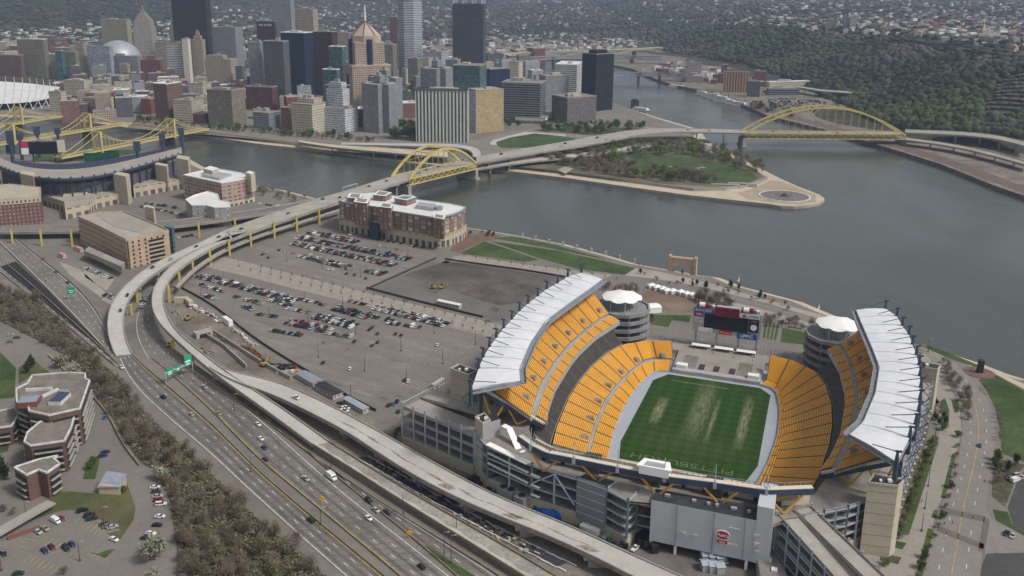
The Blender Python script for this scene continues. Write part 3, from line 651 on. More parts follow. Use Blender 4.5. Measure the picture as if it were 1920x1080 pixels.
def tower(pts, z0, z1, label, wall='beige', roof='dark_roof', side_m=None, kind='stair tower'):
 r = sroot('stair_tower', label, kind, None)
 mb = MB(); mb.prism(pts, z0, z1, 0, 0); mb.build('wall', M[wall], r)
 P_ = np.array(pts, float); cen = P_.mean(0); Q = cen+(P_-cen)*.9
 mb = MB(); mb.prism([tuple(q) for q in Q], z1+.05, z1+.25, 0, 0); mb.build('roof', M[roof], r)
 mb = MB(); n = len(pts)
 for i in range(n): mb.beam((*P_[i], z1+.35), (*P_[(i+1) % n], z1+.35), .5, .9)
 mb.build('parapet', M[wall], r)
 mb = MB(); mb.box(cen[0]+1.5, cen[1], z1+.25, 1.6, 1.6, 1.1, .3); mb.box(cen[0]-2, cen[1]-1, z1+.25, 1.0, 1.4, .8, .1); mb.build('roof_vent', M['white'], r)
 for k in range(1, int((z1-z0)/5)+1):
  mb = MB()
  for i in range(n): mb.beam((*(cen+(P_[i]-cen)*1.012), z0+k*5), (*(cen+(P_[(i+1) % n]-cen)*1.012), z0+k*5), .16, .16)
  mb.build('panel_joint', K('joint', (.36, .31, .22), var=.05), r)
 return r
tower([(-119.2, -66.5), (-107.5, -70.5), (-105, -64), (-117.2, -60)], 7, 45, 'tall beige stair tower beside the upper deck, overlooking the car park')
r = tower([(-92.5, -98), (-87, -102.3), (-84.5, -98.6), (-90, -92.6)], 7, 37.3, 'stair tower with a beige and a silver side, between the ramp building and the escalators')
mb = MB(); mb.prism([(-86.8, -102.5), (-80.9, -94.8), (-84.5, -90.8), (-90, -92.8), (-84.6, -98.6)], 15, 37.35, 0, 1); mb.build('metal_wall', [M['silver'], M['dark_roof']], r)
tower([(82, -98.6), (93.6, -97), (96, -91.5), (84.5, -90.6)], 7, 40, 'beige stair tower at the corner beside the tree lined lawn')
tower([(104.5, 45), (119, 43.5), (121, 50), (106, 53)], 7, 37, 'beige tower behind the masts of the canopy near the river bend')
for side, lb in ((-1, 'spiral ramp tower with a white tent roof beside the city side grandstand'), (1, 'spiral ramp tower with a white tent roof beside the riverside corner grandstand')):
 r = sroot('ramp_tower', lb, 'ramp tower', 'spiral ramp towers at the open end')
 cu, cv = side*67.5, 96.0; n = 12
 for lv in range(5):
  mb = MB(); z = 9.5+lv*5.2; R1 = 19.0
  pr = [(R1*.42, z+.2), (R1-1.2, z+.2), (R1-1.2, z+1.3), (R1, z+1.3), (R1, z-1.0), (R1*.42, z-1.0)]
  mb.lathe(cu, cv, pr, n, 0); mb.build('ramp_level', K('ramp_grey', (.25, .25, .255), var=.12, scale=.1), r)
 mb = MB(); mb.lathe(cu, cv, [(7.5, 7), (7.5, 31)], n, 0)
 for i in range(n):
  t = 2*PI*i/n; mb.tube((cu+17*math.cos(t), cv+17*math.sin(t), 7), (cu+17*math.cos(t), cv+17*math.sin(t), 30.5), .5, n=6)
 mb.build('core', M['old_concrete'], r)
 mb = MB();
 for i in range(8):
  t = 2*PI*(i+.5)/8; mb.tube((cu+12.5*math.cos(t), cv+12.5*math.sin(t), 30.5), (cu+12.5*math.cos(t), cv+12.5*math.sin(t), 38), .35, n=6)
  t2 = 2*PI*(i+1.5)/8; mb.beam((cu+12.5*math.cos(t), cv+12.5*math.sin(t), 36.8), (cu+12.5*math.cos(t2), cv+12.5*math.sin(t2), 36.8), .3)
 mb.build('roof_post', M['steel_light'], r)
 mb = MB(); na = 32; rings = [(0, 40.6), (2, 40.2), (5, 39.6), (8.6, 38.9), (11.4, 38.1), (13.3, 37.2)]
 vs = []
 for rr_, z in rings[1:]:
  for i in range(na):
   t = 2*PI*i/na; sc = abs(math.cos(4*t)); k = 1-.03*(1-sc)*(rr_/13.3)**2; vs.append((cu+rr_*k*math.cos(t), cv+rr_*k*math.sin(t), z+.7*(1-sc)*(rr_/13.3)**4-.3*sc*(rr_/13.3)**2+.4))
 ap = len(vs); vs.append((cu, cv, 41.1)); fs = [(i, (i+1) % na, ap) for i in range(na)]
 for k in range(len(rings)-2):
  for i in range(na): fs.append((k*na+i, (k+1)*na+i, (k+1)*na+(i+1) % na, k*na+(i+1) % na))
 mb.add(vs, fs); ro = mb.build('tent_roof', M['membrane'], r, smooth=True)
# ------------------------------------------------------------ silver clad block with the sign
sv = sroot('service_building', 'large silver clad service block raised on white legs with a red oval sign', 'building')
def clad():
 m, n, p = _new('silver_cladding'); N = n.nodes.new; L = n.links.new
 uv = N('ShaderNodeUVMap'); uv.uv_map = 'uv'; br = N('ShaderNodeTexBrick'); br.inputs['Scale'].default_value = 1; br.inputs['Brick Width'].default_value = 3.2; br.inputs['Row Height'].default_value = .75; br.inputs['Mortar Size'].default_value = .035
 br.inputs['Color1'].default_value = (.50, .51, .54, 1); br.inputs['Color2'].default_value = (.53, .54, .57, 1); br.inputs['Mortar'].default_value = (.40, .41, .44, 1); L(uv.outputs[0], br.inputs[0]); L(br.outputs[0], p.inputs['Base Color']); p.inputs['Roughness'].default_value = .45; p.inputs['Metallic'].default_value = 0
 return m
CL = clad()
F0, F1 = (-1.4, -127.2), (47.2, -127.0)
mb = MB(); mb.prism([F0, F1, (47, -118), (-1.4, -118)], 11.5, 30.6, 0, 1); mb.build('wall', [CL, M['dark_roof']], sv)
mb = MB(); mb.prism([(41, -127.2), (47.3, -127.2), (47.3, -108), (41, -108)], 11.4, 37.2, 0, 0); mb.build('tall_bay', [CL], sv)
for u in (9.5, 24.5, 36.8): mb = MB(); mb.beam((u, -127.45, 11.5), (u, -127.45, 30.6), .3, .3); mb.build('wall_joint', M['steel'], sv)
for u in (-.8, 9.5, 24.5, 38.4, 46.6):
 mb = MB(); mb.box(u, -126.4, 7, 1.1, 1.1, 4.5); mb.build('leg', M['white'], sv)
mb = MB(); mb.prism([(2, -119), (40, -119), (40, -112), (2, -112)], 7, 28, 0, 0); mb.build('inner_wall', M['old_concrete'], sv)
for u, s_ in ((4, 2.2), (17, 1.6), (24, 1.4), (28, 1.2), (36, 2.4), (43, 1.4)):
 mb = MB(); mb.box(u*.85+1, -122.5, 30.7, s_, 1.4, 1.0); mb.build('rooftop_unit', M['silver'], sv)
for u, z, w_, h_ in ((12.7, 18.3, 2.0, 1.1), (17.4, 18.2, 2.4, 1.1), (33, 25.2, 4.6, .5), (32.4, 17.6, 4.6, 1.1), (41.7, 24, 2.2, 1.1), (42, 19.8, 2.6, 2.0), (42, 17, 2.4, 1.0)):
 mb = MB(); mb.beam((u-w_/2, -127.5, z), (u+w_/2, -127.5, z), .3, h_); mb.build('wall_light', M['paint_white'], sv)
sg = MB(); vs = []
def disc(mb, u, z, ru, rz, y, m, n=28):
 P_ = [(u+ru*math.cos(2*PI*i/n), y, z+rz*math.sin(2*PI*i/n)) for i in range(n)]; B_2 = [(x, y2+.3, zz) for x, y2, zz in P_]
 mb.add(P_+B_2, [tuple(range(n))]+[tuple(range(2*n-1, n-1, -1))]+[(i, (i+1) % n, n+(i+1) % n, n+i) for i in range(n)], m)
K('sign_red', (.42, .015, .03), rough=.4, var=.03); K('sign_white', (.8, .8, .8), rough=.4, var=.02); K('sign_blue', (.02, .09, .30), rough=.4, var=.03); K('sign_gold', (.6, .4, .05), rough=.5)
disc(sg, 28.4, 21.4, 3.2, 2.3, -127.9, 0); disc(sg, 28.4, 21.4, 2.8, 1.75, -128.05, 1)
sg.beam((26.4, -127.9, 18.3), (30.4, -127.9, 18.3), .3, 1.2, 1)
so_ = sg.build('sign', [M['sign_white'], M['sign_red']], sv)
text('Heinz', 2.2, (28.4, -128.15, 21.4), (PI/2, 0, 0), M['sign_white'], sv, 'sign_lettering'); text('FIELD', 1.0, (28.4, -128.2, 18.3), (PI/2, 0, 0), M['sign_white'], sv, 'sign_lettering')
# ------------------------------------------------------------ right ramp wing
rw = sroot('parking_ramp', 'long sloping ramp building running out beside the silver block', 'ramp building')
A0 = np.array(SL(1458, 965, 29)); A1 = np.array(SL(1552, 1082, 22)); B0 = np.array(SL(1500, 958, 29)); d = (A1-A0); L = np.linalg.norm(d); d /= L; nn = np.array([-d[1], d[0]])
if nn @ (B0-A0) < 0: nn = -nn
mb = MB(); A1e = A0+d*(L+22)
for lv in range(4):
 for off, z0, z1 in ((0, 29-lv*5.3, 21.5-lv*5.3), (8.2, 29.2-lv*5.3, 25-lv*5.3)):
  if z1 < 7.5: continue
  p, q = A0+nn*off, A1e+nn*off; r_, s2 = p+nn*7.8, q+nn*7.8
  mb.add([(*p, z0), (*q, z1), (*s2, z1), (*r_, z0), (*p, z0-.8), (*q, z1-.8), (*s2, z1-.8), (*r_, z0-.8)], [(0, 1, 2, 3), (7, 6, 5, 4), (0, 4, 5, 1), (2, 6, 7, 3), (1, 5, 6, 2), (3, 7, 4, 0)])
  mb.beam((*p, z0+.5), (*q, z1+.5), .25, 1.0); mb.beam((*r_, z0+.5), (*s2, z1+.5), .25, 1.0)
mb.build('ramp_deck', M['ramp_deck'], rw)
mb = MB()
for i in range(8):
 t = i/7; p = A0+(A1e-A0)*t-nn*.5; mb.beam((*p, 7), (*p, 31-7.5*t), .7, .7); p = p+nn*17; mb.beam((*p, 7), (*p, 31-4*t), .7, .7)
for lv in range(4): mb.beam((*(A0-nn*.5), 28.5-lv*5.3), (*(A1e-nn*.5), 21-lv*5.3), .5, .6)
mb.build('steel_frame', M['steel_light'], rw)
c1, c2, c3, c4 = SL(1508, 968, 29), SL(1545, 962, 29), SL(1590, 953, 29), SL(1630, 938, 29)
frame_wall(cb, [c1, c2, c3, c4], 29, 12.5, 4, 6.5, slab_back=7)
an = sroot('annex', 'low beige annex with a grey flat roof and two skylights below the ramp', 'building')
q = [SL(1418, 1036, 13), SL(1448, 1030, 13), SL(1478, 1082, 13), SL(1428, 1090, 13)]
mb = MB(); mb.prism(q, 7, 13, 0, 1); mb.build('wall', [M['beige'], M['grey_roof']], an)
for x, y in ((1441, 1049), (1452, 1068)): u, v = SL(x, y, 13.4); mb = MB(); mb.box(u, v, 13, 2.4, 2.4, .8); mb.build('skylight', M['white'], an)
FV, FU = [-95, -80, -59, -36, -16, 5, 27, 57], [92, 95.5, 99.3, 103.3, 107.5, 111.5, 115, 120]
sf = sroot('stadium_side_wall', 'steel framed outer side of the stadium with beige piers, facing the lawn', 'wall')
mb = MB(); bb = MB()
for i in range(20):
 v0 = -88+i*7.2; u0 = np.interp(v0, FV, FU); v1 = v0+7.2; u1 = np.interp(v1, FV, FU)
 mb.beam((u0, v0, 7), (u0, v0, 31), .7, .7)
 for z in (12, 17.5, 23, 29): mb.beam((u0, v0, z), (u1, v1, z), .45, .6)
 mb.beam((u0, v0, 29), (u1, v1, 23), .3); bb.beam((u0+.6, v0, 14), (u0+.6, v0, 7), 1.6, 1.6)
 sl = 0
mb.build('steel_frame', M['steel_light'], sf); bb.build('pier', M['beige'], sf)
mb = MB()
for i in range(18):
 v0 = -88+i*7.9; u0 = np.interp(v0, FV, FU)-.6; v1 = v0+7.9; u1 = np.interp(v1, FV, FU)-.6
 for z in (12, 17.5, 23, 29.2): mb.quad((u0, v0, z), (u1, v1, z), (u1-9, v1, z), (u0-9, v0, z))
mb.build('floor_slab', M['old_concrete'], sf)
# ------------------------------------------------------------ open end: terrace, scoreboard, fence, awnings
tr = sroot('terrace', 'grey paved terrace behind the far end zone with steps and planters', 'terrace')
mb = MB(); mb.prism([(-24.5, 56), (26, 56), (27, 62), (27, 88), (60, 88), (60, 100), (-52, 100), (-52, 86), (-27, 88), (-26, 62)], 7, 9.0, 1, 0); mb.build('platform', [K('terrace_top', (.30, .27, .235), var=.1, scale=.1), M['steel_light']], tr, tri=True)
mb = MB(); mb.box(.7, 58.4, 7, 52.5, 4.4, 2.4, 0, 0); mb.build('end_wall', M['apron'], tr)
for u in (-17, .7, 18.5): mb = MB(); mb.box(u, 56.1, 7.6, 11.5, .4, 1.6, 0, 0); mb.build('wall_panel', M['tan_stone'], tr)
for u0 in (-17, 16.5):
 mb = MB()
 for k in range(12): mb.box(u0, 62.5+k*1.7, 9.0, 8.5, .45, .35+.02*k)
 mb.build('steps', M['concrete'], tr)
for u0 in (-9, 0, 9.5):
 mb = MB()
 for k in range(5):
  for s_ in (-1, 1): mb.box(u0+s_*.9, 63+k*1.6, 9.0, 1.5, 1.3, .5)
 mb.build('seat_planter', K('maroon_block', (.07, .045, .045)), tr)
for u0, v0 in ((-20.5, 61.5), (22.5, 61)):
 mb = MB(); mb.box(u0, v0, 9.1, 6.5, 4.5, 2.4, 0, 0); mb.build('white_hut', M['white'], tr)
sb = sroot('scoreboard', 'large grey framed scoreboard with a dark video screen and advertising panels', 'scoreboard')
S0 = np.array([-21.8, 106.0]); S1 = np.array([21.8, 106.0]); ZB, ZT = 17.0, 33.5
def sbx(x, z, off=0.0): return (S0[0]+x*43.6, S0[1]-off, ZB+z*(ZT-ZB))
def panel(name, x0, x1, z0, z1, m, off=.35, parent=None, th=.3):
 mb = MB(); y1 = S0[1]-off; mb.beam((S0[0]+x0*43.6, y1, ZB+(z0+z1)/2*(ZT-ZB)), (S0[0]+x1*43.6, y1, ZB+(z0+z1)/2*(ZT-ZB)), th, (z1-z0)*(ZT-ZB)); return mb.build(name, m, parent or sb)
mb = MB(); mb.box(0, 107.6, ZB, 43.6, 3.2, ZT-ZB); mb.build('frame', M['silver'], sb)
K('screen', (.008, .012, .02), rough=.25); K('drape', (.16, .015, .03), var=.25, scale=.8, streak=(1, 1, .05)); K('ad_grey', (.5, .5, .48)); K('ad_red', (.55, .05, .05)); K('ad_navy', (.02, .03, .05)); K('ad_blue2', (.02, .10, .33))
panel('screen', .17, .81, .18, .80, M['screen'], .45)
panel('advert_panel', .015, .30, .84, .985, M['ad_blue2'], .5); text('BUD LIGHT', 2.2, sbx(.157, .91, .7), (PI/2, 0, 0), M['sign_white'], sb, 'advert_lettering')
panel('advert_panel', .015, .155, .64, .82, M['ad_blue2'], .5); panel('advert_panel', .03, .14, .67, .79, M['ad_red'], .7); text('BANK', 1.2, sbx(.085, .73, .95), (PI/2, 0, 0), M['sign_white'], sb, 'advert_lettering')
panel('advert_panel', .015, .155, .38, .62, M['ad_grey'], .5)
mb = MB(); a = np.array(sbx(.06, .47, .7)); c = np.array(sbx(.14, .56, .7)); mb.beam(a, c, .2, .25); mb.build('advert_stroke', M['ad_blue2'], sb)
panel('advert_panel', .09, .30, .03, .20, M['sign_white'], .6); mb = MB(); mb.beam(sbx(.26, .11, .9), sbx(.275, .11, .9), .2, 1.2); mb.build('advert_mark', M['sign_green'], sb)
panel('advert_panel', .40, .585, .0, .165, K('ad_red2', (.52, .01, .02)), .6)
text('M', 3.0, sbx(.437, .075, .8), (PI/2, 0, 0), K('ad_yellow', (.8, .45, .01)), sb, 'advert_lettering'); text("McDonald's", 1.0, sbx(.52, .07, .8), (PI/2, 0, 0), M['sign_white'], sb, 'advert_lettering')
panel('advert_panel', .66, .95, -.06, .16, M['ad_blue2'], .6); text('UPMC', 3.2, sbx(.80, .05, .8), (PI/2, 0, 0), M['sign_white'], sb, 'advert_lettering')
panel('advert_panel', .68, .97, .80, .985, M['sign_white'], .6); text('LUMBER', 2.3, sbx(.865, .885, .8), (PI/2, 0, 0), M['ad_blue2'], sb, 'advert_lettering')
mb = MB(); disc(mb, sbx(.745, .885)[0], sbx(.745, .885)[2], 1.1, 1.1, S0[1]-1.0, 0); mb.build('advert_disc', M['ad_red'], sb)
panel('advert_panel', .82, .965, .24, .78, M['ad_navy'], .6); mb = MB(); disc(mb, sbx(.893, .45)[0], sbx(.893, .45)[2], 2.0, 2.0, S0[1]-1.0, 0); mb.build('advert_disc', M['sign_white'], sb); text('STEELERS', .9, sbx(.893, .70, .8), (PI/2, 0, 0), M['sign_gold'], sb, 'advert_lettering')
panel('speaker_drape', .32, .67, .76, 1.12, M['drape'], .8, th=1.6)
mb = MB(); mb.box(0, 107.8, ZT, 14, 3, 2.0); mb.box(-14, 108, ZT, 12, 2.6, 1.6); mb.box(14.5, 108, ZT, 12, 2.6, 1.6); mb.build('top_gantry', M['steel_light'], sb)
K('bottle_red', (.2, .02, .035), rough=.3)
for s_ in (-1, 1):
 x0 = 14*s_; mb = MB(); mb.tube((x0-5.2, 106.6, ZT+1.9), (x0+2.4, 106.6, ZT+1.9), 1.5, 1.5, 12, 0); mb.tube((x0+2.4, 106.6, ZT+1.9), (x0+4.2, 106.6, ZT+1.9), 1.5, .7, 12, 0); mb.tube((x0+4.2, 106.6, ZT+1.9), (x0+5.6, 106.6, ZT+1.9), .8, .8, 10, 1); mb.tube((x0-4, 106.6, ZT+1.9), (x0-.4, 106.6, ZT+1.9), 1.6, 1.6, 12, 1)
 mb.build('bottle_ornament', [M['bottle_red'], M['sign_white']], sb)
for u in (-19.5, -6, 8, 19.5):
 mb = MB(); mb.box(u, 107, 7, 1.3, 1.3, 10.2); mb.build('leg', M['steel_light'], sb)
fn = sroot('fence', 'grey steel fence across the open end below the scoreboard', 'fence')
mb = MB()
for i in range(46):
 u = -50+i*2.2; mb.beam((u, 103, 7), (u, 103, 12.5), .22 if i % 4 else .6)
for z in (8, 10.2, 12.4): mb.beam((-50, 103, z), (50, 103, z), .22)
mb.build('railing', M['steel_light'], fn)
K('net_grey', (.25, .25, .25), var=.2)
for i, u in enumerate((-14, .5, 14.5)):
 a = sroot('awning', ['striped white awning left of the middle, under the scoreboard', 'middle white awning under the scoreboard', 'white awning right of the middle, under the scoreboard'][i], 'awning', 'awnings under the scoreboard')
 mb = MB(); mb.add([(u-6, 98, 11.6), (u+6, 98, 11.6), (u+6, 96, 12.2), (u-6, 96, 12.2), (u-6, 94.6, 11.2), (u+6, 94.6, 11.2)], [(0, 1, 2, 3), (3, 2, 5, 4)]); mb.build('canvas', M['membrane'], a)
 mb = MB()
 for k in range(4): mb.beam((u-5.5+k*3.6, 97, 9), (u-5.5+k*3.6, 97, 11.6), .25)
 mb.box(u, 98.2, 9, 11, 1.5, 2.2); mb.build('counter', M['net_grey'], a)
# ------------------------------------------------------------ roads, decks, lots
def pl(pts, z, n):
 if not hasattr(z, '__len__'): z = [z]*len(pts)
 W = resamp(np.array([G(x, y, zz) for (x, y), zz in zip(pts, z)]), n)
 if n >= 20 and len(pts) > 3:
  k = max(1, round(n/len(pts)*.55))
  for _ in range(3):
   c = np.cumsum(np.vstack([np.repeat(W[:1], k+1, 0), W, np.repeat(W[-1:], k, 0)]), 0); S = (c[2*k+1:]-c[:-2*k-1])/(2*k+1)
   t = np.clip(np.minimum(np.arange(n), np.arange(n)[::-1])/k, 0, 1)[:, None]; W = W*(1-t)+S*t
 return W
def flat(name, pts, z, m, label=None, kind='structure'):
 return sheet(name, pts, z, M[m] if isinstance(m, str) else m, label=label, kind=kind)
def strip(name, Lp, Rp, z, m, n=40, parent=None, thick=0, kind='structure', label=None, parapet=None, pm='concrete', fm='old_concrete'):
 A = pl(Lp, z[0] if isinstance(z, tuple) else z, n); B = pl(Rp, z[1] if isinstance(z, tuple) else z, n); mb = MB()
 for i in range(n-1):
  mb.quad(A[i], B[i], B[i+1], A[i+1], 0)
  if thick:
   d = np.array([0, 0, thick]); mb.quad(A[i+1], A[i+1]-d, A[i]-d, A[i], 1); mb.quad(B[i], B[i]-d, B[i+1]-d, B[i+1], 1); mb.quad(A[i]-d, A[i+1]-d, B[i+1]-d, B[i]-d, 1)
 if thick:
  for i in (0, n-1): mb.quad(A[i], B[i], B[i]-d, A[i]-d, 1)
 o = mb.build(name, [M[m], M[fm]], parent)
 me = o.data
 if me.polygons[0].normal.z < 0: me.flip_normals()
 if kind and not parent: o['kind'] = kind
 if label: o['label'] = label
 if parapet:
  for P_, s_ in ((A, 1), (B, -1)):
   mb = MB()
   for i in range(n-1): mb.beam(P_[i]+[0, 0, parapet/2], P_[i+1]+[0, 0, parapet/2], .45, parapet)
   mb.build('parapet', M[pm], parent or o)
 return A, B, o
def dashes(A, B, t, parent, m='paint_white', w=.32, on=3.6, off=10.0, z=.06, name='lane_marking', solid=False):
 P_ = A*(1-t)+B*t; s = np.r_[0, np.cumsum(np.linalg.norm(np.diff(P_, axis=0), axis=1))]; mb = MB(); tot = s[-1]
 x = 0
 while x < tot-1:
  x1 = min(x+(3.0 if solid else on), tot); q = [np.array([np.interp(v, s, P_[:, k]) for k in range(3)]) for v in (x, x1)]; d = q[1]-q[0]; L = np.linalg.norm(d)
  if L > .1:
   nn = np.array([-d[1], d[0], 0])/L*w/2; u = np.array([0, 0, z]); mb.quad(q[0]-nn+u, q[1]-nn+u, q[1]+nn+u, q[0]+nn+u)
  x += 3.0 if solid else on+off
 if mb.v:
  o = mb.build(name, M[m], parent)
  if o.data.polygons[0].normal.z < 0: o.data.flip_normals()
  return o
def line(name, pts, z, w, h, m, parent=None, n=None, label=None, cat=None, kind=None):
 P_ = pl(pts, z, n or max(2, len(pts)*6)); mb = MB()
 for i in range(len(P_)-1): mb.beam(P_[i]+[0, 0, h/2], P_[i+1]+[0, 0, h/2], w, h)
 o = mb.build(name, M[m], parent)
 if label: o['label'] = label
 if cat: o['category'] = cat
 if kind: o['kind'] = kind
 return o
HL = [(201, 632), (217, 667), (232, 695), (262, 735), (300, 770), (345, 812), (390, 847), (455, 912), (487, 938), (535, 984), (602, 1042), (660, 1092)]
HR = [(255, 600), (290, 645), (340, 690), (400, 735), (470, 790), (540, 835), (590, 872), (620, 893), (680, 930), (745, 972), (865, 1042), (945, 1092)]
A, B, hw = strip('expressway', HL, HR, 7.10, 'road_dark', 60, label='multi lane expressway sweeping past the stadium')
W1 = pl([(226, 672), (237, 700), (264, 735), (303, 770), (348, 810), (393, 845), (458, 910), (490, 935), (538, 982), (605, 1040), (655, 1084)], 7.1, 60)
Y1 = pl([(247, 665), (270, 687), (300, 712), (350, 755), (400, 797), (440, 838), (480, 880), (520, 914), (590, 974), (650, 1022), (724, 1084)], 7.1, 60)
Y2 = pl([(285, 672), (310, 692), (350, 727), (400, 772), (440, 815), (480, 857), (545, 910), (620, 972), (690, 1030), (754, 1084)], 7.1, 60)
B3 = pl([(291, 640), (327, 673), (380, 705), (425, 740), (470, 772), (515, 812), (570, 862), (630, 915), (690, 963), (750, 1008), (845, 1084)], 7.1, 60)
C4 = pl([(300, 635), (345, 672), (400, 708), (470, 760), (530, 808), (585, 855), (640, 902), (740, 982), (780, 1012), (860, 1084)], 7.1, 60)
C5 = pl([(330, 662), (400, 716), (500, 790), (560, 838), (620, 880), (745, 964), (865, 1034), (935, 1080)], 7.1, 60)
dashes(W1, W1, 0, hw, solid=True, w=.4); dashes(W1, Y1, .34, hw); dashes(W1, Y1, .67, hw); dashes(W1, Y1, .93, hw, 'paint_yellow', solid=True)
dashes(Y2[9:], B3[9:], .06, hw, 'paint_yellow', solid=True); dashes(Y2[9:], B3[9:], .36, hw); dashes(Y2[9:], B3[9:], .66, hw); dashes(B3[9:], B3[9:], 0, hw, solid=True, w=.4); dashes(C4[18:], C5[18:], .5, hw); dashes(C4[16:], C5[16:], .9, hw, solid=True)
for P_, lb in ((Y1, 'tan kerb of the median, side of the outbound lanes'), (Y2, 'tan kerb of the median, inner side'), (C4, 'tan barrier beside the merging lane'), (C5, 'tan barrier at the foot of the raised road wall')):
 mb = MB()
 for i in range(59): mb.beam(P_[i]+[0, 0, .4], P_[i+1]+[0, 0, .4], .4, .8)
 tag(mb.build('road_barrier', K('barrier_tan', (.25, .20, .135), var=.2, scale=.2)), lb, 'barrier', 'concrete barriers along the expressway')
mb = MB()
for i in range(59):
 mb.quad(Y1[i]+[0, 0, .05], Y2[i]+[0, 0, .05], Y2[i+1]+[0, 0, .05], Y1[i+1]+[0, 0, .05])
mo = mb.build('median_surface', M['asphalt'], hw)
if mo.data.polygons[0].normal.z < 0: mo.data.flip_normals()
K('wear', (.125, .113, .102), var=.2, scale=.1)
for P_, Q_, ts in ((W1, Y1, (.17, .5, .82)), (Y2[12:], B3[12:], (.2, .5, .82)), (C4[16:], C5[16:], (.25, .75))):
 for t in ts: dashes(P_, Q_, t, hw, 'wear', w=1.5, z=.02, name='worn_lane', solid=True)
mb = MB()
for i in range(6, 60, 1):
 for P_, Q_ in ((W1, Y1), (Y2, B3), (C4, C5)):
  if P_ is not W1 and i < 22: continue
  a, c = P_[i], Q_[i]; d = c-a; L = np.linalg.norm(d); t = (P_[i]-P_[i-1]); t /= np.linalg.norm(t); u = np.array([0, 0, .03]); mb.quad(a+u, c+u, c+u+t*.28, a+u+t*.28)
o = mb.build('slab_joint', K('tar', (.085, .08, .075)), hw)
if o.data.polygons[0].normal.z < 0: o.data.flip_normals()
flat('grass_verge', [(772, 1010), (800, 1024), (845, 1052), (900, 1085), (870, 1085), (830, 1055)], 7.16, 'grass', 'narrow grass wedge between merging lanes')
for nm, Lq, Rq, lb in (('road', [(-40, 420), (0, 455), (45, 500), (87, 540), (130, 585), (182, 638), (212, 672)], [(-20, 400), (30, 448), (90, 495), (150, 540), (190, 590), (205, 625), (218, 662)], 'upper left slip road'),
     ('road', [(-40, 475), (0, 510), (37, 540), (105, 592), (150, 632), (215, 685)], [(-40, 455), (0, 485), (67, 540), (120, 590), (175, 638), (222, 683)], 'lower left slip road beside the bare woods')):
 A, B, r_ = strip(nm, Lq, Rq, 7.14, 'road_dark', 30, label=lb); dashes(A, B, .33, r_); dashes(A, B, .66, r_); dashes(A, B, .08, r_, solid=True); dashes(A, B, .92, r_, solid=True)
 for P_ in (A, B):
  mb = MB()
  for i in range(29): mb.beam(P_[i]+[0, 0, .4], P_[i+1]+[0, 0, .4], .5, .8)
  mb.build('parapet', M['barrier_tan'], r_)
A, B, r_ = strip('road', [(296, 528), (283, 543), (270, 562), (258, 582), (253, 602), (254, 622), (261, 647), (276, 672)], [(306, 530), (296, 547), (290, 565), (286, 590), (290, 615), (304, 640), (330, 668)], 7.12, 'road_dark', 30, label='dark road between the two curved viaducts'); dashes(A, B, .36, r_); dashes(A, B, .68, r_); dashes(A, B, .05, r_, solid=True)
for q in ([(155, 498), (215, 522), (200, 545), (160, 520)], [(205, 548), (232, 560), (215, 575), (190, 562)], [(110, 490), (150, 505), (200, 550), (190, 558), (130, 515)]): flat('pavement', q, 7.04, 'pave')
flat('dark_gap', [(0, 500), (60, 548), (112, 592), (170, 638), (212, 676), (182, 640), (130, 588), (87, 543), (30, 490)], 7.2, 'black')  # flat black sheet paints in the dark drop between the slip roads
def viaduct(name, label, Lq, Rq, z, m, n=60, parapet=.9, lanes=(), piers=(), pm='concrete', thick=1.6):
 e = empty(name, label, 'viaduct', G(*Lq[0], 7), 0, 'raised road decks')
 inv = e.matrix_world.inverted();
 A, B, o = strip('deck', Lq, Rq, z, m, n, None, thick, kind=None, parapet=None)
 parts = [o]
 for P_ in (A, B):
  mb = MB()
  for i in range(n-1): mb.beam(P_[i]+[0, 0, parapet/2], P_[i+1]+[0, 0, parapet/2], .45, parapet)
  parts.append(mb.build('parapet', M[pm]))
 for t in lanes: parts.append(dashes(A, B, t, None))
 for i in piers:
  c = (A[i]+B[i])/2; d = B[i]-A[i]; L = np.linalg.norm(d[:2]); an = math.atan2(d[1], d[0]); mb = MB(); mb.box(c[0], c[1], 3, L*.75, 1.8, c[2]-thick-3, an); mb.box(c[0], c[1], c[2]-thick-1.6, L*.98, 2.2, 1.5, an); parts.append(mb.build('pier', M['old_concrete']))
 loc = Vector(e.location)
 for p in parts: p.parent = e; p.location = -loc
 return A, B, e
G1L = [(425, 432), (400, 444), (360, 462), (313, 483), (282, 498), (253, 520), (230, 540), (213, 562), (203, 580), (201, 600), (201, 630), (209, 652), (217, 667)]
G1R = [(433, 450), (400, 455), (368, 468), (335, 487), (310, 500), (287, 515), (260, 537), (243, 558), (233, 578), (231, 600), (231, 622), (238, 647), (248, 664)]
A1, B1, v1 = viaduct('viaduct', 'outer curved pale viaduct, ending on the expressway', G1L, G1R, [20, 20, 20, 20, 19.5, 19, 18.5, 17.5, 16, 14, 11, 9, 7.6], 'new_concrete', lanes=(.33, .66), piers=(24, 32, 40))
FL_ = [(425, 443), (400, 458), (377, 465), (343, 483), (318, 502), (297, 523), (287, 543), (283, 562), (285, 578), (291, 600), (299, 608), (317, 626), (350, 657), (390, 692), (437, 727), (480, 757), (520, 785), (555, 812), (587, 835)]
FR_ = [(477, 432), (423, 453), (385, 472), (352, 492), (327, 512), (313, 530), (305, 547), (304, 560), (307, 575), (315, 598), (322, 612), (336, 630), (372, 656), (412, 690), (455, 720), (500, 746), (555, 784), (588, 808), (617, 829)]
A2, B2, v2 = viaduct('viaduct', 'inner curved pale viaduct with yellow columns along its outside', FL_, FR_, [20, 20, 20, 20, 20, 20, 20, 19.5, 19, 18.5, 18, 17.5, 16.5, 15, 13.5, 12.5, 11.5, 10.8, 10], 'new_concrete', 90, piers=())
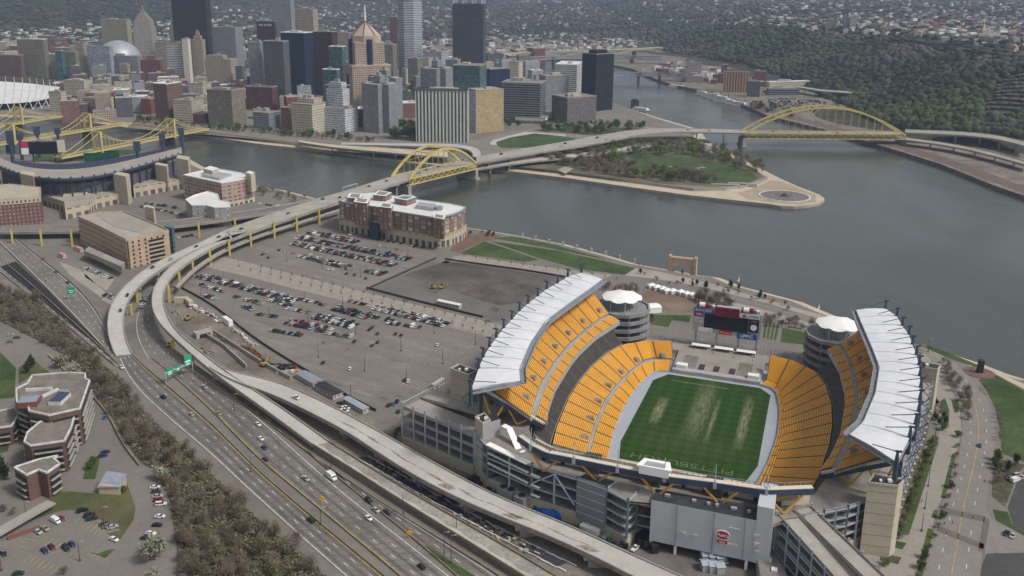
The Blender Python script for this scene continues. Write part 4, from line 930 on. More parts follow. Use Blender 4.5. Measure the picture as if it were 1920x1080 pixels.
DL = [(587, 835), (667, 884), (755, 942), (855, 1002), (950, 1062), (1000, 1092)]
DR = [(617, 829), (670, 862), (762, 920), (855, 972), (960, 1032), (1060, 1092)]
A3, B3_, v3 = viaduct('raised_road', 'old raised road on a brown retaining wall, stripped for rebuilding', DL, DR, 10, 'old_concrete', 40, thick=.8, pm='barrier_tan')
mb = MB();
for i in range(39): a, c = A3[i], A3[i+1]; mb.quad((a[0], a[1], 7), (c[0], c[1], 7), (c[0], c[1], 9.4), (a[0], a[1], 9.4))
w_ = mb.build('retaining_wall', M['dirt'], v3); w_.location = -Vector(v3.location)
P_ = A3*.62+B3_*.38; Q_ = A3*.8+B3_*.2; mb = MB()
for i in range(39):
 k1, k2 = .5+.35*math.sin(i*1.7), .5+.35*math.sin((i+1)*1.7); u = np.array([0, 0, .04]); mb.quad(A3[i]*(.95)+B3_[i]*.05+u, P_[i]*k1+Q_[i]*(1-k1)+u, P_[i+1]*k2+Q_[i+1]*(1-k2)+u, A3[i+1]*.95+B3_[i+1]*.05+u)
o = mb.build('fresh_screed', M['new_concrete'], v3); o.location = -Vector(v3.location)
if o.data.polygons[0].normal.z < 0: o.data.flip_normals()
EL = [(393, 689), (414, 704), (436, 716), (480, 728), (530, 748), (555, 761), (600, 783), (655, 812), (705, 847), (792, 902), (905, 957), (960, 978), (1060, 1018), (1167, 1071), (1215, 1096)]
ER = [(406, 685), (430, 697), (458, 706), (500, 708), (550, 729), (590, 746), (620, 761), (712, 810), (780, 850), (855, 892), (905, 918), (960, 945), (1060, 982), (1160, 1030), (1305, 1094)]
A4, B4, v4 = viaduct('viaduct', 'long unfinished viaduct with patchy new concrete, in front of the stadium', EL, ER, ([15, 14.7, 14.3]+[14]*(len(EL)-3), [15, 14.7, 14.3]+[14]*(len(ER)-3)), 'new_concrete', 90, piers=(34, 43, 52, 61, 70, 80), thick=1.8, parapet=.7)
mb = MB()
for i in range(30, 80):
 t0 = .42+.05*math.sin(i*.9); t1 = .41+.03*math.sin(i*1.3+1)
 f = lambda t, k: A4[k]*(1-t)+B4[k]*t+np.array([0, 0, .05])
 mb.quad(f(t0, i), f(t1+.05, i), f(t1+.05+.03*math.sin(i), i+1), f(.42+.05*math.sin((i+1)*.9), i+1))
 if i % 11 in (1, 2) and i > 50: mb.quad(f(.15, i), f(.42, i), f(.40, i+1), f(.18, i+1))
o = mb.build('bare_patch', K('patch', (.26, .22, .18), var=.3, scale=.5), v4); o.location = -Vector(v4.location)
if o.data.polygons[0].normal.z < 0: o.data.flip_normals()
UL = [(425, 432), (480, 412), (560, 385), (640, 361), (700, 342), (742, 330)]
UR = [(477, 432), (555, 406), (635, 379), (700, 358), (767, 337)]
UL = [(425, 432), (480, 411), (560, 385), (640, 361), (742, 330)]; UR = [(437, 448), (497, 425), (574, 400), (655, 373), (767, 337)]
A5, B5, v5 = viaduct('viaduct', 'straight grey viaduct leading onto the nearer tied arch bridge', UL, UR, 20, 'concrete', 30, piers=(22, 27), thick=2.0, lanes=(.33, .66))
LL1 = [(640, 392), (560, 417), (480, 442), (420, 466), (385, 487), (350, 514), (330, 538)]
LL2 = [(640, 394.5), (561, 419.5), (482, 445), (423, 469), (388, 490), (353, 517), (334, 541)]
A6, B6_, v6 = viaduct('viaduct', 'narrow lower deck beneath the inner viaduct, threaded between yellow columns', LL1, LL2, 13, 'concrete', 40, thick=.8)
for k, (x, yt, yb) in enumerate([(599, 391, 420), (557, 404, 434), (515, 417, 447), (471, 434, 462), (431, 451, 480), (395, 469, 497), (363, 490, 517), (338, 512, 541), (318, 535, 566), (24, 431, 456), (79, 432, 461), (136, 431, 462), (374, 417, 445), (441, 410, 427), (325, 640, 655), (362, 668, 684), (402, 695, 712), (450, 728, 742), (258, 548, 566), (247, 572, 590)]):
 b_ = G(x, yb, 7); h = HT(x, yb, yt); mb = MB(); mb.box(0, 0, 0, 1.7, 1.7, max(h, 4), .5); mb.box(0, 0, max(h, 4), 1.9, 1.9, .4, .5)
 o = mb.build('yellow_column', M['yellow_steel']); o.location = b_; tag(o, cat='column', group='yellow steel columns of the viaducts'); later(o, 'yellow steel column', 'under the curving viaducts')
A7, B7, v7 = viaduct('viaduct', 'low approach road behind the tan parking building', [(0, 425), (60, 424), (150, 424), (300, 418), (420, 402), (520, 388), (600, 372)], [(0, 436), (60, 436), (150, 435), (300, 430), (420, 414), (520, 398), (600, 380)], 14, 'asphalt', 30, lanes=(.5,))
strip('road', [(0, 462), (100, 462), (200, 458), (330, 440), (430, 425)], [(0, 448), (100, 447), (200, 444), (330, 432), (430, 418)], 7.1, 'road_dark', 20, label='surface road under the approach')
flat('pavement', [(392, 478), (440, 486), (480, 496), (565, 518), (687, 549), (946, 611), (917, 632), (820, 608), (700, 577), (550, 541), (470, 520), (383, 500)], 7.06, K('pale_pave', (.31, .275, .235), var=.08), label='pale strip with young trees between parking fields')
flat('pavement', [(836, 482), (872, 479), (985, 496), (1085, 508), (1185, 520), (1240, 528), (1235, 536), (1120, 527), (1060, 520), (900, 496), (845, 490)], 7.07, M['pale_pave'], label='pavement beside the riverside lawn')
flat('pavement', [(1190, 503), (1230, 508), (1330, 530), (1430, 560), (1520, 585), (1590, 605), (1590, 640), (1500, 610), (1400, 585), (1300, 560), (1180, 535), (1172, 516)], 7.03, M['pave'], label='pavement along the river side of the stadium')
A, B, rr_ = strip('road', [(1100, 535), (1200, 541), (1300, 551), (1400, 570), (1480, 592), (1560, 620)], [(1150, 515), (1230, 520), (1320, 539), (1410, 560), (1490, 583), (1570, 608)], 7.12, 'asphalt', 30, label='riverside road behind the scoreboard'); dashes(A, B, .5, rr_, 'paint_yellow', solid=True)
A, B, rr_ = strip('road', [(560, 446), (640, 466), (740, 482), (840, 494)], [(600, 437), (650, 450), (750, 470), (852, 480)], 7.1, 'asphalt', 20, label='street in front of the brick offices'); dashes(A, B, .5, rr_)
flat('brick_plaza', [(872, 440), (930, 440), (945, 446), (905, 452), (860, 474), (842, 470)], 7.08, K('brick_pave', (.17, .10, .085), var=.15), 'red brick plaza beside the offices')
flat('lawn', [(862, 475), (908, 452), (962, 470), (1012, 487), (985, 491), (920, 482)], 7.12, 'grass', 'triangular lawn by the brick offices')
flat('lawn', [(918, 452), (960, 457), (1047, 470), (1135, 490), (1191, 503), (1172, 515), (1085, 504), (1015, 485), (965, 468)], 7.12, 'grass', 'large riverside lawn')
flat('lawn', [(924, 446), (962, 443), (1040, 459), (1141, 487), (1100, 479), (1020, 463), (960, 453)], 7.12, 'grass', 'thin riverside lawn strip')
K('screen_black', (.05, .055, .06), var=.2)
flat('asphalt_yard', [(690, 545), (822, 486), (1062, 521), (1000, 570), (938, 603), (860, 585)], 7.05, K('yard', (.15, .14, .13), var=.12, scale=.03), 'fenced asphalt yard around the bare soil')
flat('bare_soil', [(757, 516), (836, 489), (1045, 519), (1005, 550), (985, 566), (935, 573), (870, 553), (850, 545)], 7.1, 'dark_soil', 'dark bare soil inside the fence')
for x, y, a_, b__ in ((815, 545, 13, 6), (900, 547, 10, 5), (928, 580, 11, 6), (760, 562, 9, 4), (915, 602, 9, 3)): flat('soil_patch', [(x-a_, y), (x-a_*.2, y-b__), (x+a_, y-b__*.2), (x+a_*.3, y+b__)], 7.13, 'dark_soil')
for pts, lb in (([(688, 544), (740, 520), (818, 485)], 'dark screened fence on the office side of the soil lot'), ([(834, 487), (900, 497), (1000, 510), (1060, 521)], 'dark screened fence on the river side of the soil lot'), ([(687, 541), (760, 560), (850, 583), (905, 596)], 'dark screened fence along the pale strip'), ([(340, 541), (400, 572), (480, 640), (560, 688), (580, 700)], 'dark screened fence between car park and construction yard'), ([(640, 738), (705, 772)], 'dark screened fence behind the site trailers')):
 line('screen_fence', pts, 7, .3, 1.7, 'screen_black', label=lb, cat='fence')
flat('lawn', [(1220, 590), (1297, 591), (1292, 604), (1260, 600), (1253, 613), (1222, 608)], 7.12, 'grass', 'lawn between ramp tower and scoreboard')
flat('bare_ground', [(1205, 546), (1232, 543), (1310, 556), (1345, 566), (1300, 586), (1240, 582), (1203, 578)], 7.08, 'brown_soil', 'brown worn ground behind the ramp tower')
flat('lawn', [(1467, 614), (1527, 627), (1525, 648), (1464, 641)], 7.12, 'grass', 'square lawn right of the scoreboard')
for k in range(4): flat('lawn_strip', [(1436+k*7, 600+k*2), (1440+k*7, 601+k*2), (1434+k*7, 634+k*1.4), (1430+k*7, 633+k*1.4)], 7.12, 'grass')
RL_ = [(1722, 650), (1762, 690), (1788, 728), (1803, 765), (1807, 805), (1798, 850), (1780, 915), (1762, 950), (1747, 1010), (1727, 1090)]
RR_ = [(1735, 645), (1795, 682), (1838, 725), (1862, 765), (1869, 805), (1864, 850), (1852, 915), (1848, 950), (1846, 1010), (1836, 1090)]
A, B, bv = strip('boulevard', RL_, RR_, 7.1, K('boulevard_grey', (.22, .2, .18), var=.06, scale=.05, fine=.4), 60, label='wide boulevard curving along the stadium') if False else (None, None, None)
K('boulevard_grey', (.225, .205, .185), var=.06, scale=.05, fine=.4)
A, B, bv = strip('boulevard', RL_, RR_, 7.1, 'boulevard_grey', 60, label='wide boulevard curving along the stadium')
dashes(A, B, .5, bv, 'paint_yellow', solid=True, w=.3); dashes(A, B, .26, bv); dashes(A, B, .74, bv)
strip('side_street', [(1846, 950), (1862, 975), (1930, 1010)], [(1846, 1040), (1870, 1036), (1930, 1050)], 7.13, 'boulevard_grey', 14, label='side street leaving the boulevard')
for q in ([(1768, 951), (1846, 968), (1846, 978), (1764, 961)], [(1760, 985), (1845, 1020), (1844, 1030), (1756, 995)], [(1845, 968), (1856, 975), (1846, 1035), (1834, 1032)]): flat('crossing', q, 7.16, K('crossing_brown', (.15, .125, .11), var=.1))
flat('pavement', [(1690, 1010), (1705, 1000), (1757, 835), (1762, 800), (1745, 720), (1722, 680), (1735, 655), (1765, 700), (1786, 735), (1800, 770), (1803, 806), (1794, 850), (1776, 915), (1758, 950), (1743, 1010), (1722, 1090), (1580, 1090), (1600, 1040)], 7.05, K('walk_grey', (.29, .262, .225), var=.07), label='wide stone promenade beside the stadium')
flat('lawn', [(1748, 815), (1760, 830), (1704, 1003), (1685, 1000), (1715, 900)], 7.12, 'grass', 'lawn strip along the stadium side wall')
flat('lawn', [(1675, 1013), (1700, 1018), (1692, 1030), (1668, 1024)], 7.12, 'grass'); flat('lawn', [(1650, 1036), (1690, 1045), (1684, 1058), (1650, 1050)], 7.12, 'scrub')
flat('lawn', [(1763, 752), (1772, 746), (1780, 770), (1778, 800), (1766, 790)], 7.12, 'grass'); flat('lawn', [(1784, 750), (1798, 750), (1797, 772), (1790, 774)], 7.12, 'grass')
flat('lawn', [(1835, 712), (1852, 706), (1870, 712), (1925, 742), (1925, 868), (1880, 850), (1874, 800), (1866, 765), (1852, 735)], 7.1, 'grass', 'broad lawn right of the boulevard')
flat('lawn', [(1856, 704), (1862, 700), (1925, 735), (1925, 742)], 7.12, 'grass'); flat('lawn', [(1725, 648), (1735, 646), (1800, 670), (1838, 686), (1828, 688), (1780, 672)], 7.12, 'grass', 'grass bank along the river')
for q in ([(1786, 850), (1793, 850), (1772, 935), (1764, 933)], [(1752, 955), (1760, 957), (1754, 972), (1746, 970)], [(1740, 990), (1750, 992), (1728, 1085), (1716, 1085)]): flat('lawn', q, 7.12, 'grass')
flat('riverside_path', [(1740, 655), (1790, 672), (1830, 692), (1860, 698), (1925, 732), (1925, 722), (1880, 702), (1838, 686)], 7.09, 'tan_path')
flat('parking_apron', [(1912, 890), (1890, 950), (1900, 985), (1930, 1000), (1930, 880)], 7.12, 'fresh_asphalt', 'dark new car park at the right edge')
flat('parking_apron', [(1850, 1038), (1930, 1036), (1930, 1090), (1838, 1090), (1842, 1060)], 7.14, 'fresh_asphalt', 'dark new car park in the bottom corner')
flat('lawn', [(1870, 860), (1925, 872), (1910, 885), (1885, 950), (1860, 930), (1862, 880)], 7.11, 'scrub'); flat('lawn', [(1862, 955), (1890, 960), (1898, 985), (1925, 1000), (1925, 1006), (1868, 975)], 7.12, 'grass')
flat('site_dirt', [(330, 560), (400, 580), (480, 650), (560, 695), (600, 740), (700, 785), (745, 800), (740, 830), (640, 770), (560, 720), (480, 690), (440, 700), (380, 650), (330, 610)], 7.08, 'dirt', 'bare construction ground beside the viaduct')
flat('site_dirt', [(600, 800), (640, 812), (700, 850), (790, 905), (905, 962), (1060, 1020), (1215, 1092), (1010, 1092), (860, 975), (762, 922), (670, 864), (620, 830)], 7.05, 'dirt', 'trampled construction strip below the unfinished viaduct')
flat('service_yard', [(745, 830), (900, 895), (1140, 1005), (1230, 1020), (1460, 1060), (1560, 1092), (1300, 1092), (1060, 985), (850, 890)], 7.06, K('yard2', (.15, .138, .125), var=.15, scale=.08), 'service yard behind the stadium')
# ------------------------------------------------------------ city blocks
CZ = 6.5
def foot(xl, xm, xr, yb, th=20.0, z=CZ, dmin=9.0):
 """near corner seen at (xm, yb); one wall runs back-left until xl, the other back-right until xr"""
 c = V2(G(xm, yb, z)); t = math.radians(th); dl = np.array([-math.cos(t), math.sin(t)]); dr = np.array([math.sin(t), math.cos(t)])
 def ln(d, x):
  lo, hi = 0.0, 260.0; sg = PX((*(c+d*1.0), z))[0] > xm
  for _ in range(40):
   m = (lo+hi)/2; q = PX((*(c+d*m), z))[0]
   if (q < x) == sg: lo = m
   else: hi = m
  return lo
 a, b_ = ln(dl, xl), ln(dr, xr)
 a = min(max(a, dmin), 130); b_ = min(max(b_, dmin), 110)
 return c, dl, dr, a, b_
FOOTS = []
def block(label, xl, xm, xr, yb, yt, th, wm, rm='grey_roof', name='building', cat='building', group=None, roof_units=1, parapet=True, z=CZ, tiers=None, h=None, seed=0, dmin=14):
 c, dl, dr, a, b_ = foot(xl, xm, xr, yb, th, z, dmin); h = HT(xm, yb, yt, z) if h is None else h
 R_ = empty(name, label, cat, (*c, 0), 0, group)
 loc = Vector((*c, 0))
 def P4(i0, i1, j0, j1): return [c*0+dl*a*u+dr*b_*v for u, v in ((i0, j0), (i0, j1), (i1, j1), (i1, j0))]
 FOOTS.append((c+dl*a/2+dr*b_/2, max(a, b_)*.62))
 if tiers is None: tiers = [(0, 1, 0, 1, 0, 1)]
 rg = random.Random(seed or int(xl*7+yt*3))
 for (i0, i1, j0, j1, k0, k1) in tiers:
  mb = MB(); z0 = 2 if k0 == 0 else z+h*k0; mb.prism(P4(i0, i1, j0, j1), z0, z+h*k1, 0, 0); mb.build('wall', wm, R_)
  mb = MB(); e = .02; mb.prism(P4(i0+e, i1-e, j0+e, j1-e), z+h*k1+.02, z+h*k1+.3, 0, 0); ro = mb.build('roof', M[rm], R_)
 if parapet:
  mb = MB(); P_ = P4(0, 1, 0, 1)
  for i in range(4): mb.beam((*P_[i], z+h+.4), (*P_[(i+1) % 4], z+h+.4), .7, 1.3)
  mb.build('parapet', M['concrete'] if rm != 'white_roof' else M['white'], R_)
 (i0, i1, j0, j1, k0, k1) = tiers[-1]
 for k in range(roof_units):
  s = rg.uniform(.18, .4); u = rg.uniform(i0+.1, i1-.1-s*(i1-i0)); v = rg.uniform(j0+.1, j1-.1-s*(j1-j0)); mb = MB(); mb.prism(P4(u, u+s*(i1-i0), v, v+s*(j1-j0)), z+h*k1+.3, z+h*k1+rg.uniform(3, 6), 0, 0)
  mb.build('rooftop_unit', M[rg.choice(['concrete', 'old_concrete', 'silver', 'beige'])], R_)
 return R_, c, dl*a, dr*b_, z+h
def F(n, *a, **k):
 if n not in M: M[n] = facade(n, *a, **k)
 return M[n]
F('f_brown', (.17, .10, .08), bay=3, fl=3.8, fw=.45, fh=.5); F('f_red', (.22, .07, .06), bay=3.2, fl=3.8, fw=.45, fh=.5); F('f_tan', (.40, .33, .25), bay=3, fl=3.8, fw=.45, fh=.55)
F('f_cream', (.55, .49, .38), (.08, .09, .10), bay=3.4, fl=3.9, fw=.5, fh=.5); F('f_grey', (.27, .27, .28), (.08, .09, .11), bay=2.6, fl=3.7, fw=.55, fh=.5); F('f_lgrey', (.38, .39, .41), (.16, .17, .19), bay=2.2, fl=3.6, fw=.6, fh=.5)
F('f_steelgrey', (.25, .255, .27), (.15, .155, .17), bay=2.4, fl=3.6, fw=.5, fh=.55, var=.3); F('f_navy', (.012, .02, .045), (.015, .028, .06), bay=1.8, fl=3.8, fw=.8, fh=.75, var=.3, grough=.1); F('f_maroon', (.07, .035, .04), (.03, .02, .025), bay=2.2, fl=3.6, fw=.6, fh=.6)
F('f_uss', (.035, .03, .033), (.02, .022, .03), bay=3.0, fl=3.8, fw=.6, fh=.7, var=.3); F('f_green', (.10, .16, .15), (.03, .08, .085), bay=2.2, fl=3.8, fw=.85, fh=.7, grough=.12); F('f_banded', (.55, .57, .60), (.09, .12, .16), bay=40, fl=4.0, fw=1.0, fh=.5, var=.2)
F('f_whiteband', (.62, .62, .60), (.10, .11, .13), bay=30, fl=3.9, fw=1.0, fh=.45, var=.2); F('f_darkband', (.20, .21, .23), (.03, .035, .04), bay=40, fl=3.9, fw=1.0, fh=.55, var=.2)
F('f_gateway', (.58, .57, .51), (.065, .105, .10), bay=5.2, fl=80, fw=.5, fh=1.0, var=.15); F('f_gold', (.44, .36, .21), (.26, .2, .11), bay=3.0, fl=3.4, fw=.5, fh=.5, var=.3); F('f_goldside', (.55, .55, .58), (.18, .18, .22), bay=3.2, fl=3.6, fw=.6, fh=.5)
F('f_black', (.016, .018, .022), (.014, .018, .024), bay=1.7, fl=3.8, fw=.6, fh=.7, var=.6, grough=.15); F('f_pink', (.43, .34, .28), (.10, .06, .045), bay=3.4, fl=3.8, fw=.5, fh=.5); F('f_whitegrid', (.60, .61, .63), (.13, .17, .22), bay=3.6, fl=3.6, fw=.72, fh=.45)
F('f_ppg', (.05, .055, .065), (.045, .055, .07), bay=1.5, fl=3.8, fw=.55, fh=.7, var=.4, grough=.1); F('f_slabtan', (.33, .29, .20), (.22, .2, .14), bay=2.4, fl=3.5, fw=.6, fh=.5, var=.2); F('f_bluegrey', (.32, .36, .42), (.28, .31, .36), bay=8, fl=6, fw=.8, fh=.8, var=.1)
F('f_orange', (.46, .27, .13), (.10, .07, .06), bay=6, fl=60, fw=.45, fh=1.0); F('f_darkgrey', (.12, .12, .125), (.05, .055, .06), bay=2.4, fl=3.7, fw=.5, fh=.5); F('f_olive', (.22, .2, .15), (.09, .09, .08), bay=2.2, fl=3.8, fw=.5, fh=.6)
B_ = block
# --- left part
B_('long brown brick block behind the white curved roof at the left edge', -30, 44, 50, 158, 104, 4, M['f_brown'])
B_('grey gridded tower with white hipped top, leftmost tall tower', 41, 90, 98, 156, 74, 6, M['f_olive'], 'white_roof', 'tower', 'tower')
B_('pale slab tower just right of the white topped tower', 93, 114, 120, 155, 103, 6, M['f_tan'], name='tower', cat='tower'); B_('grey tan slab tower beside a teal glass strip', 119, 147, 152, 155, 98, 6, M['f_olive'], name='tower', cat='tower'); B_('narrow teal glass block between two pale slabs', 113, 121, 124, 157, 96, 6, M['f_green'])
B_('narrow tan tower left of the blank blue grey slab', 148, 163, 168, 150, 80, 6, M['f_tan'], name='tower', cat='tower'); B_('blank grey tower shaft behind the blue grey slab', 160, 178, 185, 146, 86, 6, M['f_bluegrey'], name='tower', cat='tower')
B_('blank blue grey slab tower in front of the domed arena', 173, 211, 217, 152, 88, 8, M['f_bluegrey'], name='tower', cat='tower')
B_('wide tan and gold slab tower behind the domed arena', 196, 244, 252, 116, 37, 8, M['f_slabtan'], 'beige', 'tower', 'tower')
B_('grey colonnaded block beneath the domed arena', 213, 262, 268, 150, 106, 6, M['f_grey']); B_('narrow tan tower in front of the grey colonnaded block', 226, 241, 244, 152, 121, 6, M['f_tan'])
B_('dark red brick block below the spired tower', 268, 303, 307, 150, 110, 6, M['f_red'], tiers=[(0, 1, 0, 1, 0, .93), (.3, .7, .2, .8, .93, 1.1)]); B_('tan block behind the white banded tower', 295, 318, 322, 140, 80, 6, M['f_tan'])
B_('white and dark banded office tower beside a blank white slab', 317, 347, 351, 155, 82, 6, M['f_whiteband'], name='tower', cat='tower'); B_('blank white slab tower', 347, 358, 363, 156, 73, 6, M['cream'], name='tower', cat='tower'); B_('slender beige gothic tower with stepped crown', 364, 385, 390, 154, 75, 8, M['f_tan'], name='tower', cat='tower', tiers=[(0, 1, 0, 1, 0, 1), (.2, .8, .2, .8, 1, 1.1), (.35, .65, .35, .65, 1.1, 1.2)])
B_('slim beige tower left of the giant dark tower', 324, 338, 343, 130, 40, 8, M['f_tan'], name='tower', cat='tower', tiers=[(0, 1, 0, 1, 0, .9), (.2, .8, .2, .8, .9, 1.05)])
B_('giant dark brown steel tower reaching out of the picture', 332, 395, 404, 140, -70, 10, M['f_uss'], 'dark_roof', 'tower', 'tower', h=250)
B_('grey stone block tower right of the giant dark tower', 400, 446, 460, 140, 52, 12, M['f_steelgrey'], name='tower', cat='tower'); B_('ornate gold tan hotel block with ribbed walls', 388, 436, 448, 170, 112, 8, M['f_tan'], tiers=[(0, 1, 0, 1, 0, 1), (.35, 1, .2, .9, 1, 1.12)])
B_('dark slim tower with a white edge beside the gold tan hotel', 444, 457, 462, 172, 124, 6, M['f_darkgrey'])
B_('brown grey classical block with red roof edge and tall arched centre', 392, 438, 463, 238, 170, 18, M['f_olive'], 'brick_red'); B_('brick and stone striped block with white cornice', 293, 318, 346, 228, 158, 20, M['f_brown'], 'white_roof'); B_('cream office block facing the river road, left of a red shed', 327, 362, 384, 232, 190, 14, M['f_cream'])
B_('small red brick block below the classical block', 362, 385, 393, 233, 214, 14, M['f_red']); B_('cream block with dark framed windows behind the classical block', 355, 382, 398, 190, 158, 10, M['f_cream']); B_('yellow cream low block with banded windows', 157, 189, 215, 213, 186, 20, F('f_yband', (.50, .43, .26), (.10, .09, .08), bay=30, fl=4, fw=.85, fh=.35))
B_('blank red brick block by the river road', 266, 284, 290, 215, 186, 10, M['brick_red']); B_('cream block with a dark barrel corner beside the white curved roof', 95, 118, 126, 210, 173, 12, M['f_cream']); B_('wide cream block with setbacks left of the blue grey slab', 122, 160, 176, 182, 152, 12, M['f_cream'], 'tan_roof')
# --- centre
B_('low diamond patterned garage by the river', 476, 505, 528, 243, 213, 24, F('f_diamond', (.10, .12, .14), (.5, .52, .53), bay=2.2, fl=3.2, fw=.5, fh=.5, var=.1), 'grey_roof'); B_('maroon brick block with arched top floor', 463, 512, 523, 208, 164, 14, M['f_maroon'] if False else F('f_mar2', (.13, .045, .045), bay=3, fl=4), 'brick_brown')
B_('stepped grey stone skyscraper in front of the red signed tower', 472, 494, 502, 200, 80, 12, M['f_grey'], name='tower', cat='tower'); B_('dark grey slab tower with a pale blue barrel top', 500, 537, 548, 205, 78, 14, F('f_dimgrey', (.115, .105, .115), (.06, .06, .07), bay=2.0, fl=3.6, fw=.5, fh=.5), name='tower', cat='tower')
kl, c, a, d, zt = B_('tower with dark red crown bearing white letters', 487, 520, 527, 150, 40, 10, M['f_maroon'], name='tower', cat='tower')
text('K&L GATES', 6.5, (float((a*.5)[0]+math.sin(-.2)*0), float((a*.5)[1])-1.5, zt-9), (PI/2, 0, -math.radians(10)), M['sign_white'], kl, 'sign_lettering', ext=.2)
B_('pale grey gridded tower running out of the top beside the red signed tower', 519, 552, 559, 150, -30, 10, M['f_grey'], name='tower', cat='tower', h=225); B_('wide beige gridded tower with flat top', 541, 592, 601, 140, 18, 10, M['f_tan'], 'beige', 'tower', 'tower')
B_('dark blue glass tower with faceted front', 533, 575, 592, 190, 62, 16, M['f_navy'], 'white_roof', 'tower', 'tower'); B_('dark maroon gridded tower joined to the dark blue one', 590, 627, 637, 180, 60, 12, M['f_maroon'], name='tower', cat='tower'); B_('green glass tower with stepped white top', 620, 645, 652, 190, 88, 14, M['f_green'], 'white_roof', 'tower', 'tower'); B_('low green glass block with white roof edge', 607, 634, 640, 200, 131, 14, M['f_green'], 'white_roof')
B_('tan narrow tower behind the pyramid topped tower', 635, 657, 664, 130, 62, 10, M['f_tan'], name='tower', cat='tower'); B_('grey tan old tower right of the pyramid topped tower', 716, 738, 746, 155, 84, 14, M['f_olive'], name='tower', cat='tower'); B_('slim brown tower left of the white banded round tower', 733, 747, 752, 130, 32, 10, M['f_brown'], name='tower', cat='tower')
B_('brown and tan ribbed tower behind the white striped slab', 766, 784, 791, 180, 110, 12, M['f_olive'], name='tower', cat='tower'); B_('small white block right of the white banded round tower', 788, 804, 812, 150, 110, 12, M['f_cream']); B_('white classical block behind the glass spired tower', 796, 828, 842, 140, 98, 12, M['f_lgrey'])
B_('cream stone store block by the river with water tank', 548, 587, 613, 252, 197, 24, M['f_cream'], 'tan_roof', tiers=[(0, 1, 0, 1, 0, 1), (.1, .9, .3, .9, 1, 1.16)], roof_units=3); B_('narrow brick block left of the cream store block', 528, 546, 551, 243, 203, 22, F('f_brick2', (.26, .13, .10), bay=3, fl=4))
B_('white and blue stepped apartment block on a wide base', 608, 648, 672, 250, 206, 26, M['f_whitegrid'], 'grey_roof'); B_('upper tower of the white and blue stepped apartments', 612, 646, 660, 246, 162, 26, M['f_whitegrid'], 'silver', name='tower', cat='tower', tiers=[(.05, .95, .05, .95, 0, .93), (.15, .85, .15, .85, .93, 1.07)])
def cross(label, xl, xm, xr, yb, yt, th): return B_(label, xl, xm, xr, yb, yt, th, M['f_steelgrey'], 'silver', 'tower', 'tower', tiers=[(.22, .78, 0, 1, 0, 1), (0, 1, .25, .75, 0, 1), (.38, .62, .35, .65, 1, 1.16)], parapet=False, roof_units=2)
cross('nearest grey cross plan tower with shallow crown', 672, 722, 756, 252, 160, 32); cross('grey cross plan tower behind the nearest cross plan one', 686, 738, 762, 232, 148, 30); cross('grey cross plan tower behind the white striped slab', 783, 830, 856, 215, 130, 24)
gt, c, a, d, zt = B_('broad white slab with vertical green window strips beside the road', 780, 876, 880, 268, 172, 5, M['f_gateway'], 'grey_roof', 'tower', 'tower', roof_units=4)
mb = MB(); q = [a*0, a, a+d, d]
for i in range(4): mb.beam((*q[i], zt+2.2), (*q[(i+1) % 4], zt+2.2), 1.2, 3.2)
mb.build('attic', M['f_darkgrey'], gt)
gd, c, a, d, zt = B_('gold gridded office slab right of the white striped slab', 878, 893, 944, 250, 170, 62, M['f_gold'], 'tan_roof', 'tower', 'tower'); mb = MB(); n_ = np.array([-a[1], a[0]])/np.linalg.norm(a); n_ = n_ if n_ @ d < 0 else -n_; mb.prism([n_*.4, a+n_*.4, a-n_*.2, -n_*.2], 2, zt-.5, 0, 0); mb.build('side_wall', M['f_goldside'], gd)
B_('dark banded office slab above a low white pavilion', 940, 1012, 1022, 232, 157, 12, M['f_darkband'], 'grey_roof', 'tower', 'tower'); B_('low white pavilion with dark glass front', 966, 1022, 1036, 233, 222, 12, F('f_pav', (.6, .6, .56), (.04, .05, .05), bay=3, fl=12, fw=.8, fh=.6), 'grey_roof')
B_('grey gridded tower left of the white rounded tower', 1010, 1022, 1065, 206, 143, 66, M['f_grey'], 'grey_roof', 'tower', 'tower'); B_('white rounded corner office tower with banded windows', 1040, 1080, 1091, 195, 122, 12, M['f_whiteband'], 'white_roof', 'tower', 'tower'); bk = B_('black glass tower standing by the far river', 1089, 1115, 1148, 209, 102, 50, M['f_black'], 'dark_roof', 'tower', 'tower', tiers=[(0, 1, 0, 1, 0, 1), (.25, .8, .2, .8, 1, 1.06)], roof_units=0)
B_('brown grey six storey block in front of the black tower', 1034, 1063, 1117, 232, 184, 58, M['f_darkgrey'] if False else F('f_bg6', (.16, .145, .14), (.08, .08, .085), bay=3, fl=4), 'grey_roof', roof_units=2); B_('cream tower block behind the dark banded slab', 954, 972, 980, 165, 117, 14, M['f_cream'], name='tower', cat='tower')
B_('green glass block at the foot of the spired glass tower', 850, 900, 912, 200, 124, 12, M['f_green']); B_('dark blue zigzag block right of the spired glass tower', 910, 918, 956, 175, 130, 60, M['f_navy']); B_('small grey green block beside the green glass block', 836, 858, 864, 190, 113, 12, M['f_grey'])
R_, c, a, d, zt = B_('dark glass gothic tower with rows of glass spires', 849, 906, 911, 160, 22, 6, M['f_ppg'], 'dark_roof', 'tower', 'tower', h=183, parapet=False, roof_units=0)
for u in (.04, .34, .66, .96):
 for v in (.05, .95):
  p = a*u+d*v; mb = MB(); s = 2.6 if u in (.04, .96) else 1.9; mb.box(p[0], p[1], zt, s*2, s*2, 4, .1); mb.add([(p[0]-s, p[1]-s, zt+4), (p[0]+s, p[1]-s, zt+4), (p[0]+s, p[1]+s, zt+4), (p[0]-s, p[1]+s, zt+4), (p[0], p[1], zt+15)], [(0, 1, 4), (1, 2, 4), (2, 3, 4), (3, 0, 4)]); mb.build('spire', K('spire_glass', (.35, .38, .42), rough=.2), R_)
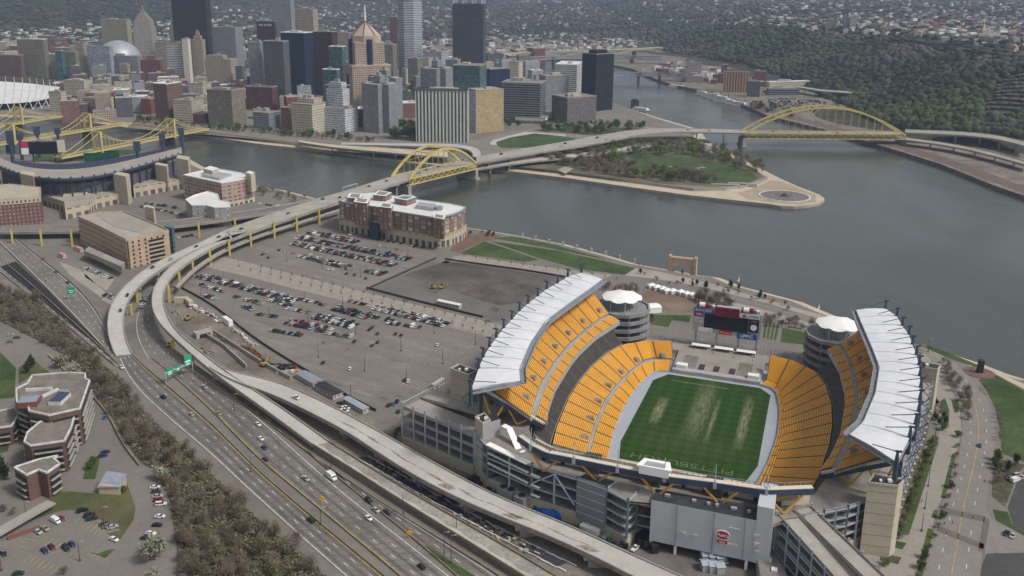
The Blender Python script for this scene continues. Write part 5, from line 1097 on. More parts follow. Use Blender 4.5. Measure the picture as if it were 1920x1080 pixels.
c = V2(G(771, 150, CZ)); R_ = empty('tower', 'tall white tower with blue grey bands, cut by the top edge', 'tower', (*c, 0)); FOOTS.append((c, 30)); mb = MB(); rr = 22.5*abs(PX((c[0]+22.5, c[1], 60))[0]-771)/22.5
r = 22.5*22.3/rr; P_ = [(r*math.cos(2*PI*(i+.5)/8), r*math.sin(2*PI*(i+.5)/8)) for i in range(8)]; mb.prism(P_, 2, 192, 0, 0); mb.build('wall', M['f_banded'], R_); mb = MB(); mb.prism([(x*.9, y*.9) for x, y in P_], 192, 196, 0, 0); mb.build('roof', M['grey_roof'], R_)
c = V2(G(277, 122, CZ)); s = abs(PX((c[0]+10, c[1], 60))[0]-PX((*c, 60))[0])/10; R_ = empty('tower', 'beige tower with stepped pyramid roof and finial', 'tower', (*c, 0)); FOOTS.append((c, 22)); W_ = 16.5/s; th = .12
def sq(w, o=.12): return [(w*(math.cos(o)*x-math.sin(o)*y), w*(math.sin(o)*x+math.cos(o)*y)) for x, y in ((-1, -1), (1, -1), (1, 1), (-1, 1))]
ztop = CZ+HT(277, 122, 8, CZ); zs = CZ+HT(277, 122, 40, CZ)
mb = MB(); mb.prism(sq(W_), 2, zs-14, 0, 0); mb.prism(sq(W_*.88), zs-14, zs, 0, 0); mb.build('wall', F('f_gulf', (.36, .33, .28), (.10, .10, .11), bay=3, fl=3.9, fw=.45, fh=.6), R_)
mb = MB()
for k in range(7): w0 = W_*.84*(1-k/7.6)**1.25; mb.prism(sq(w0), zs+(ztop-12-zs)*k/7, zs+(ztop-12-zs)*(k+1)/7, 0, 0)
mb.build('stepped_roof', M['tan_stone'] if False else K('pyr', (.32, .27, .22)), R_); mb = MB(); mb.tube((0, 0, ztop-12), (0, 0, ztop), 1.2, .2, 6); mb.build('finial', M['silver'], R_)
c = V2(G(690, 215, CZ)); s = abs(PX((c[0]+10, c[1], 60))[0]-PX((*c, 60))[0])/10; R_ = empty('tower', 'pink stone tower with blue glass bays, pyramid roof and tall mast', 'tower', (*c, 0)); FOOTS.append((c, 40)); g_ = 36/s; o_ = .45
zz = lambda y: CZ+HT(690, 215, y, CZ)
mb = MB(); mb.prism(sq(g_, o_*.0+.42), 2, zz(122), 0, 0); mb.prism(sq(g_*.76, .42), zz(122), zz(80), 0, 0); mb.build('wall', M['f_pink'], R_)
mb = MB(); q = sq(g_, .42); mb.prism([(x*1.02, y*1.02) for x, y in q], zz(122), zz(119), 0, 0); q2 = sq(g_*.76, .42); mb.prism([(x*1.02, y*1.02) for x, y in q2], zz(80), zz(77), 0, 0); mb.build('cornice', K('pinkstone', (.43, .34, .27)), R_)
for k in range(4):
 m0 = (np.array(q2[k])+np.array(q2[(k+1) % 4]))/2; dd = np.array(q2[(k+1) % 4])-np.array(q2[k]); dd /= np.linalg.norm(dd); nn = m0/np.linalg.norm(m0); mb = MB(); mb.prism([m0-dd*5+nn*.2, m0+dd*5+nn*.2, m0+dd*3+nn*4, m0-dd*3+nn*4], zz(122), zz(72), 0, 0); mb.build('glass_bay', M['f_navy'], R_)
 m1 = (np.array(q[k])+np.array(q[(k+1) % 4]))/2; mb = MB(); mb.prism([m1-dd*6, m1+dd*6, m1+dd*6+nn*.6, m1-dd*6+nn*.6], 2, zz(137), 0, 0); mb.build('glass_bay', M['f_navy'], R_)
mb = MB(); n8 = 8; w8 = g_*.80
pts8 = [(w8*math.cos(2*PI*(i+.5)/8+.42), w8*math.sin(2*PI*(i+.5)/8+.42)) for i in range(8)]
mb.prism(pts8, zz(77), zz(66), 0, 0)
for i in range(8):
 a_, b2 = pts8[i], pts8[(i+1) % 8]; mb.tri((*a_, zz(66)), (*b2, zz(66)), (0, 0, zz(38)))
mb.build('pyramid_roof', M['pinkstone'], R_); mb = MB()
for i in range(8): mb.beam((*pts8[i], zz(66)+.5), (0, 0, zz(38)+.5), 1.4, .8)
mb.build('roof_rib', K('rib_brown', (.10, .08, .075)), R_); mb = MB(); mb.tube((0, 0, zz(40)), (0, 0, zz(9)), 2.0, 1.0, 6); mb.build('mast', M['white'], R_)
c = V2(G(224, 118, 20)); s = abs(PX((c[0]+10, c[1], 30))[0]-PX((*c, 30))[0])/10; R_ = empty('arena', 'silver domed arena behind the blue grey slab', 'arena', (*c, 0)); r = 42/s; FOOTS.append((c, 60))
ht = HT(224, 118, 74, 20); mb = MB(); mb.lathe(0, 0, [(r*math.cos(t), 18+ht*math.sin(t)) for t in np.linspace(0, 1.5, 9)], 28); mb.build('dome', M['silver'], R_, smooth=True); mb = MB(); mb.lathe(0, 0, [(r*1.04, 2), (r*1.04, 19)], 28); mb.build('base_ring', M['f_grey'], R_)
P_ = [(-60, 150), (0, 152), (55, 156), (112, 163)]; Q_ = [(-60, 196), (0, 195), (55, 193), (95, 184)]
R_ = empty('convention_centre', 'hall with a long sagging white roof hung on masts', 'hall', (*V2(G(30, 190, CZ)), 0)); loc = Vector(R_.location)
b1 = pl(P_, [40, 38, 35, 33], 24); b2 = pl(Q_, [18, 18, 19, 20], 24); mb = MB(); mg = MB()
for i in range(23):
 for k in range(8):
  f = lambda ii, t: b1[ii]*(1-t)+b2[ii]*t-np.array([0, 0, 7*math.sin(PI*t)])-np.array([*loc])
  mb.quad(f(i, k/8), f(i, (k+1)/8), f(i+1, (k+1)/8), f(i+1, k/8))
 if i % 2 == 0:
  for k in range(8): mg.beam(f(i, k/8)+[0, 0, .3], f(i, (k+1)/8)+[0, 0, .3], .9, .5)
o = mb.build('roof', M['white_roof'], R_, smooth=True)
if o.data.polygons[0].normal.z < 0: o.data.flip_normals()
mg.build('roof_rib', K('rib_grey', (.42, .42, .43)), R_)
for i in range(0, 24, 2): mb = MB(); p = b1[i]-np.array([*loc]); mb.tube(p-[0, 0, 20], p+[0, 0, 12], 1.0, .3, 6); mb.build('mast', M['white'], R_)
mb = MB(); mb.prism([V2(b1[0]-loc), V2(b1[-1]-loc), V2(b2[-1]-loc)+np.array([0, 12]), V2(b2[0]-loc)+np.array([0, 12])], 2, 16, 0, 0); mb.build('wall', M['f_darkband'], R_)
mb = MB();
for i in range(0, 23, 3): q = b2[i]-np.array([*loc]); mb.beam(q, q+[6, -3, -13], .9); mb.beam(q+[6, -3, -13], q+[14, 0, 0], .9)
mb.build('strut', M['white'], R_)
# --- fillers: low and middling blocks on the downtown streets
rg = random.Random(11); nfill = 0
fm = ['f_brown', 'f_red', 'f_tan', 'f_cream', 'f_grey', 'f_olive', 'f_lgrey', 'f_darkgrey', 'f_brick2', 'f_tan', 'f_brown']
nm = {'f_brown': 'brown', 'f_red': 'red brick', 'f_tan': 'tan', 'f_cream': 'cream', 'f_grey': 'grey', 'f_olive': 'olive grey', 'f_lgrey': 'pale grey', 'f_darkgrey': 'dark grey', 'f_brick2': 'orange brick'}
def filler(xr0, xr1, yr0, yr1, n, hmin, hmax, wmin, wmax, where, th0=18, keep=1.0):
 global nfill
 for k in range(n):
  for tr in range(30):
   px, py = rg.uniform(xr0, xr1), rg.uniform(yr0, yr1); c = V2(G(px, py, CZ)); R0 = rg.uniform(wmin, wmax)
   if all(np.linalg.norm(c-q) > (R0*.5+rq)*keep for q, rq in FOOTS): break
  else: continue
  a_, b_ = R0*rg.uniform(.7, 1.1), R0*rg.uniform(.6, 1.0); FOOTS.append((c, R0*.5)); th = math.radians(th0+rg.uniform(-6, 6)); h = rg.uniform(hmin, hmax)*rg.choice([.6, .8, 1, 1])
  mt_ = rg.choice(fm); R_ = empty('building', None, 'building', (*c, 0), th, 'low blocks '+where); later(R_, nm[mt_]+' low block', where)
  z0_ = max(CZ, float(hz(*c))) if py < 135 else CZ
  mb = MB(); mb.box(0, 0, min(2, z0_-8), a_, b_, z0_+h-min(2, z0_-8), 0, 0); mb.build('wall', M[mt_], R_); rmn = rg.choice(['grey_roof', 'tan_roof', 'white_roof', 'grey_roof', 'concrete', 'dark_roof']); mb = MB(); mb.box(0, 0, z0_+h+.02, a_*.95, b_*.95, .3, 0, 0); mb.build('roof', M[rmn], R_)
  mb = MB(); mb.box(a_*rg.uniform(-.25, .25), b_*rg.uniform(-.25, .25), z0_+h+.3, a_*.25, b_*.3, 3, 0, 0); mb.build('rooftop_unit', M[rg.choice(['concrete', 'silver', 'beige'])], R_); nfill += 1
filler(120, 470, 150, 225, 74, 14, 42, 24, 46, 'along the river left of downtown')
filler(470, 850, 135, 238, 46, 16, 60, 26, 44, 'among the middle towers')
filler(0, 330, 112, 155, 30, 12, 44, 30, 60, 'behind the left towers')
filler(380, 1010, 106, 150, 50, 12, 45, 30, 55, 'behind the downtown towers')
filler(900, 1090, 140, 185, 12, 12, 30, 26, 44, 'beside the black tower')
# ------------------------------------------------------------ nearby buildings on the north bank
def pbuild(name, label, cat, corners, zt, wm, rm, z0=3, parapet=1.0, pm='concrete', loc=None):
 """footprint from the roof outline seen in the photo at height zt"""
 P_ = [V2(G(x, y, zt)) for x, y in corners]; c = sum(P_)/len(P_); R_ = empty(name, label, cat, (*c, 0)); P_ = [p-c for p in P_]
 mb = MB(); mb.prism(P_, z0, zt, 0, 0); w_ = mb.build('wall', wm, R_)
 mb = MB(); mb.prism([p*.985 for p in P_], zt+.02, zt+.25, 0, 0); mb.build('roof', M[rm], R_, tri=True)
 if parapet:
  mb = MB()
  for i in range(len(P_)): mb.beam((*P_[i], zt+parapet/2), (*P_[(i+1) % len(P_)], zt+parapet/2), .6, parapet)
  mb.build('parapet', M[pm] if isinstance(pm, str) else pm, R_)
 return R_, c, P_
R_, c, P_ = pbuild('office_building', 'long red brick office building with white roof and beige arcade, beside the car park', 'office building', [(636, 378), (662, 383), (706, 389), (727, 395), (808, 408), (833, 406), (850, 402), (865, 396), (873, 389), (845, 383), (790, 376), (700, 361), (660, 364)], 35, F('f_office', (.27, .11, .085), (.22, .25, .21), bay=7.2, fl=4.0, fw=.64, fh=.78, var=.3), 'white_roof', pm='silver')
o_ = c
mb = MB(); Q_ = [p*1.012 for p in P_]; mb.prism(Q_, 3, 18, 0, 0); mb.build('base_arcade', F('f_arcade', (.50, .42, .30), (.07, .08, .085), bay=7.2, fl=12, fw=.5, fh=.62, var=.5), R_)
mb = MB(); mb.prism([p*1.02 for p in P_], 18, 18.6, 0, 0); mb.build('string_course', M['beige'], R_)
mb = MB(); mb.prism([p*1.022 for p in P_], 34.0, 35.0, 0, 0); mb.build('cornice', K('cornice_blue', (.16, .20, .26), rough=.5), R_)
def PL(x, y, z): return V2(G(x, y, z))-o_
def cap(pts, z0, z1, nm_='tower_top'):
 mb = MB(); q = [PL(x, y, z1) for x, y in pts]; mb.prism(q, z0, z1-1, 0, 0); cen = sum(q)/len(q); mb.prism([cen+(p-cen)*1.07 for p in q], z1-1, z1, 1, 2); mb.prism([cen+(p-cen)*.72 for p in q], z1+.02, z1+.2, 3, 3); return mb.build(nm_, [F('f_officetop', (.27, .11, .085), (.22, .25, .21), bay=4.4, fl=4.0, fw=.5, fh=.75, var=.3), M['cornice_blue'], M['white'], M['grey_roof']], R_)
cap([(664, 378), (688, 381), (693, 373), (668, 371)], 18.5, 40); cap([(711, 387), (733, 390), (737, 383), (716, 380)], 18.5, 40); cap([(700, 365), (722, 367), (734, 361), (710, 357)], 28, 41); cap([(740, 371), (762, 375), (780, 369), (757, 365)], 28, 41); cap([(652, 370), (676, 372), (680, 364), (656, 362)], 28, 40); cap([(812, 407), (832, 411), (835, 404), (815, 400)], 18.5, 37)
mb = MB(); q = [PL(x, y, 14) for x, y in ((692, 433), (709, 437), (712, 425), (695, 422))]; mb.prism(q, 7, 20, 0, 0); mb.build('archway', K('arch_dark', (.05, .055, .06)), R_)
mb = MB(); q = [PL(x, y, 37) for x, y in ((780, 388), (812, 393), (818, 385), (786, 381))]; mb.prism(q, 35.2, 38.5, 0, 0); mb.build('rooftop_unit', M['silver'], R_)
mb = MB(); q = PL(822, 388, 38); mb.lathe(q[0], q[1], [(4, 35.2), (4, 38.5)], 12); mb.build('cooling_tower', M['steel'], R_)
for k in range(8):
 x = 722+k*14.2; y = 440+k*2.75; p = PL(x, y, 10); mb = MB(); mb.add([(p[0]-2.4, p[1]+.6, 10.5), (p[0]+2.4, p[1]-.6, 10.5), (p[0]+2.0, p[1]-2.6, 9.2), (p[0]-2.8, p[1]-1.4, 9.2)], [(3, 2, 1, 0)]); mb.build('awning', M['navy'], R_)
R_, c, P_ = pbuild('office_building', 'white roofed brick and beige office block left of the viaduct, by the water', 'office building', [(344, 329), (415, 344), (435, 341), (475, 333), (452, 325), (400, 316)], 33, F('f_office2', (.44, .29, .23), (.13, .16, .18), bay=5.5, fl=4.0, fw=.7, fh=.45, var=.3), 'white_roof', pm='white')
mb = MB(); mb.prism([p*1.01 for p in P_], 3, 12, 0, 0); mb.build('base', F('f_base2', (.52, .45, .33), (.06, .07, .07), bay=6.5, fl=8, fw=.5, fh=.6), R_)
o_ = c
mb = MB(); mb.prism([PL(x, y, 36) for x, y in ((378, 327), (412, 334), (434, 326), (400, 320))], 33.2, 36, 0, 0); mb.build('rooftop_unit', M['silver'], R_)
for q in (((381, 316), (398, 320), (410, 315), (394, 311)), ((460, 323), (470, 326), (478, 323), (468, 320))): mb = MB(); mb.prism([PL(x, y, 40) for x, y in q], 20, 40, 0, 1); mb.build('corner_tower', [M['beige'], M['white']], R_)
R_, c, P_ = pbuild('apartment_building', 'pale grey apartment building with stepped white roof, in front of the white roofed offices', 'apartment building', [(348, 375), (360, 386), (386, 386), (402, 390), (432, 389), (430, 380), (412, 377), (408, 365), (390, 360), (365, 367)], 25, F('f_apt', (.36, .35, .34), (.20, .20, .20), bay=3.5, fl=3.2, fw=.4, fh=.5), 'white_roof', pm='white')
R_, c, P_ = pbuild('parking_building', 'large tan parking building with flat open roof deck, left of the curving viaducts', 'parking building', [(146, 408), (170, 418), (236, 451), (316, 434), (300, 426), (232, 398), (190, 400)], 31, F('f_park', (.47, .34, .23), (.10, .085, .07), bay=3.1, fl=4.6, fw=.5, fh=.35, var=.15), 'concrete', parapet=1.5, pm=K('tan_parapet', (.45, .34, .24)))
o_ = c; mb = MB(); A_, B2 = PL(236, 451, 31), PL(316, 434, 31); d = (B2-A_); L = np.linalg.norm(d); d /= L; nn = np.array([d[1], -d[0]]); mb.prism([A_+nn*.5, B2+nn*.5, B2-nn*.5, A_-nn*.5], 3, 31.5, 0, 0); e_ = mb.build('end_wall', M['tan_parapet'], R_)
for r in range(6):
 mb = MB(); t0, t1 = .5, .86; z = 8.5+r*3.6; mb.beam((*(A_+d*L*t0+nn*.7), z), (*(A_+d*L*t1+nn*.7), z), .3, 1.7); mb.build('window_band', M['glass_dark'], e_)
for r in range(7):
 for t in (.14, .28, .43) + ((.58, .72, .86) if r == 6 else ()):
  mb = MB(); p = A_+d*L*t+nn*.7; mb.beam((*(p-d*.7), 7.6+r*3.5), (*(p+d*.7), 7.6+r*3.5), .3, 1.5); mb.build('window', M['glass_dark'], e_)
mb = MB(); p = PL(240, 452, 31); mb.beam((p[0]-.3, p[1]-.6, 7), (p[0]-.3, p[1]-.6, 31), .9); mb.build('corner_joint', M['pier_dark'], R_)
mb = MB(); mb.prism([PL(x, y, 31.4) for x, y in ((180, 402), (232, 399), (312, 433), (276, 440), (215, 425))], 31.3, 31.5, 0, 0); mb.build('upper_deck', M['pave'], R_)
mb = MB(); q = [PL(x, y, 36) for x, y in ((272, 395), (288, 399), (291, 396), (276, 392))]; mb.prism(q, 3, 40, 0, 0); mb.build('stair_tower', M['beige'], R_); mb = MB(); q = [PL(x, y, 30) for x, y in ((308, 424), (322, 428), (326, 424), (312, 420))]; mb.prism(q, 3, 30, 0, 0); mb.build('glass_stair', M['f_green'], R_)
mb = MB(); q = [PL(x, y, 16) for x, y in ((158, 470), (228, 500), (234, 492), (166, 462))]; mb.prism(q, 12, 16, 0, 0, True); mb.build('entrance_canopy', M['old_concrete'], R_)
R_, c, P_ = pbuild('hotel', 'brown brick hotel block with cream top storey at the left edge', 'hotel', [(-30, 366), (-5, 377), (75, 370), (76, 352), (20, 346), (-30, 350)], 33, F('f_hotel', (.17, .085, .07), (.33, .30, .27), bay=3.6, fl=3.6, fw=.4, fh=.5, var=.1), 'grey_roof'); mb = MB(); mb.prism([p*1.012 for p in P_], 28.5, 33.4, 0, 0); mb.build('top_storey', F('f_hoteltop', (.50, .43, .32), bay=3.6, fl=4.4, fw=.4, fh=.5), R_)
o_ = c; p = PL(22, 408, 14); mb = MB(); mb.box(p[0], p[1]-1.5, 11, 5, .6, 5.5); mb.build('sign', M['sign_green'], R_)
R_ = empty('ballpark', 'baseball park with a curved grey roof, dark blue steel and beige arcades', 'ballpark', (*V2(G(150, 330, 7)), 0)); lc = np.array([*R_.location])
def ring(pin, zin, pout, zout, m, name, n=50, th=1.0, under=True):
 A = pl(pin, zin, n)-lc; B = pl(pout, zout, n)-lc; mb = MB()
 for i in range(n-1):
  q = [A[i], A[i+1], B[i+1], B[i]]; mb.quad(*q); mb.quad(*[p-[0, 0, th] for p in q]); mb.quad(B[i], B[i+1], B[i+1]-[0, 0, th], B[i]-[0, 0, th]); mb.quad(A[i], A[i+1], A[i+1]-[0, 0, th], A[i]-[0, 0, th])
 mb.build(name, M[m], R_); return A, B
RI = [(0, 295), (20, 306), (60, 316), (110, 320), (160, 317), (210, 308), (260, 296), (300, 286), (340, 276)]; RO = [(-5, 309), (25, 322), (62, 332), (110, 336), (165, 332), (215, 323), (262, 310), (300, 298), (342, 286)]
A, B = ring(RI, 38, RO, 38, 'pave', 'roof_ring'); ring([(x, y+2) for x, y in RO], 37.5, [(x, y+5) for x, y in RO], 35, 'navy', 'blue_steel_edge', th=2.0)
C_, D_ = ring([(20, 312), (60, 322), (110, 326), (160, 322), (210, 314), (260, 301), (330, 284)], 28, [(20, 300), (60, 306), (110, 310), (160, 306), (205, 298), (250, 290), (320, 276)], 16, K('seats_blue', (.03, .04, .07), var=.2) and 'seats_blue', 'upper_seats')
mb = MB()
for i in range(0, 50, 2): b_ = B[i]; mb.beam(b_+[0, 0, 1], (b_[0], b_[1], 6), 1.2, 1.4);
mb.build('steel_frame', M['navy'], R_)
mb = MB()
for i in range(49): mb.quad((B[i][0], B[i][1]+8, 7), (B[i+1][0], B[i+1][1]+8, 7), (B[i+1][0], B[i+1][1]+8, 30), (B[i][0], B[i][1]+8, 30))
mb.build('rear_wall', K('ballpark_wall', (.10, .10, .115), var=.3, scale=.3), R_)
for (x, yt, yb) in ((30, 245, 345), (75, 238, 295), (112, 240, 285), (42, 250, 300), (263, 265, 340), (308, 250, 305), (343, 240, 292)):
 g0 = G(x, yb, 7)-lc; h = HT(x, yb, yt); mb = MB(); mb.tube((g0[0], g0[1], 7), (g0[0], g0[1], 7+h*.8), 2.4, 2.2, 6); mb.box(g0[0], g0[1], 7+h*.76, 7.5, 4, h*.24, .3); mb.build('light_tower', M['navy'], R_)
BA = [(80, 370), (125, 398), (165, 387), (240, 374), (250, 360)];
for pts, zt, lb in (([(80, 365), (120, 378), (122, 392), (165, 383), (178, 372), (240, 359), (244, 352), (190, 358), (120, 364)], 18, 'arcade_wing'), ([(250, 352), (345, 335), (345, 326), (290, 335), (250, 343)], 18, 'arcade_wing')):
 q = [V2(G(x, y, zt))-lc[:2] for x, y in pts]; mb = MB(); mb.prism(q, 4, zt, 0, 1); mb.build(lb, [F('f_arch', (.50, .42, .30), (.10, .11, .12), bay=9, fl=10.5, fw=.6, fh=.55), M['tan_roof']], R_, tri=True)
for pts, zt in (([(212, 326), (236, 331), (243, 326), (222, 322)], 38), ([(290, 308), (312, 312), (315, 308), (294, 304)], 36), ([(330, 296), (352, 300), (356, 294), (334, 290)], 42), ([(37, 325), (62, 330), (66, 324), (42, 320)], 40), ([(118, 366), (166, 362), (162, 357), (122, 360)], 20)):
 q = [V2(G(x, y, zt))-lc[:2] for x, y in pts]; mb = MB(); mb.prism(q, 4, zt, 0, 0); mb.build('corner_pavilion', M['beige'], R_)
q = [V2(G(x, y, 7.3))-lc[:2] for x, y in ((60, 300), (150, 302), (250, 288), (270, 280), (140, 285), (70, 285))]; mb = MB(); mb.poly([(*p, 7.3) for p in q]); mb.build('playing_field', M['grass'], R_)
g0 = G(160, 302, 8)-lc; mb = MB(); mb.box(g0[0]+22, g0[1], 8, 44, 1.5, 11, .1); mb.build('batters_eye', K('green_wall', (.01, .09, .05)), R_)
g0 = G(84, 303, 8)-lc; mb = MB(); mb.box(g0[0], g0[1], 18, 34, 2, 16, .15); so_ = mb.build('scoreboard_panel', M['screen'], R_); mb = MB(); mb.box(g0[0]+22, g0[1]+3, 20, 9, 1.5, 16, .15); mb.build('advert_panel', M['cream'], R_); mb = MB(); mb.box(g0[0]-22, g0[1]-3, 18, 9, 1.5, 8, .15); mb.box(g0[0]-22, g0[1]-3, 27, 9, 1.5, 8, .15, 1); mb.build('advert_panel', [M['sign_white'], K('ad_pink', (.45, .05, .10))], R_)
text('PNC PARK', 5.5, (g0[0], g0[1], 37), (PI/2, 0, .15), M['cream'], R_, 'sign_lettering', ext=.3)
for dx in (-14, 14): mb = MB(); mb.box(g0[0]+dx, g0[1], 6, 1.5, 1.5, 13); mb.build('scoreboard_leg', M['navy'], R_)
# ------------------------------------------------------------ bridges
def local_box(mb, p, sx, sy, z0, z1, rot=0): mb.box(p[0], p[1], z0, sx, sy, z1-z0, rot)
def tied_arch(label, pa, pb, z, wd, H, nh, truss):
 A, B = G(*pa, z), G(*pb, z); c = (A+B)/2; d = (B-A)[:2]; L = np.linalg.norm(d); d /= L; an = math.atan2(d[1], d[0]); R_ = empty('arch_bridge', label, 'bridge', (c[0], c[1], 0), an)
 s = 1 if wd > 0 else -1; wd = abs(wd)
 mb = MB(); mb.box(0, s*wd/2, z-1.2, L+4, wd-1, 1.3, 0, 0); mb.build('deck', M['concrete'], R_)
 mb = MB(); mb.box(0, s*wd/2, z-truss-.9, L+4, wd-3, .9, 0, 0); mb.build('lower_deck', M['old_concrete'], R_)
 def rib(y):
  P_ = []
  for i in range(nh+1): x = -L/2+L*i/nh; P_.append(np.array([x, y, z+H*(1-(2*x/L)**2)]))
  mb = MB()
  for i in range(nh): mb.beam(P_[i], P_[i+1], 2.0, 2.6)
  r = mb.build('arch_rib', M['bridge_yellow'], R_)
  mb = MB()
  for i in range(1, nh): mb.beam(P_[i]-[0, 0, 1], (P_[i][0], y, z), .4)
  mb.build('hanger', M['bridge_yellow'], r)
  mb = MB(); m = nh*2
  mb.beam((-L/2, y, z+.6), (L/2, y, z+.6), 1.0, 1.6); mb.beam((-L/2, y, z-truss), (L/2, y, z-truss), 1.0, 1.2)
  for i in range(m): x0, x1 = -L/2+L*i/m, -L/2+L*(i+1)/m; mb.beam((x0, y, z-truss if i % 2 else z), (x1, y, z if i % 2 else z-truss), .7); mb.beam((x0, y, z), (x0, y, z-truss), .6)
  mb.build('side_truss', M['bridge_yellow'], R_); return P_
 P1, P2 = rib(0), rib(s*wd)
 mb = MB()
 for i in range(2, nh-1, 2):
  mb.beam(P1[i], P2[i], .9)
  if i+2 < nh: mb.beam(P1[i], P2[i+2] if (i//2) % 2 else (P1[i]+P2[i+2])/2, .6); mb.beam(P2[i], P1[i+2], .6)
 mb.build('cross_bracing', M['bridge_yellow'], R_)
 for x in (-L/2, L/2): mb = MB(); mb.box(x, s*wd/2, -2, 5, wd+2, z-truss+1, 0, 0); mb.box(x, s*wd/2, -2, 8, wd+6, 4, 0, 0); mb.build('pier', M['concrete'], R_)
 mb = MB()
 for t in (.2, .4, .6, .8): mb.box(0, s*wd*t, z+.12, L, .3, .03)
 mb.build('lane_marking', M['paint_white'], R_)
 return R_, A, B
BD, BDA, BDB = tied_arch('nearer yellow tied arch bridge, continuing the pale viaduct over the river', (767, 337), (893, 307), 20, 27, 27, 12, 6.5)
BP, BPA, BPB = tied_arch('farther long yellow tied arch bridge across the wide river', (1397, 251), (1697, 253), 20, 26, 40, 20, 7)
A, B, v = viaduct('viaduct', 'pale elevated highway crossing the park between the two arch bridges', [(893, 295), (960, 283), (1040, 270), (1110, 257), (1170, 246), (1225, 239.5), (1300, 241), (1397, 243.5)], [(893, 306), (965, 292), (1050, 281), (1130, 268), (1190, 254), (1240, 247), (1310, 248), (1397, 250.5)], 20, 'concrete', 50, piers=(2, 6, 42, 46), lanes=(.33, .5, .66))
viaduct('viaduct', 'lower ramp beside the elevated highway in the park', [(893, 312), (960, 300), (1040, 292), (1130, 285), (1220, 268)], [(893, 318), (962, 306), (1045, 298), (1140, 291), (1230, 274)], 12, 'new_concrete', 30, piers=(2, 5))
viaduct('viaduct', 'ramps right of the long arch bridge, upper deck', [(1697, 243), (1780, 246), (1860, 250), (1930, 268)], [(1697, 249), (1780, 252.5), (1857, 257), (1930, 277)], 20, 'tan_roof', 24, piers=(4, 8, 12, 16, 20))
viaduct('viaduct', 'ramps right of the long arch bridge, lower deck', [(1697, 258), (1780, 268), (1860, 285), (1930, 305)], [(1697, 263), (1780, 273), (1857, 291), (1930, 312)], 14, 'tan_roof', 24, piers=(4, 8, 12, 16, 20))
viaduct('viaduct', 'riverfront ramp on piers below the grey towers', [(560, 262), (625, 272), (700, 276), (780, 281), (840, 284)], [(560, 267), (625, 278), (700, 284), (780, 292), (840, 296)], 12, 'tan_path', 30, piers=(8, 12, 16, 20, 24))
viaduct('viaduct', 'pale loop ramp curling round in front of the white striped slab', [(640, 268), (720, 268), (800, 270), (860, 268), (895, 273), (908, 284), (900, 296)], [(640, 272), (720, 273), (800, 276), (858, 275), (882, 280), (890, 287), (886, 293)], 12, 'new_concrete', 36)
def suspension(label, t1, t2, e1, e2, zt):
 z = 14; T1, T2 = G(*t1, z), G(*t2, z); c = (T1+T2)/2; d = (T2-T1)[:2]; L = np.linalg.norm(d); d /= L; an = math.atan2(d[1], d[0]); R_ = empty('suspension_bridge', label, 'bridge', (c[0], c[1], 0), an, 'three yellow suspension bridges')
 l1 = np.linalg.norm((G(*e1, z)-T1)[:2]); l2 = np.linalg.norm((G(*e2, z)-T2)[:2]); l1 = min(l1, 95); l2 = min(l2, 95)
 mb = MB(); mb.box((l2-l1)/2, 0, z-.8, L+l1+l2, 12, 1.0); mb.build('deck', M['asphalt'], R_)
 for y in (-7, 7):
  mb = MB(); mb.beam((-L/2-l1, y, z), (L/2+l2, y, z), .8, 2.6); mb.build('side_girder', M['bridge_yellow'], R_)
  mb = MB(); n = 20; P_ = [np.array([-L/2+L*i/n, y, z+3+(zt-3)*(2*i/n-1)**2]) for i in range(n+1)]
  for i in range(n): mb.beam(P_[i], P_[i+1], .6, .8)
  for sx, ll, x0 in ((-1, l1, -L/2), (1, l2, L/2)):
   pr = None
   for i in range(9):
    t = i/8; p = np.array([x0+sx*ll*.92*t, y, z+zt*(1-t)**1.4+1]);
    if pr is not None: mb.beam(pr, p, .6, .8)
    pr = p
  cb_ = mb.build('main_cable', M['bridge_yellow'], R_)
  mb = MB()
  for i in range(1, n): mb.beam(P_[i], (P_[i][0], y, z), .22)
  mb.build('hanger', M['bridge_yellow'], cb_)
 for x in (-L/2, L/2):
  mb = MB()
  for y in (-7, 7): mb.prism([(x-1.6, y-1.4), (x+1.6, y-1.4), (x+1.6, y+1.4), (x-1.6, y+1.4)], z-4, z+zt+1.5, 0, 0)
  mb.beam((x, -7, z+zt), (x, 7, z+zt), 2.2, 3); mb.beam((x, -5.6, z+zt-4), (x, 0, z+zt-1.6), 1.2, 1.6); mb.beam((x, 5.6, z+zt-4), (x, 0, z+zt-1.6), 1.2, 1.6); mb.build('tower', M['bridge_yellow'], R_)
  mb = MB(); mb.box(x, 0, -2, 7, 20, z-1); mb.build('pier', K('pier_stone', (.10, .085, .075), var=.2), R_)
suspension('nearest yellow suspension bridge, passing behind the ballpark scoreboard', (184, 281), (321, 254), (120, 297), (400, 243), 24)
suspension('middle yellow suspension bridge, behind the ballpark', (22, 266), (165, 243), (-60, 280), (245, 231), 24)
suspension('farthest yellow suspension bridge, below the white curved roof', (-95, 252), (36, 230), (-160, 262), (120, 218), 24)
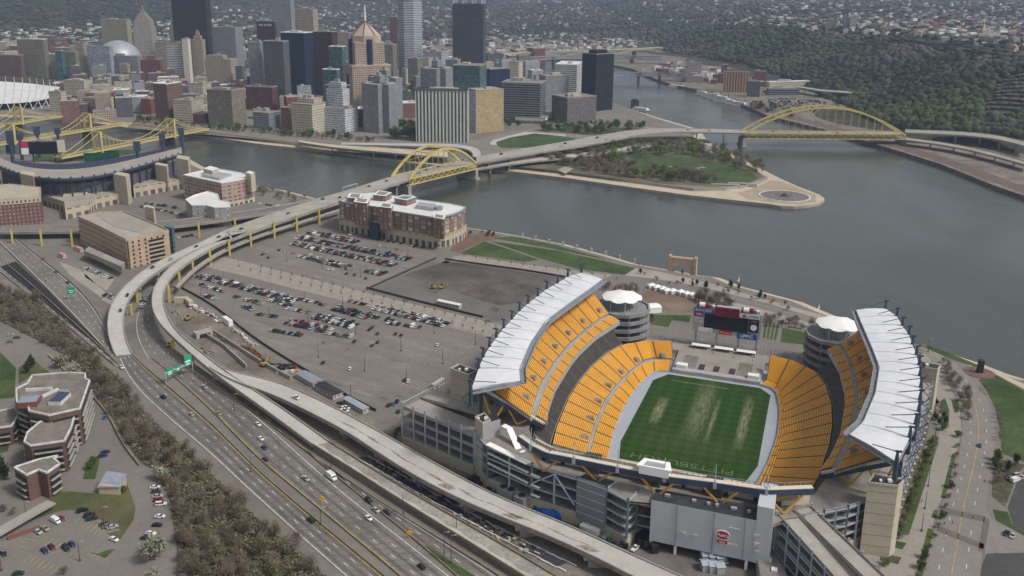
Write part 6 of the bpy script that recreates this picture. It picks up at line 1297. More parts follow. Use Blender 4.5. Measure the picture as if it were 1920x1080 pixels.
def truss_bridge(label, pts, z, m, depth, n, piers, arch=False, name='truss_bridge'):
 P_ = pl(pts, z, n+1); c = P_.mean(0); R_ = empty(name, label, 'bridge', (c[0], c[1], 0)); P_ = P_-[c[0], c[1], 0]; mb = MB()
 d = (P_[-1]-P_[0])[:2]; d /= np.linalg.norm(d); nn = np.array([-d[1], d[0], 0])*7
 for i in range(n): mb.beam(P_[i], P_[i+1], 15, 1.2)
 mb.build('deck', M['concrete'], R_)
 for s_ in (-1, 1):
  mb = MB()
  for i in range(n):
   a, b_ = P_[i]+nn*s_, P_[i+1]+nn*s_; k = len(piers) and abs(math.sin(PI*i*len(piers)/n)) if arch else 0; k2 = abs(math.sin(PI*(i+1)*len(piers)/n)) if arch else 0
   da, db = depth*(1-.75*k), depth*(1-.75*k2); mb.beam(a, b_, 1.6, 2.4); mb.beam(a-[0, 0, da], b_-[0, 0, db], 1.6, 1.8); mb.beam(a-[0, 0, da] if i % 2 else a, b_ if i % 2 else b_-[0, 0, db], 1.1); mb.beam(a, a-[0, 0, da], 1.0)
  mb.build('side_truss', M[m], R_)
 for t in piers: p = P_[int(t*n)]; mb = MB(); mb.box(p[0], p[1], -2, 6, 14, p[2]-depth*.6+2, math.atan2(d[1], d[0])); mb.build('pier', M['pier_stone'], R_)
K('olive_steel', (.50, .46, .28), var=.15)
truss_bridge('long olive cantilever bridge high over the far river', [(880, 108), (950, 99), (1020, 97), (1130, 94), (1240, 89)], 34, 'olive_steel', 14, 48, (.12, .36, .62, .86), True)
truss_bridge('dark railway truss bridge across the far river', [(930, 118), (1000, 112), (1090, 108), (1150, 109), (1240, 112)], 18, 'steel', -9, 40, (.2, .4, .62, .85))
truss_bridge('grey lens truss bridge right of the black tower, with a pale portal', [(1100, 143), (1150, 141), (1205, 141), (1250, 143), (1300, 146)], 15, 'steel', -7, 26, (.25, .5, .7))
p = G(1204, 142, 14); mb = MB(); mb.box(0, 0, 14, 4, 14, 16); o = mb.build('bridge_portal', M['olive_steel']); o.location = (p[0], p[1], 0); tag(o, 'pale portal tower of the grey lens truss bridge', 'portal')
def gantry(label, pa, pb, z, boards, h=7.5, m='steel_light'):
 A, B = G(*pa, z), G(*pb, z); R_ = empty('sign_gantry', label, 'sign gantry', (A[0], A[1], 0)); d = B-A; L = np.linalg.norm(d); an = math.atan2(d[1], d[0])
 for p in (A, B): mb = MB(); q = p-[A[0], A[1], 0]; mb.tube(q, q+[0, 0, h], .3, n=6); mb.build('post', M[m], R_)
 mb = MB(); mb.beam((0, 0, z+h), (d[0], d[1], z+h), .6, .9); mb.build('crossbeam', M[m], R_)
 for t, w_, hh, dz in boards: q = d*t; mb = MB(); mb.box(q[0], q[1]-.5, z+h-hh/2+dz, w_, .3, hh, an); mb.build('sign_board', M['sign_green'], R_); mb = MB(); mb.box(q[0], q[1]-.75, z+h-hh*.12+dz, w_*.7, .2, hh*.16, an); mb.box(q[0], q[1]-.75, z+h-hh*.38+dz, w_*.5, .2, hh*.14, an); mb.build('sign_legend', M['sign_white'], R_)
gantry('green direction signs over the expressway', (312, 722), (362, 700), 7, [(.18, 4.5, 4.6, 0), (.48, 3.4, 3.2, 0), (.86, 5.2, 6.6, 2)])
gantry('green direction sign on the slip road at upper left', (128, 562), (143, 562), 7, [(.5, 6, 5, 0)]); gantry('grey gantry over the deck before the nearer arch bridge', (643, 362), (670, 354), 20, [], 6); gantry('grey gantry over the viaduct above the yellow columns', (424, 447), (453, 446), 20, [], 6)
for x, y, lb in ((605, 962, 'yellow diamond warning sign left of the expressway median'), (768, 1010, 'yellow diamond warning sign at the tip of the grass wedge')):
 R_ = empty('road_sign', lb, 'road sign', G(x, y, 7)); mb = MB(); mb.tube((0, 0, 0), (0, 0, 7 if x < 700 else 3), .12, n=6); mb.build('post', M['steel_light'], R_); z0 = 7.2 if x < 700 else 3; mb = MB(); mb.add([(0, -.2, z0-1.4), (1.4, -.2, z0), (0, -.2, z0+1.4), (-1.4, -.2, z0)]+[(0, .1, z0-1.4), (1.4, .1, z0), (0, .1, z0+1.4), (-1.4, .1, z0)], [(0, 1, 2, 3), (7, 6, 5, 4), (0, 4, 5, 1), (1, 5, 6, 2), (2, 6, 7, 3), (3, 7, 4, 0)]); mb.build('sign_board', K('sign_amber', (.7, .33, .01)), R_)
# ------------------------------------------------------------ point park and downtown ground
def fl(name, pts, m, z=6.58, label=None): return flat(name, pts, z, m, label)
fl('park_soil', [(965, 312), (1060, 322), (1150, 334), (1260, 346), (1340, 351), (1405, 343), (1432, 331), (1415, 316), (1380, 300), (1340, 288), (1290, 276), (1200, 280), (1100, 296), (1000, 303)], K('park_ground', (.15, .125, .09), var=.2, scale=.03, col2=(.085, .10, .045), mix_scale=.02), label='brown park ground under the trees at the point')
fl('lawn', [(1176, 296), (1230, 291), (1300, 297), (1360, 306), (1405, 320), (1420, 334), (1400, 346), (1365, 349), (1300, 340), (1240, 327), (1190, 312)], 'grass', 6.64, 'oval lawn at the point')
fl('lawn', [(925, 269), (960, 256), (1005, 249), (1060, 256), (1094, 262), (1065, 271), (1000, 277), (940, 277)], 'grass', 6.62, 'lawn by the gold slab'); fl('lawn', [(1052, 304), (1064, 297), (1090, 299), (1099, 306), (1082, 311), (1058, 310)], 'grass', 6.64)
fl('lawn', [(1000, 244), (1080, 238), (1180, 240), (1230, 246), (1150, 255), (1090, 252)], K('verge', (.075, .085, .035), var=.25, scale=.04), 6.6)
fl('path', [(918, 268), (925, 262), (985, 247), (1060, 252), (1062, 256), (1003, 250), (960, 257), (930, 266), (932, 272), (922, 272)], 'new_concrete', 6.66); fl('path', [(1045, 318), (1060, 312), (1075, 316), (1060, 326)], 'pave', 6.66)
fl('city_road', [(240, 240), (410, 254), (555, 268), (700, 280), (800, 290), (880, 296), (880, 290), (800, 284), (700, 275), (555, 264), (410, 250), (240, 236)], 'asphalt', 6.6, 'riverfront road below downtown')
fl('city_road', [(890, 262), (960, 245), (1040, 236), (1120, 232), (1240, 238), (1240, 232), (1150, 222), (1040, 230), (940, 240), (880, 256)], 'asphalt', 6.62)
for pts in ([(1148, 192), (1160, 196), (1240, 226), (1310, 246), (1300, 252), (1220, 236), (1150, 208), (1120, 192)],): fl('city_road', pts, 'asphalt', 6.64, 'parkway beside the far river')
wl = line('river_wall', [(0, 214), (120, 218), (240, 235), (410, 252), (480, 263), (620, 279), (720, 291)], 4, 1.2, 4.0, 'tan_stone', n=40, label='long tan retaining wall along the river road', cat='wall')
R_ = empty('fountain', 'round fountain basin on the tip of the point', 'fountain', G(1471, 368, 3)); c = G(1471, 368, 3); rx = 45/(PX(c+[10, 0, 0])[0]-PX(c)[0])*10; sqz = 1.0
mb = MB(); mb.lathe(0, 0, [(rx*1.05, .1), (rx*1.05, .7), (rx*.98, .7), (rx*.98, .35)], 48, 0); mb.build('rim', M['paint_white'], R_)
mb = MB(); mb.lathe(0, 0, [(rx*.975, .2), (rx*.975, .45), (.01, .45)], 48, 0); mb.build('basin', K('basin', (.17, .15, .145), var=.1), R_); mb = MB(); mb.lathe(0, 0, [(4, .4), (4, 1.4), (2.2, 2.6), (1, 3.6)], 14, 0)
for k in range(5): t = k*1.26; mb.box(8*math.cos(t), 8*math.sin(t), .4, .8, .8, 1.6, t)
mb.build('jets', K('fount', (.05, .055, .05)), R_)
fl('plaza', [(1384, 362), (1420, 350), (1445, 338), (1470, 341), (1502, 354), (1530, 366), (1530, 378), (1500, 383), (1450, 380), (1400, 373)], K('plaza_tan', (.37, .30, .22), var=.08, scale=.08), 3.08, 'tan plaza around the fountain')
for x, y in ((1392, 344), (1360, 346)): c = G(x, y, 6.6); mb = MB(); mb.box(0, 0, -3, 34, 5, 3.6, -.1); o = mb.build('granite_steps', M['concrete']); o.location = c; tag(o, cat='steps'); later(o, 'pale stone steps', 'between the oval lawn and the fountain')
for x, y, w_ in ((1262, 312, 1), (1312, 315, 1)):
 c = G(x, y, 6.6); mb = MB(); mb.box(0, 0, 0, 14, .8, .5, .3); mb.box(-3, -6, 0, .8, 12, .5); mb.box(5, 5, 0, .8, 9, .5, .8); o = mb.build('lawn_outline', M['paint_white']); o.location = c; tag(o, cat='stone outline'); later(o, 'white stone outline', 'set in the oval lawn')
R_, c, P_ = pbuild('pavilion', 'low dark blue roofed pavilion under the elevated highway', 'pavilion', [(1117, 278), (1130, 272), (1200, 262), (1235, 266), (1238, 270), (1150, 284)], 10, M['pave'], 'navy', parapet=0) if False else (None, None, None)
def hull(mb, L, W, h, m=0): mb.add([(-L/2, -W/2, 0), (L*.3, -W/2, 0), (L/2, 0, 0), (L*.3, W/2, 0), (-L/2, W/2, 0)]+[(-L/2, -W/2, h), (L*.32, -W/2, h), (L*.53, 0, h), (L*.32, W/2, h), (-L/2, W/2, h)], [(5, 6, 7, 8, 9), (0, 1, 6, 5), (1, 2, 7, 6), (2, 3, 8, 7), (3, 4, 9, 8), (4, 0, 5, 9)], m)
for x, y, L, dk in ((1270, 164, 46, 1), (1318, 178, 34, 2), (1330, 182, 34, 2), (1344, 186, 40, 3), (1358, 191, 44, 3), (1372, 195, 26, 2), (1390, 199, 36, 2), (1203, 207, 40, 1)):
 R_ = empty('riverboat', None, 'riverboat', G(x, y, 0), math.radians(-40), 'white boats moored at the far banks'); later(R_, 'white riverboat', 'moored at the far banks'); mb = MB(); hull(mb, L, 11, 2.5); mb.build('hull', M['white'], R_)
 for k in range(dk): mb = MB(); mb.box(-L*.05*k-2, 0, 2.5+k*3, L*(.75-.12*k), 9-1.2*k, 2.9, 0); mb.build('deck_house', F('f_boat', (.75, .75, .74), (.15, .17, .2), bay=2.5, fl=3, fw=.6, fh=.4), R_)
 mb = MB(); mb.tube((L*.18, 2, 2.5+dk*3), (L*.18, 2, 8+dk*3), .6, n=8); mb.build('funnel', M['black'], R_)
c = G(1190, 204, 0); mb = MB(); mb.box(0, 0, 0, 14, 14, 17); mb.lathe(0, 0, [(5, 17), (5, 19)], 10); o = mb.build('mooring_block', M['dark_roof']); o.location = c; tag(o, 'dark square tower standing in the river behind the highway', 'river tower'); c = G(1450, 200, 5); mb = MB(); mb.box(0, 0, 0, 16, 12, 14); mb.box(0, 0, 14, 10, 8, 4); o = mb.build('stone_pier', M['rock']); o.location = G(1415, 206, 2); tag(o, 'old dark stone bridge pier at the far bank', 'pier')
for x, y, lb in ((1534, 580, 'tiny white sailing buoy off the riverside path'), (1384, 527, 'thin marker post in the river near the monument')):
 mb = MB(); mb.tube((0, 0, -1), (0, 0, 5), .25, .1, 6); mb.tube((0, 0, -1), (0, 0, .8), 1.0, .9, 8, 1); mb.tri((0, 0, 1), (1.6, 0, 1), (0, 0, 5), 1); o = mb.build('river_marker', [M['steel'], M['white']]); o.location = G(x, y, 0); tag(o, lb, 'river marker')
a_, b_ = G(1253, 511, 4), G(1305, 517, 4); c = (a_+b_)/2; d = b_-a_; L = np.linalg.norm(d[:2]); an = math.atan2(d[1], d[0]); R_ = empty('monument', 'pale stone monument with a wide round opening at the water edge', 'monument', (c[0], c[1], 3), an)
h = 15; mb = MB(); n = 16; T = 5
ar = [(-L*.30*math.cos(PI*i/n), 1.5+h*.55*math.sin(PI*i/n)) for i in range(n+1)]
for y in (-T/2, T/2):
 for i in range(n): a0, a1 = ar[i], ar[i+1]; mb.add([(a0[0], y, a0[1]), (a1[0], y, a1[1]), (a1[0], y, h), (a0[0], y, h)], [(0, 1, 2, 3) if y < 0 else (3, 2, 1, 0)])
for i in range(n): a0, a1 = ar[i], ar[i+1]; mb.quad((a0[0], -T/2, a0[1]), (a0[0], T/2, a0[1]), (a1[0], T/2, a1[1]), (a1[0], -T/2, a1[1]))
mb.box(-L*.4, 0, 0, L*.2, T, h); mb.box(L*.4, 0, 0, L*.2, T, h); mb.box(0, 0, h, L, T, .4); mb.build('arch_wall', K('monument_stone', (.40, .32, .22), var=.12, scale=.3), R_)
for s_ in (-1, 1): mb = MB(); mb.box(s_*L*.46, 0, 0, L*.09, T+1.2, h+1.6); mb.build('corner_post', M['monument_stone'], R_)
mb = MB(); mb.lathe(0, 0, [(1.0, 1.2), (.9, 3.5), (.3, 5.2)], 8); mb.box(0, 0, 0, 2.6, 2.6, 1.2); mb.build('seated_statue', M['pier_dark'], R_)
R_ = empty('sculpture', 'dark upright stone memorial on a round brick plaza by the river', 'memorial', G(1836, 699, 7)); mb = MB(); mb.add([(-1.7, -1.4, 0), (1.7, -1.4, 0), (1.5, 1.4, 0), (-1.5, 1.4, 0), (-1.2, -1, 8.5), (2, -1, 8), (1.7, 1, 8.6), (-1, 1, 9)], [(0, 1, 5, 4), (1, 2, 6, 5), (2, 3, 7, 6), (3, 0, 4, 7), (4, 5, 6, 7)]); mb.build('stone', M['black'], R_); mb = MB(); mb.lathe(0, 0, [(9, .1), (9, .3), (.1, .3)], 24); mb.build('round_plaza', M['brick_pave'], R_)
for x, y in ((980, 443), (1004, 448), (1030, 454), (1056, 459), (1082, 465), (1109, 471), (1136, 477), (1162, 484), (1190, 491)):
 mb = MB(); mb.box(0, 0, -1, 1.8, 1.8, 3.6); mb.box(0, 0, 2.6, 2.1, 2.1, .4); o = mb.build('mooring_post', M['concrete']); o.location = G(x, y, 3); tag(o, cat='mooring post', group='mooring posts along the lawn walk'); later(o, 'pale square mooring post', 'along the riverside lawn walk')
# --- south bank buildings
b2 = lambda *a, **k: block(*a, z=6.0, **k)
b2('orange brick slab hall with dark vertical window strips', 1355, 1404, 1413, 173, 136, 12, M['f_orange'], 'grey_roof'); b2('dark block with white strips right of the orange slab', 1400, 1424, 1432, 181, 153, 14, M['f_darkgrey']); b2('tan twin topped block upstream of the orange slab', 1285, 1314, 1322, 150, 118, 10, M['f_tan']); b2('tall red brick warehouse behind the orange slab', 1352, 1362, 1378, 150, 122, 10, M['f_red']); b2('long red brick warehouse right of the orange slab', 1413, 1436, 1441, 156, 134, 10, M['f_red']); b2('red low terminal by the river bridge foot', 1345, 1380, 1392, 156, 139, 12, M['f_red']); b2('green roofed station hall by the far river', 1285, 1318, 1325, 155, 144, 14, M['f_tan'], 'steel')
b2('long low white roofed garage below the wooded slope', 1442, 1518, 1522, 165, 152, -18, M['f_cream'], 'white_roof'); b2('parking deck with dark openings beside the riverside car lot', 1440, 1498, 1503, 178, 166, -6, M['f_darkband'], 'concrete')
for x in range(1255, 1345, 16): b2('low riverfront shed near the far bridges, %s' % {1255: 'first from the left', 1271: 'second from the left', 1287: 'third from the left', 1303: 'fourth from the left', 1319: 'fifth from the left', 1335: 'last from the left'}[x], x, x+9, x+12, 141+(x-1255)*.2, 136+(x-1255)*.2, 10, M[['f_red', 'f_tan', 'f_brown'][x % 3]], h=9)
viaduct('viaduct', 'slender concrete ramp on white piers below the wooded slope', [(1490, 160), (1540, 168), (1620, 173)], [(1490, 163), (1540, 171.5), (1620, 177)], 18, 'concrete', 16, piers=(3, 6, 9, 12))
b2('grey concrete building at the foot of the wooded slope, right edge', 1876, 1902, 1932, 268, 232, 30, M['f_lgrey'])
A, B, rw_ = strip('railway', [(1420, 205), (1540, 238), (1615, 258), (1702, 284), (1765, 303), (1865, 342), (1935, 368)], [(1440, 203), (1550, 234), (1630, 253), (1715, 278), (1780, 297), (1880, 334), (1940, 358)], 5.1, 'brick_brown', 30, label='railway along the far bank')
for t in (.2, .4, .6, .8): dashes(A, B, t, rw_, 'steel', w=.5, solid=True, name='rail')
def top(label, xl, xm, xr, yb, yt, m, **k):
 g = hit(xm, yb, 5); return block(label, xl, xm, xr, yb, yt, 14, m, z=float(g[2])-2, **k)
top('beige ribbed apartment tower on the hill edge', 1547, 1567, 1576, 60, 38, M['f_tan']); top('white apartment tower on the hill edge', 1592, 1604, 1612, 60, 32, M['f_cream']); top('grey apartment tower beside the white one on the hill', 1581, 1590, 1593, 60, 32, M['f_grey']); top('tall dark brick tower behind the hill edge apartments', 1580, 1590, 1594, 40, 16, M['f_brown']); top('beige square tower far back on the hill', 1743, 1752, 1759, 30, 15, M['f_cream']); top('orange school block near the church on the hill', 1825, 1842, 1846, 100, 86, M['f_orange'])
g = hit(1842, 74, 5); R_ = empty('church', 'church with a pale pointed spire on the hill', 'church', g); mb = MB(); mb.box(0, 0, -4, 9, 9, 22); mb.add([(-5, -5, 18), (5, -5, 18), (5, 5, 18), (-5, 5, 18), (0, 0, 38)], [(0, 1, 4), (1, 2, 4), (2, 3, 4), (3, 0, 4)]); mb.build('spire', K('spire_stone', (.55, .45, .3)), R_); mb = MB(); mb.box(18, 4, -4, 30, 14, 14); mb.add([(3, -3, 10), (33, -3, 10), (33, 11, 10), (3, 11, 10), (3, 4, 17), (33, 4, 17)], [(0, 1, 5, 4), (2, 3, 4, 5), (1, 2, 5), (3, 0, 4)], 1); mb.build('nave', [M['f_red'], M['grey_roof']], R_)
def campus(label, pts, zt, extra=()):
 P_ = [V2(G(x, y, zt)) for x, y in pts]; c = sum(P_)/len(P_); R_ = empty('campus_building', label, 'building', (*c, 0)); P_ = [p-c for p in P_]
 mb = MB(); mb.prism(P_, 3, zt, 0, 0); w_ = mb.build('wall', K('campus_brick', (.15, .088, .07), var=.1, scale=.2), R_)
 mb = MB(); mb.prism([p*.97 for p in P_], zt+.02, zt+.3, 0, 0); mb.build('roof', K('campus_roof', (.19, .165, .14), var=.2, scale=.15), R_, tri=True)
 for i in range(len(P_)):
  a, b_ = P_[i], P_[(i+1) % len(P_)]; mb = MB(); mb.beam((*a, zt+.4), (*b_, zt+.4), .8, .9); mb.build('parapet', M['paint_white'], R_)
  d = b_-a; L = np.linalg.norm(d); d /= L; nn = np.array([d[1], -d[0]]);
  if L > 7 and nn[1] < .35 or L > 9:
   if (a+b_) @ nn < 0: nn = -nn
   for z in np.arange(10, zt-1, 3.4):
    k = int(L/3.4)
    mb = MB(); p, q = a+d*1.2+nn*.25, b_-d*1.2+nn*.25; mb.beam((*p, z), (*q, z), .6, 1.3, 0); mb.beam((*(p+nn*.5), z-1.1), (*(q+nn*.5), z-1.1), 1.1, .5, 1); mb.build('window_band', [M['glass_dark'], M['concrete']], w_)
 return R_, c, P_
R_, c, P_ = campus('largest brown brick campus block with pale roof edges and roof plant', [(61, 705), (128, 700), (160, 702), (160, 712), (168, 715), (150, 767), (92, 780), (55, 772), (54, 765), (32, 755), (31, 730), (52, 720)], 27)
mb = MB(); q = V2(G(112, 748, 28))-c; mb.prism([q+(-3, -6), q+(3.5, -6), q+(3.5, 5), q+(-3, 6)], 27, 29.4, 0, 1); mb.build('skylight_box', [M['paint_white'], M['navy']], R_)
mb = MB(); q = V2(G(75, 730, 28))-c; mb.beam((*(q+(-7, -1)), 28), (*(q+(6, 1)), 28), .9, 1.6); q = V2(G(95, 736, 28))-c; mb.beam((*(q+(-2, -5)), 28), (*(q+(2, 4)), 28), .9, 1.6); mb.build('roof_wall', M['paint_white'], R_); mb = MB(); q = V2(G(55, 752, 29))-c; mb.box(q[0], q[1], 27, 9, 8, 3.2, .2, 0, 1); mb.build('rooftop_unit', [M['brick_red'], M['steel']], R_)
for k in range(6): mb = MB(); q = V2(G(112+k*3, 731+(k % 2)*3, 28))-c; mb.box(q[0], q[1], 27.3, 1.2, 1.2, .8); mb.build('roof_vent', M['silver'], R_)
campus('middle brown brick campus block, lower than the largest', [(76, 792), (139, 783), (134, 802), (121, 828), (58, 837), (46, 830), (52, 812)], 23); campus('lowest brown brick campus block beside the lawn and car park', [(27, 878), (73, 863), (108, 856), (101, 862), (112, 871), (88, 888), (72, 882), (50, 892)], 20); campus('brown brick campus wing cut by the left edge', [(-20, 776), (30, 766), (34, 782), (22, 800), (-20, 806)], 17)
R_ = empty('shed', 'small tan shed with a sloping dark roof on the campus lawn', 'shed', G(213, 918, 7)); mb = MB(); mb.prism([(-5, -4), (5, -4.5), (5, 3), (-4, 4)], -1, 4.5, 0, 0); mb.build('wall', M['tan_stone'], R_); mb = MB(); mb.add([(-5.5, -4.5, 3.8), (5.5, -5, 4.4), (5.5, 3.5, 6.2), (-4.5, 4.5, 7.2)], [(0, 1, 2, 3)]); mb.add([(-5.5, -4.5, 3.5), (5.5, -5, 4.1), (5.5, 3.5, 5.9), (-4.5, 4.5, 6.9)], [(3, 2, 1, 0)]); mb.build('roof', M['steel'], R_)
flat('campus_lawn', [(97, 925), (130, 921), (186, 926), (192, 912), (238, 905), (254, 950), (250, 975), (225, 1012), (200, 1000), (228, 994), (190, 975), (160, 960), (130, 955), (110, 958), (60, 975), (75, 950)], 7.12, K('lawn_dry', (.07, .085, .028), var=.2, scale=.06, col2=(.11, .10, .045), mix_scale=.05), 'campus lawn around the small shed')
flat('campus_lawn', [(170, 858), (186, 855), (186, 870), (178, 898), (155, 898), (160, 880)], 7.12, 'grass'); flat('campus_lawn', [(0, 660), (30, 690), (27, 745), (0, 748)], 7.12, 'grass', 'lawn at the left edge'); flat('campus_lawn', [(35, 690), (60, 672), (95, 700), (60, 703), (35, 720)], 7.12, 'lawn_dry'); flat('campus_lawn', [(0, 830), (18, 828), (15, 845), (0, 850)], 7.12, 'grass'); flat('campus_lawn', [(168, 1035), (198, 1046), (215, 1030), (205, 1030), (185, 1038)], 7.12, 'grass')
line('garden_wall', [(92, 668), (125, 700)], 7, .6, 1.4, 'road_yellow', label='tan kerb wall by the bare trees', cat='wall'); line('garden_wall', [(172, 742), (205, 780), (228, 832), (243, 852), (262, 874)], 7, .6, 1.2, 'barrier_tan', label='curved tan kerb wall along the campus drive', cat='wall')
line('footbridge', [(-10, 1004), (40, 975), (97, 943)], 10, 5.5, .8, 'pave', label='pale covered walkway at the left edge', cat='walkway'); R_ = empty('brick_bed', 'red brick bed beside the campus car park', 'planter', G(45, 1000, 7)); mb = MB(); mb.box(0, 0, 0, 13, 2.2, .7, .75); mb.build('bed', M['brick_red'], R_)
st_ = MB()
for (x0, y0, x1, y1, n) in ((25, 1022, 75, 994, 6), (152, 970, 215, 1000, 9), (100, 1010, 150, 1035, 7), (60, 1040, 110, 1062, 7), (180, 1026, 205, 1040, 4)):
 A_, B2 = V2(G(x0, y0)), V2(G(x1, y1)); d = (B2-A_)/np.linalg.norm(B2-A_); nn = np.array([-d[1], d[0]])
 for i in range(n): p = A_+(B2-A_)*i/(n-1); q = p-nn*5+d*1.5; st_.quad((*p, 7.08), (*(p+d*.22), 7.08), (*(q+d*.22), 7.08), (*q, 7.08))
o = st_.build('parking_lines', M['paint_yellow']); o['kind'] = 'structure'
if o.data.polygons[0].normal.z < 0: o.data.flip_normals()
# ------------------------------------------------------------ trees, woods, houses
def leafmat(name, c, var=.35):
 m, n, p = _new(name); N = n.nodes.new; L = n.links.new; oi = N('ShaderNodeObjectInfo'); hs_ = N('ShaderNodeHueSaturation'); hs_.inputs['Color'].default_value = (*c, 1)
 tc = N('ShaderNodeTexCoord'); nz = N('ShaderNodeTexNoise'); nz.inputs['Scale'].default_value = .5; L(tc.outputs['Object'], nz.inputs[0])
 a = N('ShaderNodeMapRange'); a.inputs[3].default_value = 1-var; a.inputs[4].default_value = 1+var; L(oi.outputs['Random'], a.inputs[0]); b = N('ShaderNodeMapRange'); b.inputs[1].default_value = .3; b.inputs[2].default_value = .7; b.inputs[3].default_value = .65; b.inputs[4].default_value = 1.35; L(nz.outputs[0], b.inputs[0])
 mu = N('ShaderNodeMath'); mu.operation = 'MULTIPLY'; L(a.outputs[0], mu.inputs[0]); L(b.outputs[0], mu.inputs[1]); L(mu.outputs[0], hs_.inputs['Value'])
 h = N('ShaderNodeMapRange'); h.inputs[3].default_value = .485; h.inputs[4].default_value = .515; L(oi.outputs['Random'], h.inputs[0]); L(h.outputs[0], hs_.inputs['Hue']); L(hs_.outputs[0], p.inputs['Base Color']); p.inputs['Roughness'].default_value = .9; p.inputs['Specular IOR Level'].default_value = .1; M[name] = m; return m
leafmat('twig', (.185, .146, .11), .35); leafmat('bud', (.13, .125, .06), .3); leafmat('leaf', (.07, .10, .028)); leafmat('leaf_dark', (.03, .05, .02)); leafmat('blossom', (.27, .28, .20), .15); leafmat('leaf_bright', (.13, .16, .03))
def crown_mesh(name, n, R, H, z0, size, seed, m, slim=1.0, clumps=9):
 rg = np.random.default_rng(seed); cc = rg.normal(0, .5, (clumps, 3)); cc /= np.maximum(1, np.linalg.norm(cc, axis=1))[:, None]
 k = rg.integers(0, clumps, n); p = cc[k]*.62+rg.normal(0, .24, (n, 3)); p[:, 0] *= R; p[:, 1] *= R; p[:, 2] = z0+H*.5+p[:, 2]*H*.55
 d1 = rg.normal(0, 1, (n, 3)); d1 /= np.linalg.norm(d1, axis=1)[:, None]; d2 = np.cross(d1, rg.normal(0, 1, (n, 3))); d2 /= np.linalg.norm(d2, axis=1)[:, None]; s = size*rg.uniform(.6, 1.4, (n, 1))
 v = np.stack([p-d1*s, p+d2*s*slim, p+d1*s, p-d2*s*slim], 1).reshape(-1, 3); me = bpy.data.meshes.new(name); me.from_pydata(v.tolist(), [], np.arange(4*n).reshape(n, 4).tolist()); me.materials.append(m); me.update(); return me
def trunk_mesh(name, h, r, R, seed, nb=6):
 rg = random.Random(seed); mb = MB(); mb.tube((0, 0, -.5), (0, 0, h*.55), r, r*.7, 6)
 for i in range(nb): t = rg.uniform(0, 2*PI); q = rg.uniform(.4, .8); mb.tube((0, 0, h*rg.uniform(.3, .55)), (R*q*math.cos(t), R*q*math.sin(t), h*rg.uniform(.7, 1.0)), r*.45, r*.12, 4, caps=False)
 me_o = mb.build(name, M['trunk']); me = me_o.data; bpy.data.objects.remove(me_o); return me
TREES = {}
def tree_kind(key, m, R, H, h0, n, size, slim=1.0, nv=3, tr=.25):
 TREES[key] = [(crown_mesh('crown', n, R, H, h0, size, 100+i*7+len(key), M[m], slim), trunk_mesh('trunk', h0+H*.8, tr, R, i)) for i in range(nv)]
tree_kind('bare', 'twig', 3.4, 6.0, .8, 1000, .42, .13); tree_kind('budding', 'bud', 3.2, 6, 1.0, 750, .34, .3); tree_kind('green', 'leaf', 4.2, 7, 1.5, 700, .55, .7); tree_kind('dark', 'leaf_dark', 3.0, 8, .8, 600, .5, .7); tree_kind('blossom', 'blossom', 4.5, 6.5, 1.5, 900, .5, .8); tree_kind('bright', 'leaf_bright', 3.6, 6, 1.4, 700, .45, .7); tree_kind('young', 'twig', 1.3, 3.2, 1.6, 130, .3, .3, tr=.1)
PLANTED = []
def plant(kind, p, s, label_a, where, group, rg, nm='tree', sz=None):
 PLANTED.append((kind, np.array(p, float), s, label_a, where, group, rg.randrange(3), rg.uniform(0, 6.28), s*rg.uniform(.85, 1.15) if sz is None else sz))
def joined(name, items, mats, label):
 """many copies (mesh, location, rotation, scale3) as one mesh"""
 V = []; F_ = []; MI = []; nv = 0
 mi_of = {m: i for i, m in enumerate(mats)}; cache = {}
 for me, p, rz, sc in items:
  if me.name not in cache:
   v = np.zeros(len(me.vertices)*3); me.vertices.foreach_get('co', v); cache[me.name] = (v.reshape(-1, 3), [tuple(q.vertices) for q in me.polygons], [mi_of[me.materials[q.material_index]] for q in me.polygons])
  v, f, m = cache[me.name]; c, q = math.cos(rz), math.sin(rz); v = v*np.array(sc); V.append(np.stack([v[:, 0]*c-v[:, 1]*q+p[0], v[:, 0]*q+v[:, 1]*c+p[1], v[:, 2]+p[2]], 1)); F_ += [tuple(nv+k for k in t) for t in f]; MI += m; nv += len(v)
 me = bpy.data.meshes.new(name); me.from_pydata(np.concatenate(V).tolist(), [], F_)
 for m in mats: me.materials.append(m)
 me.polygons.foreach_set('material_index', MI); o = bpy.data.objects.new(name, me); COL.objects.link(o); tag(o, label, kind='stuff'); return o
def realise_trees(keep=295):
 dist = lambda t: t[2]*(.45 if t[0] == 'young' else 1)/np.linalg.norm(t[1]-_C)
 PLANTED.sort(key=dist, reverse=True); rest = {}
 for i, (kind, p, s, la, wh, gr, vi, rz, sz) in enumerate(PLANTED):
  cr, tk = TREES[kind][vi]
  if i < keep:
   e = bpy.data.objects.new('tree', None); COL.objects.link(e); e.location = tuple(p); e.rotation_euler = (0, 0, rz); e.scale = (s, s, sz); tag(e, None, 'tree', gr)
   for nn_, me in (('crown', cr), ('trunk', tk)): o = bpy.data.objects.new(nn_, me); COL.objects.link(o); o.parent = e
   later(e, la, wh)
  else: rest.setdefault('far_park_trees' if p[1] > 950 else 'stadium_trees', []).extend([(cr, p, rz, (s, s, sz)), (tk, p, rz, (s, s, sz))])
 for k, it in rest.items(): joined(k, it, [M[x] for x in ('twig', 'bud', 'leaf', 'leaf_dark', 'blossom', 'leaf_bright', 'trunk')], 'mixed budding and bare trees in the park at the point and along the far road' if k[0] == 'f' else 'small trees and planting around the stadium and car parks')
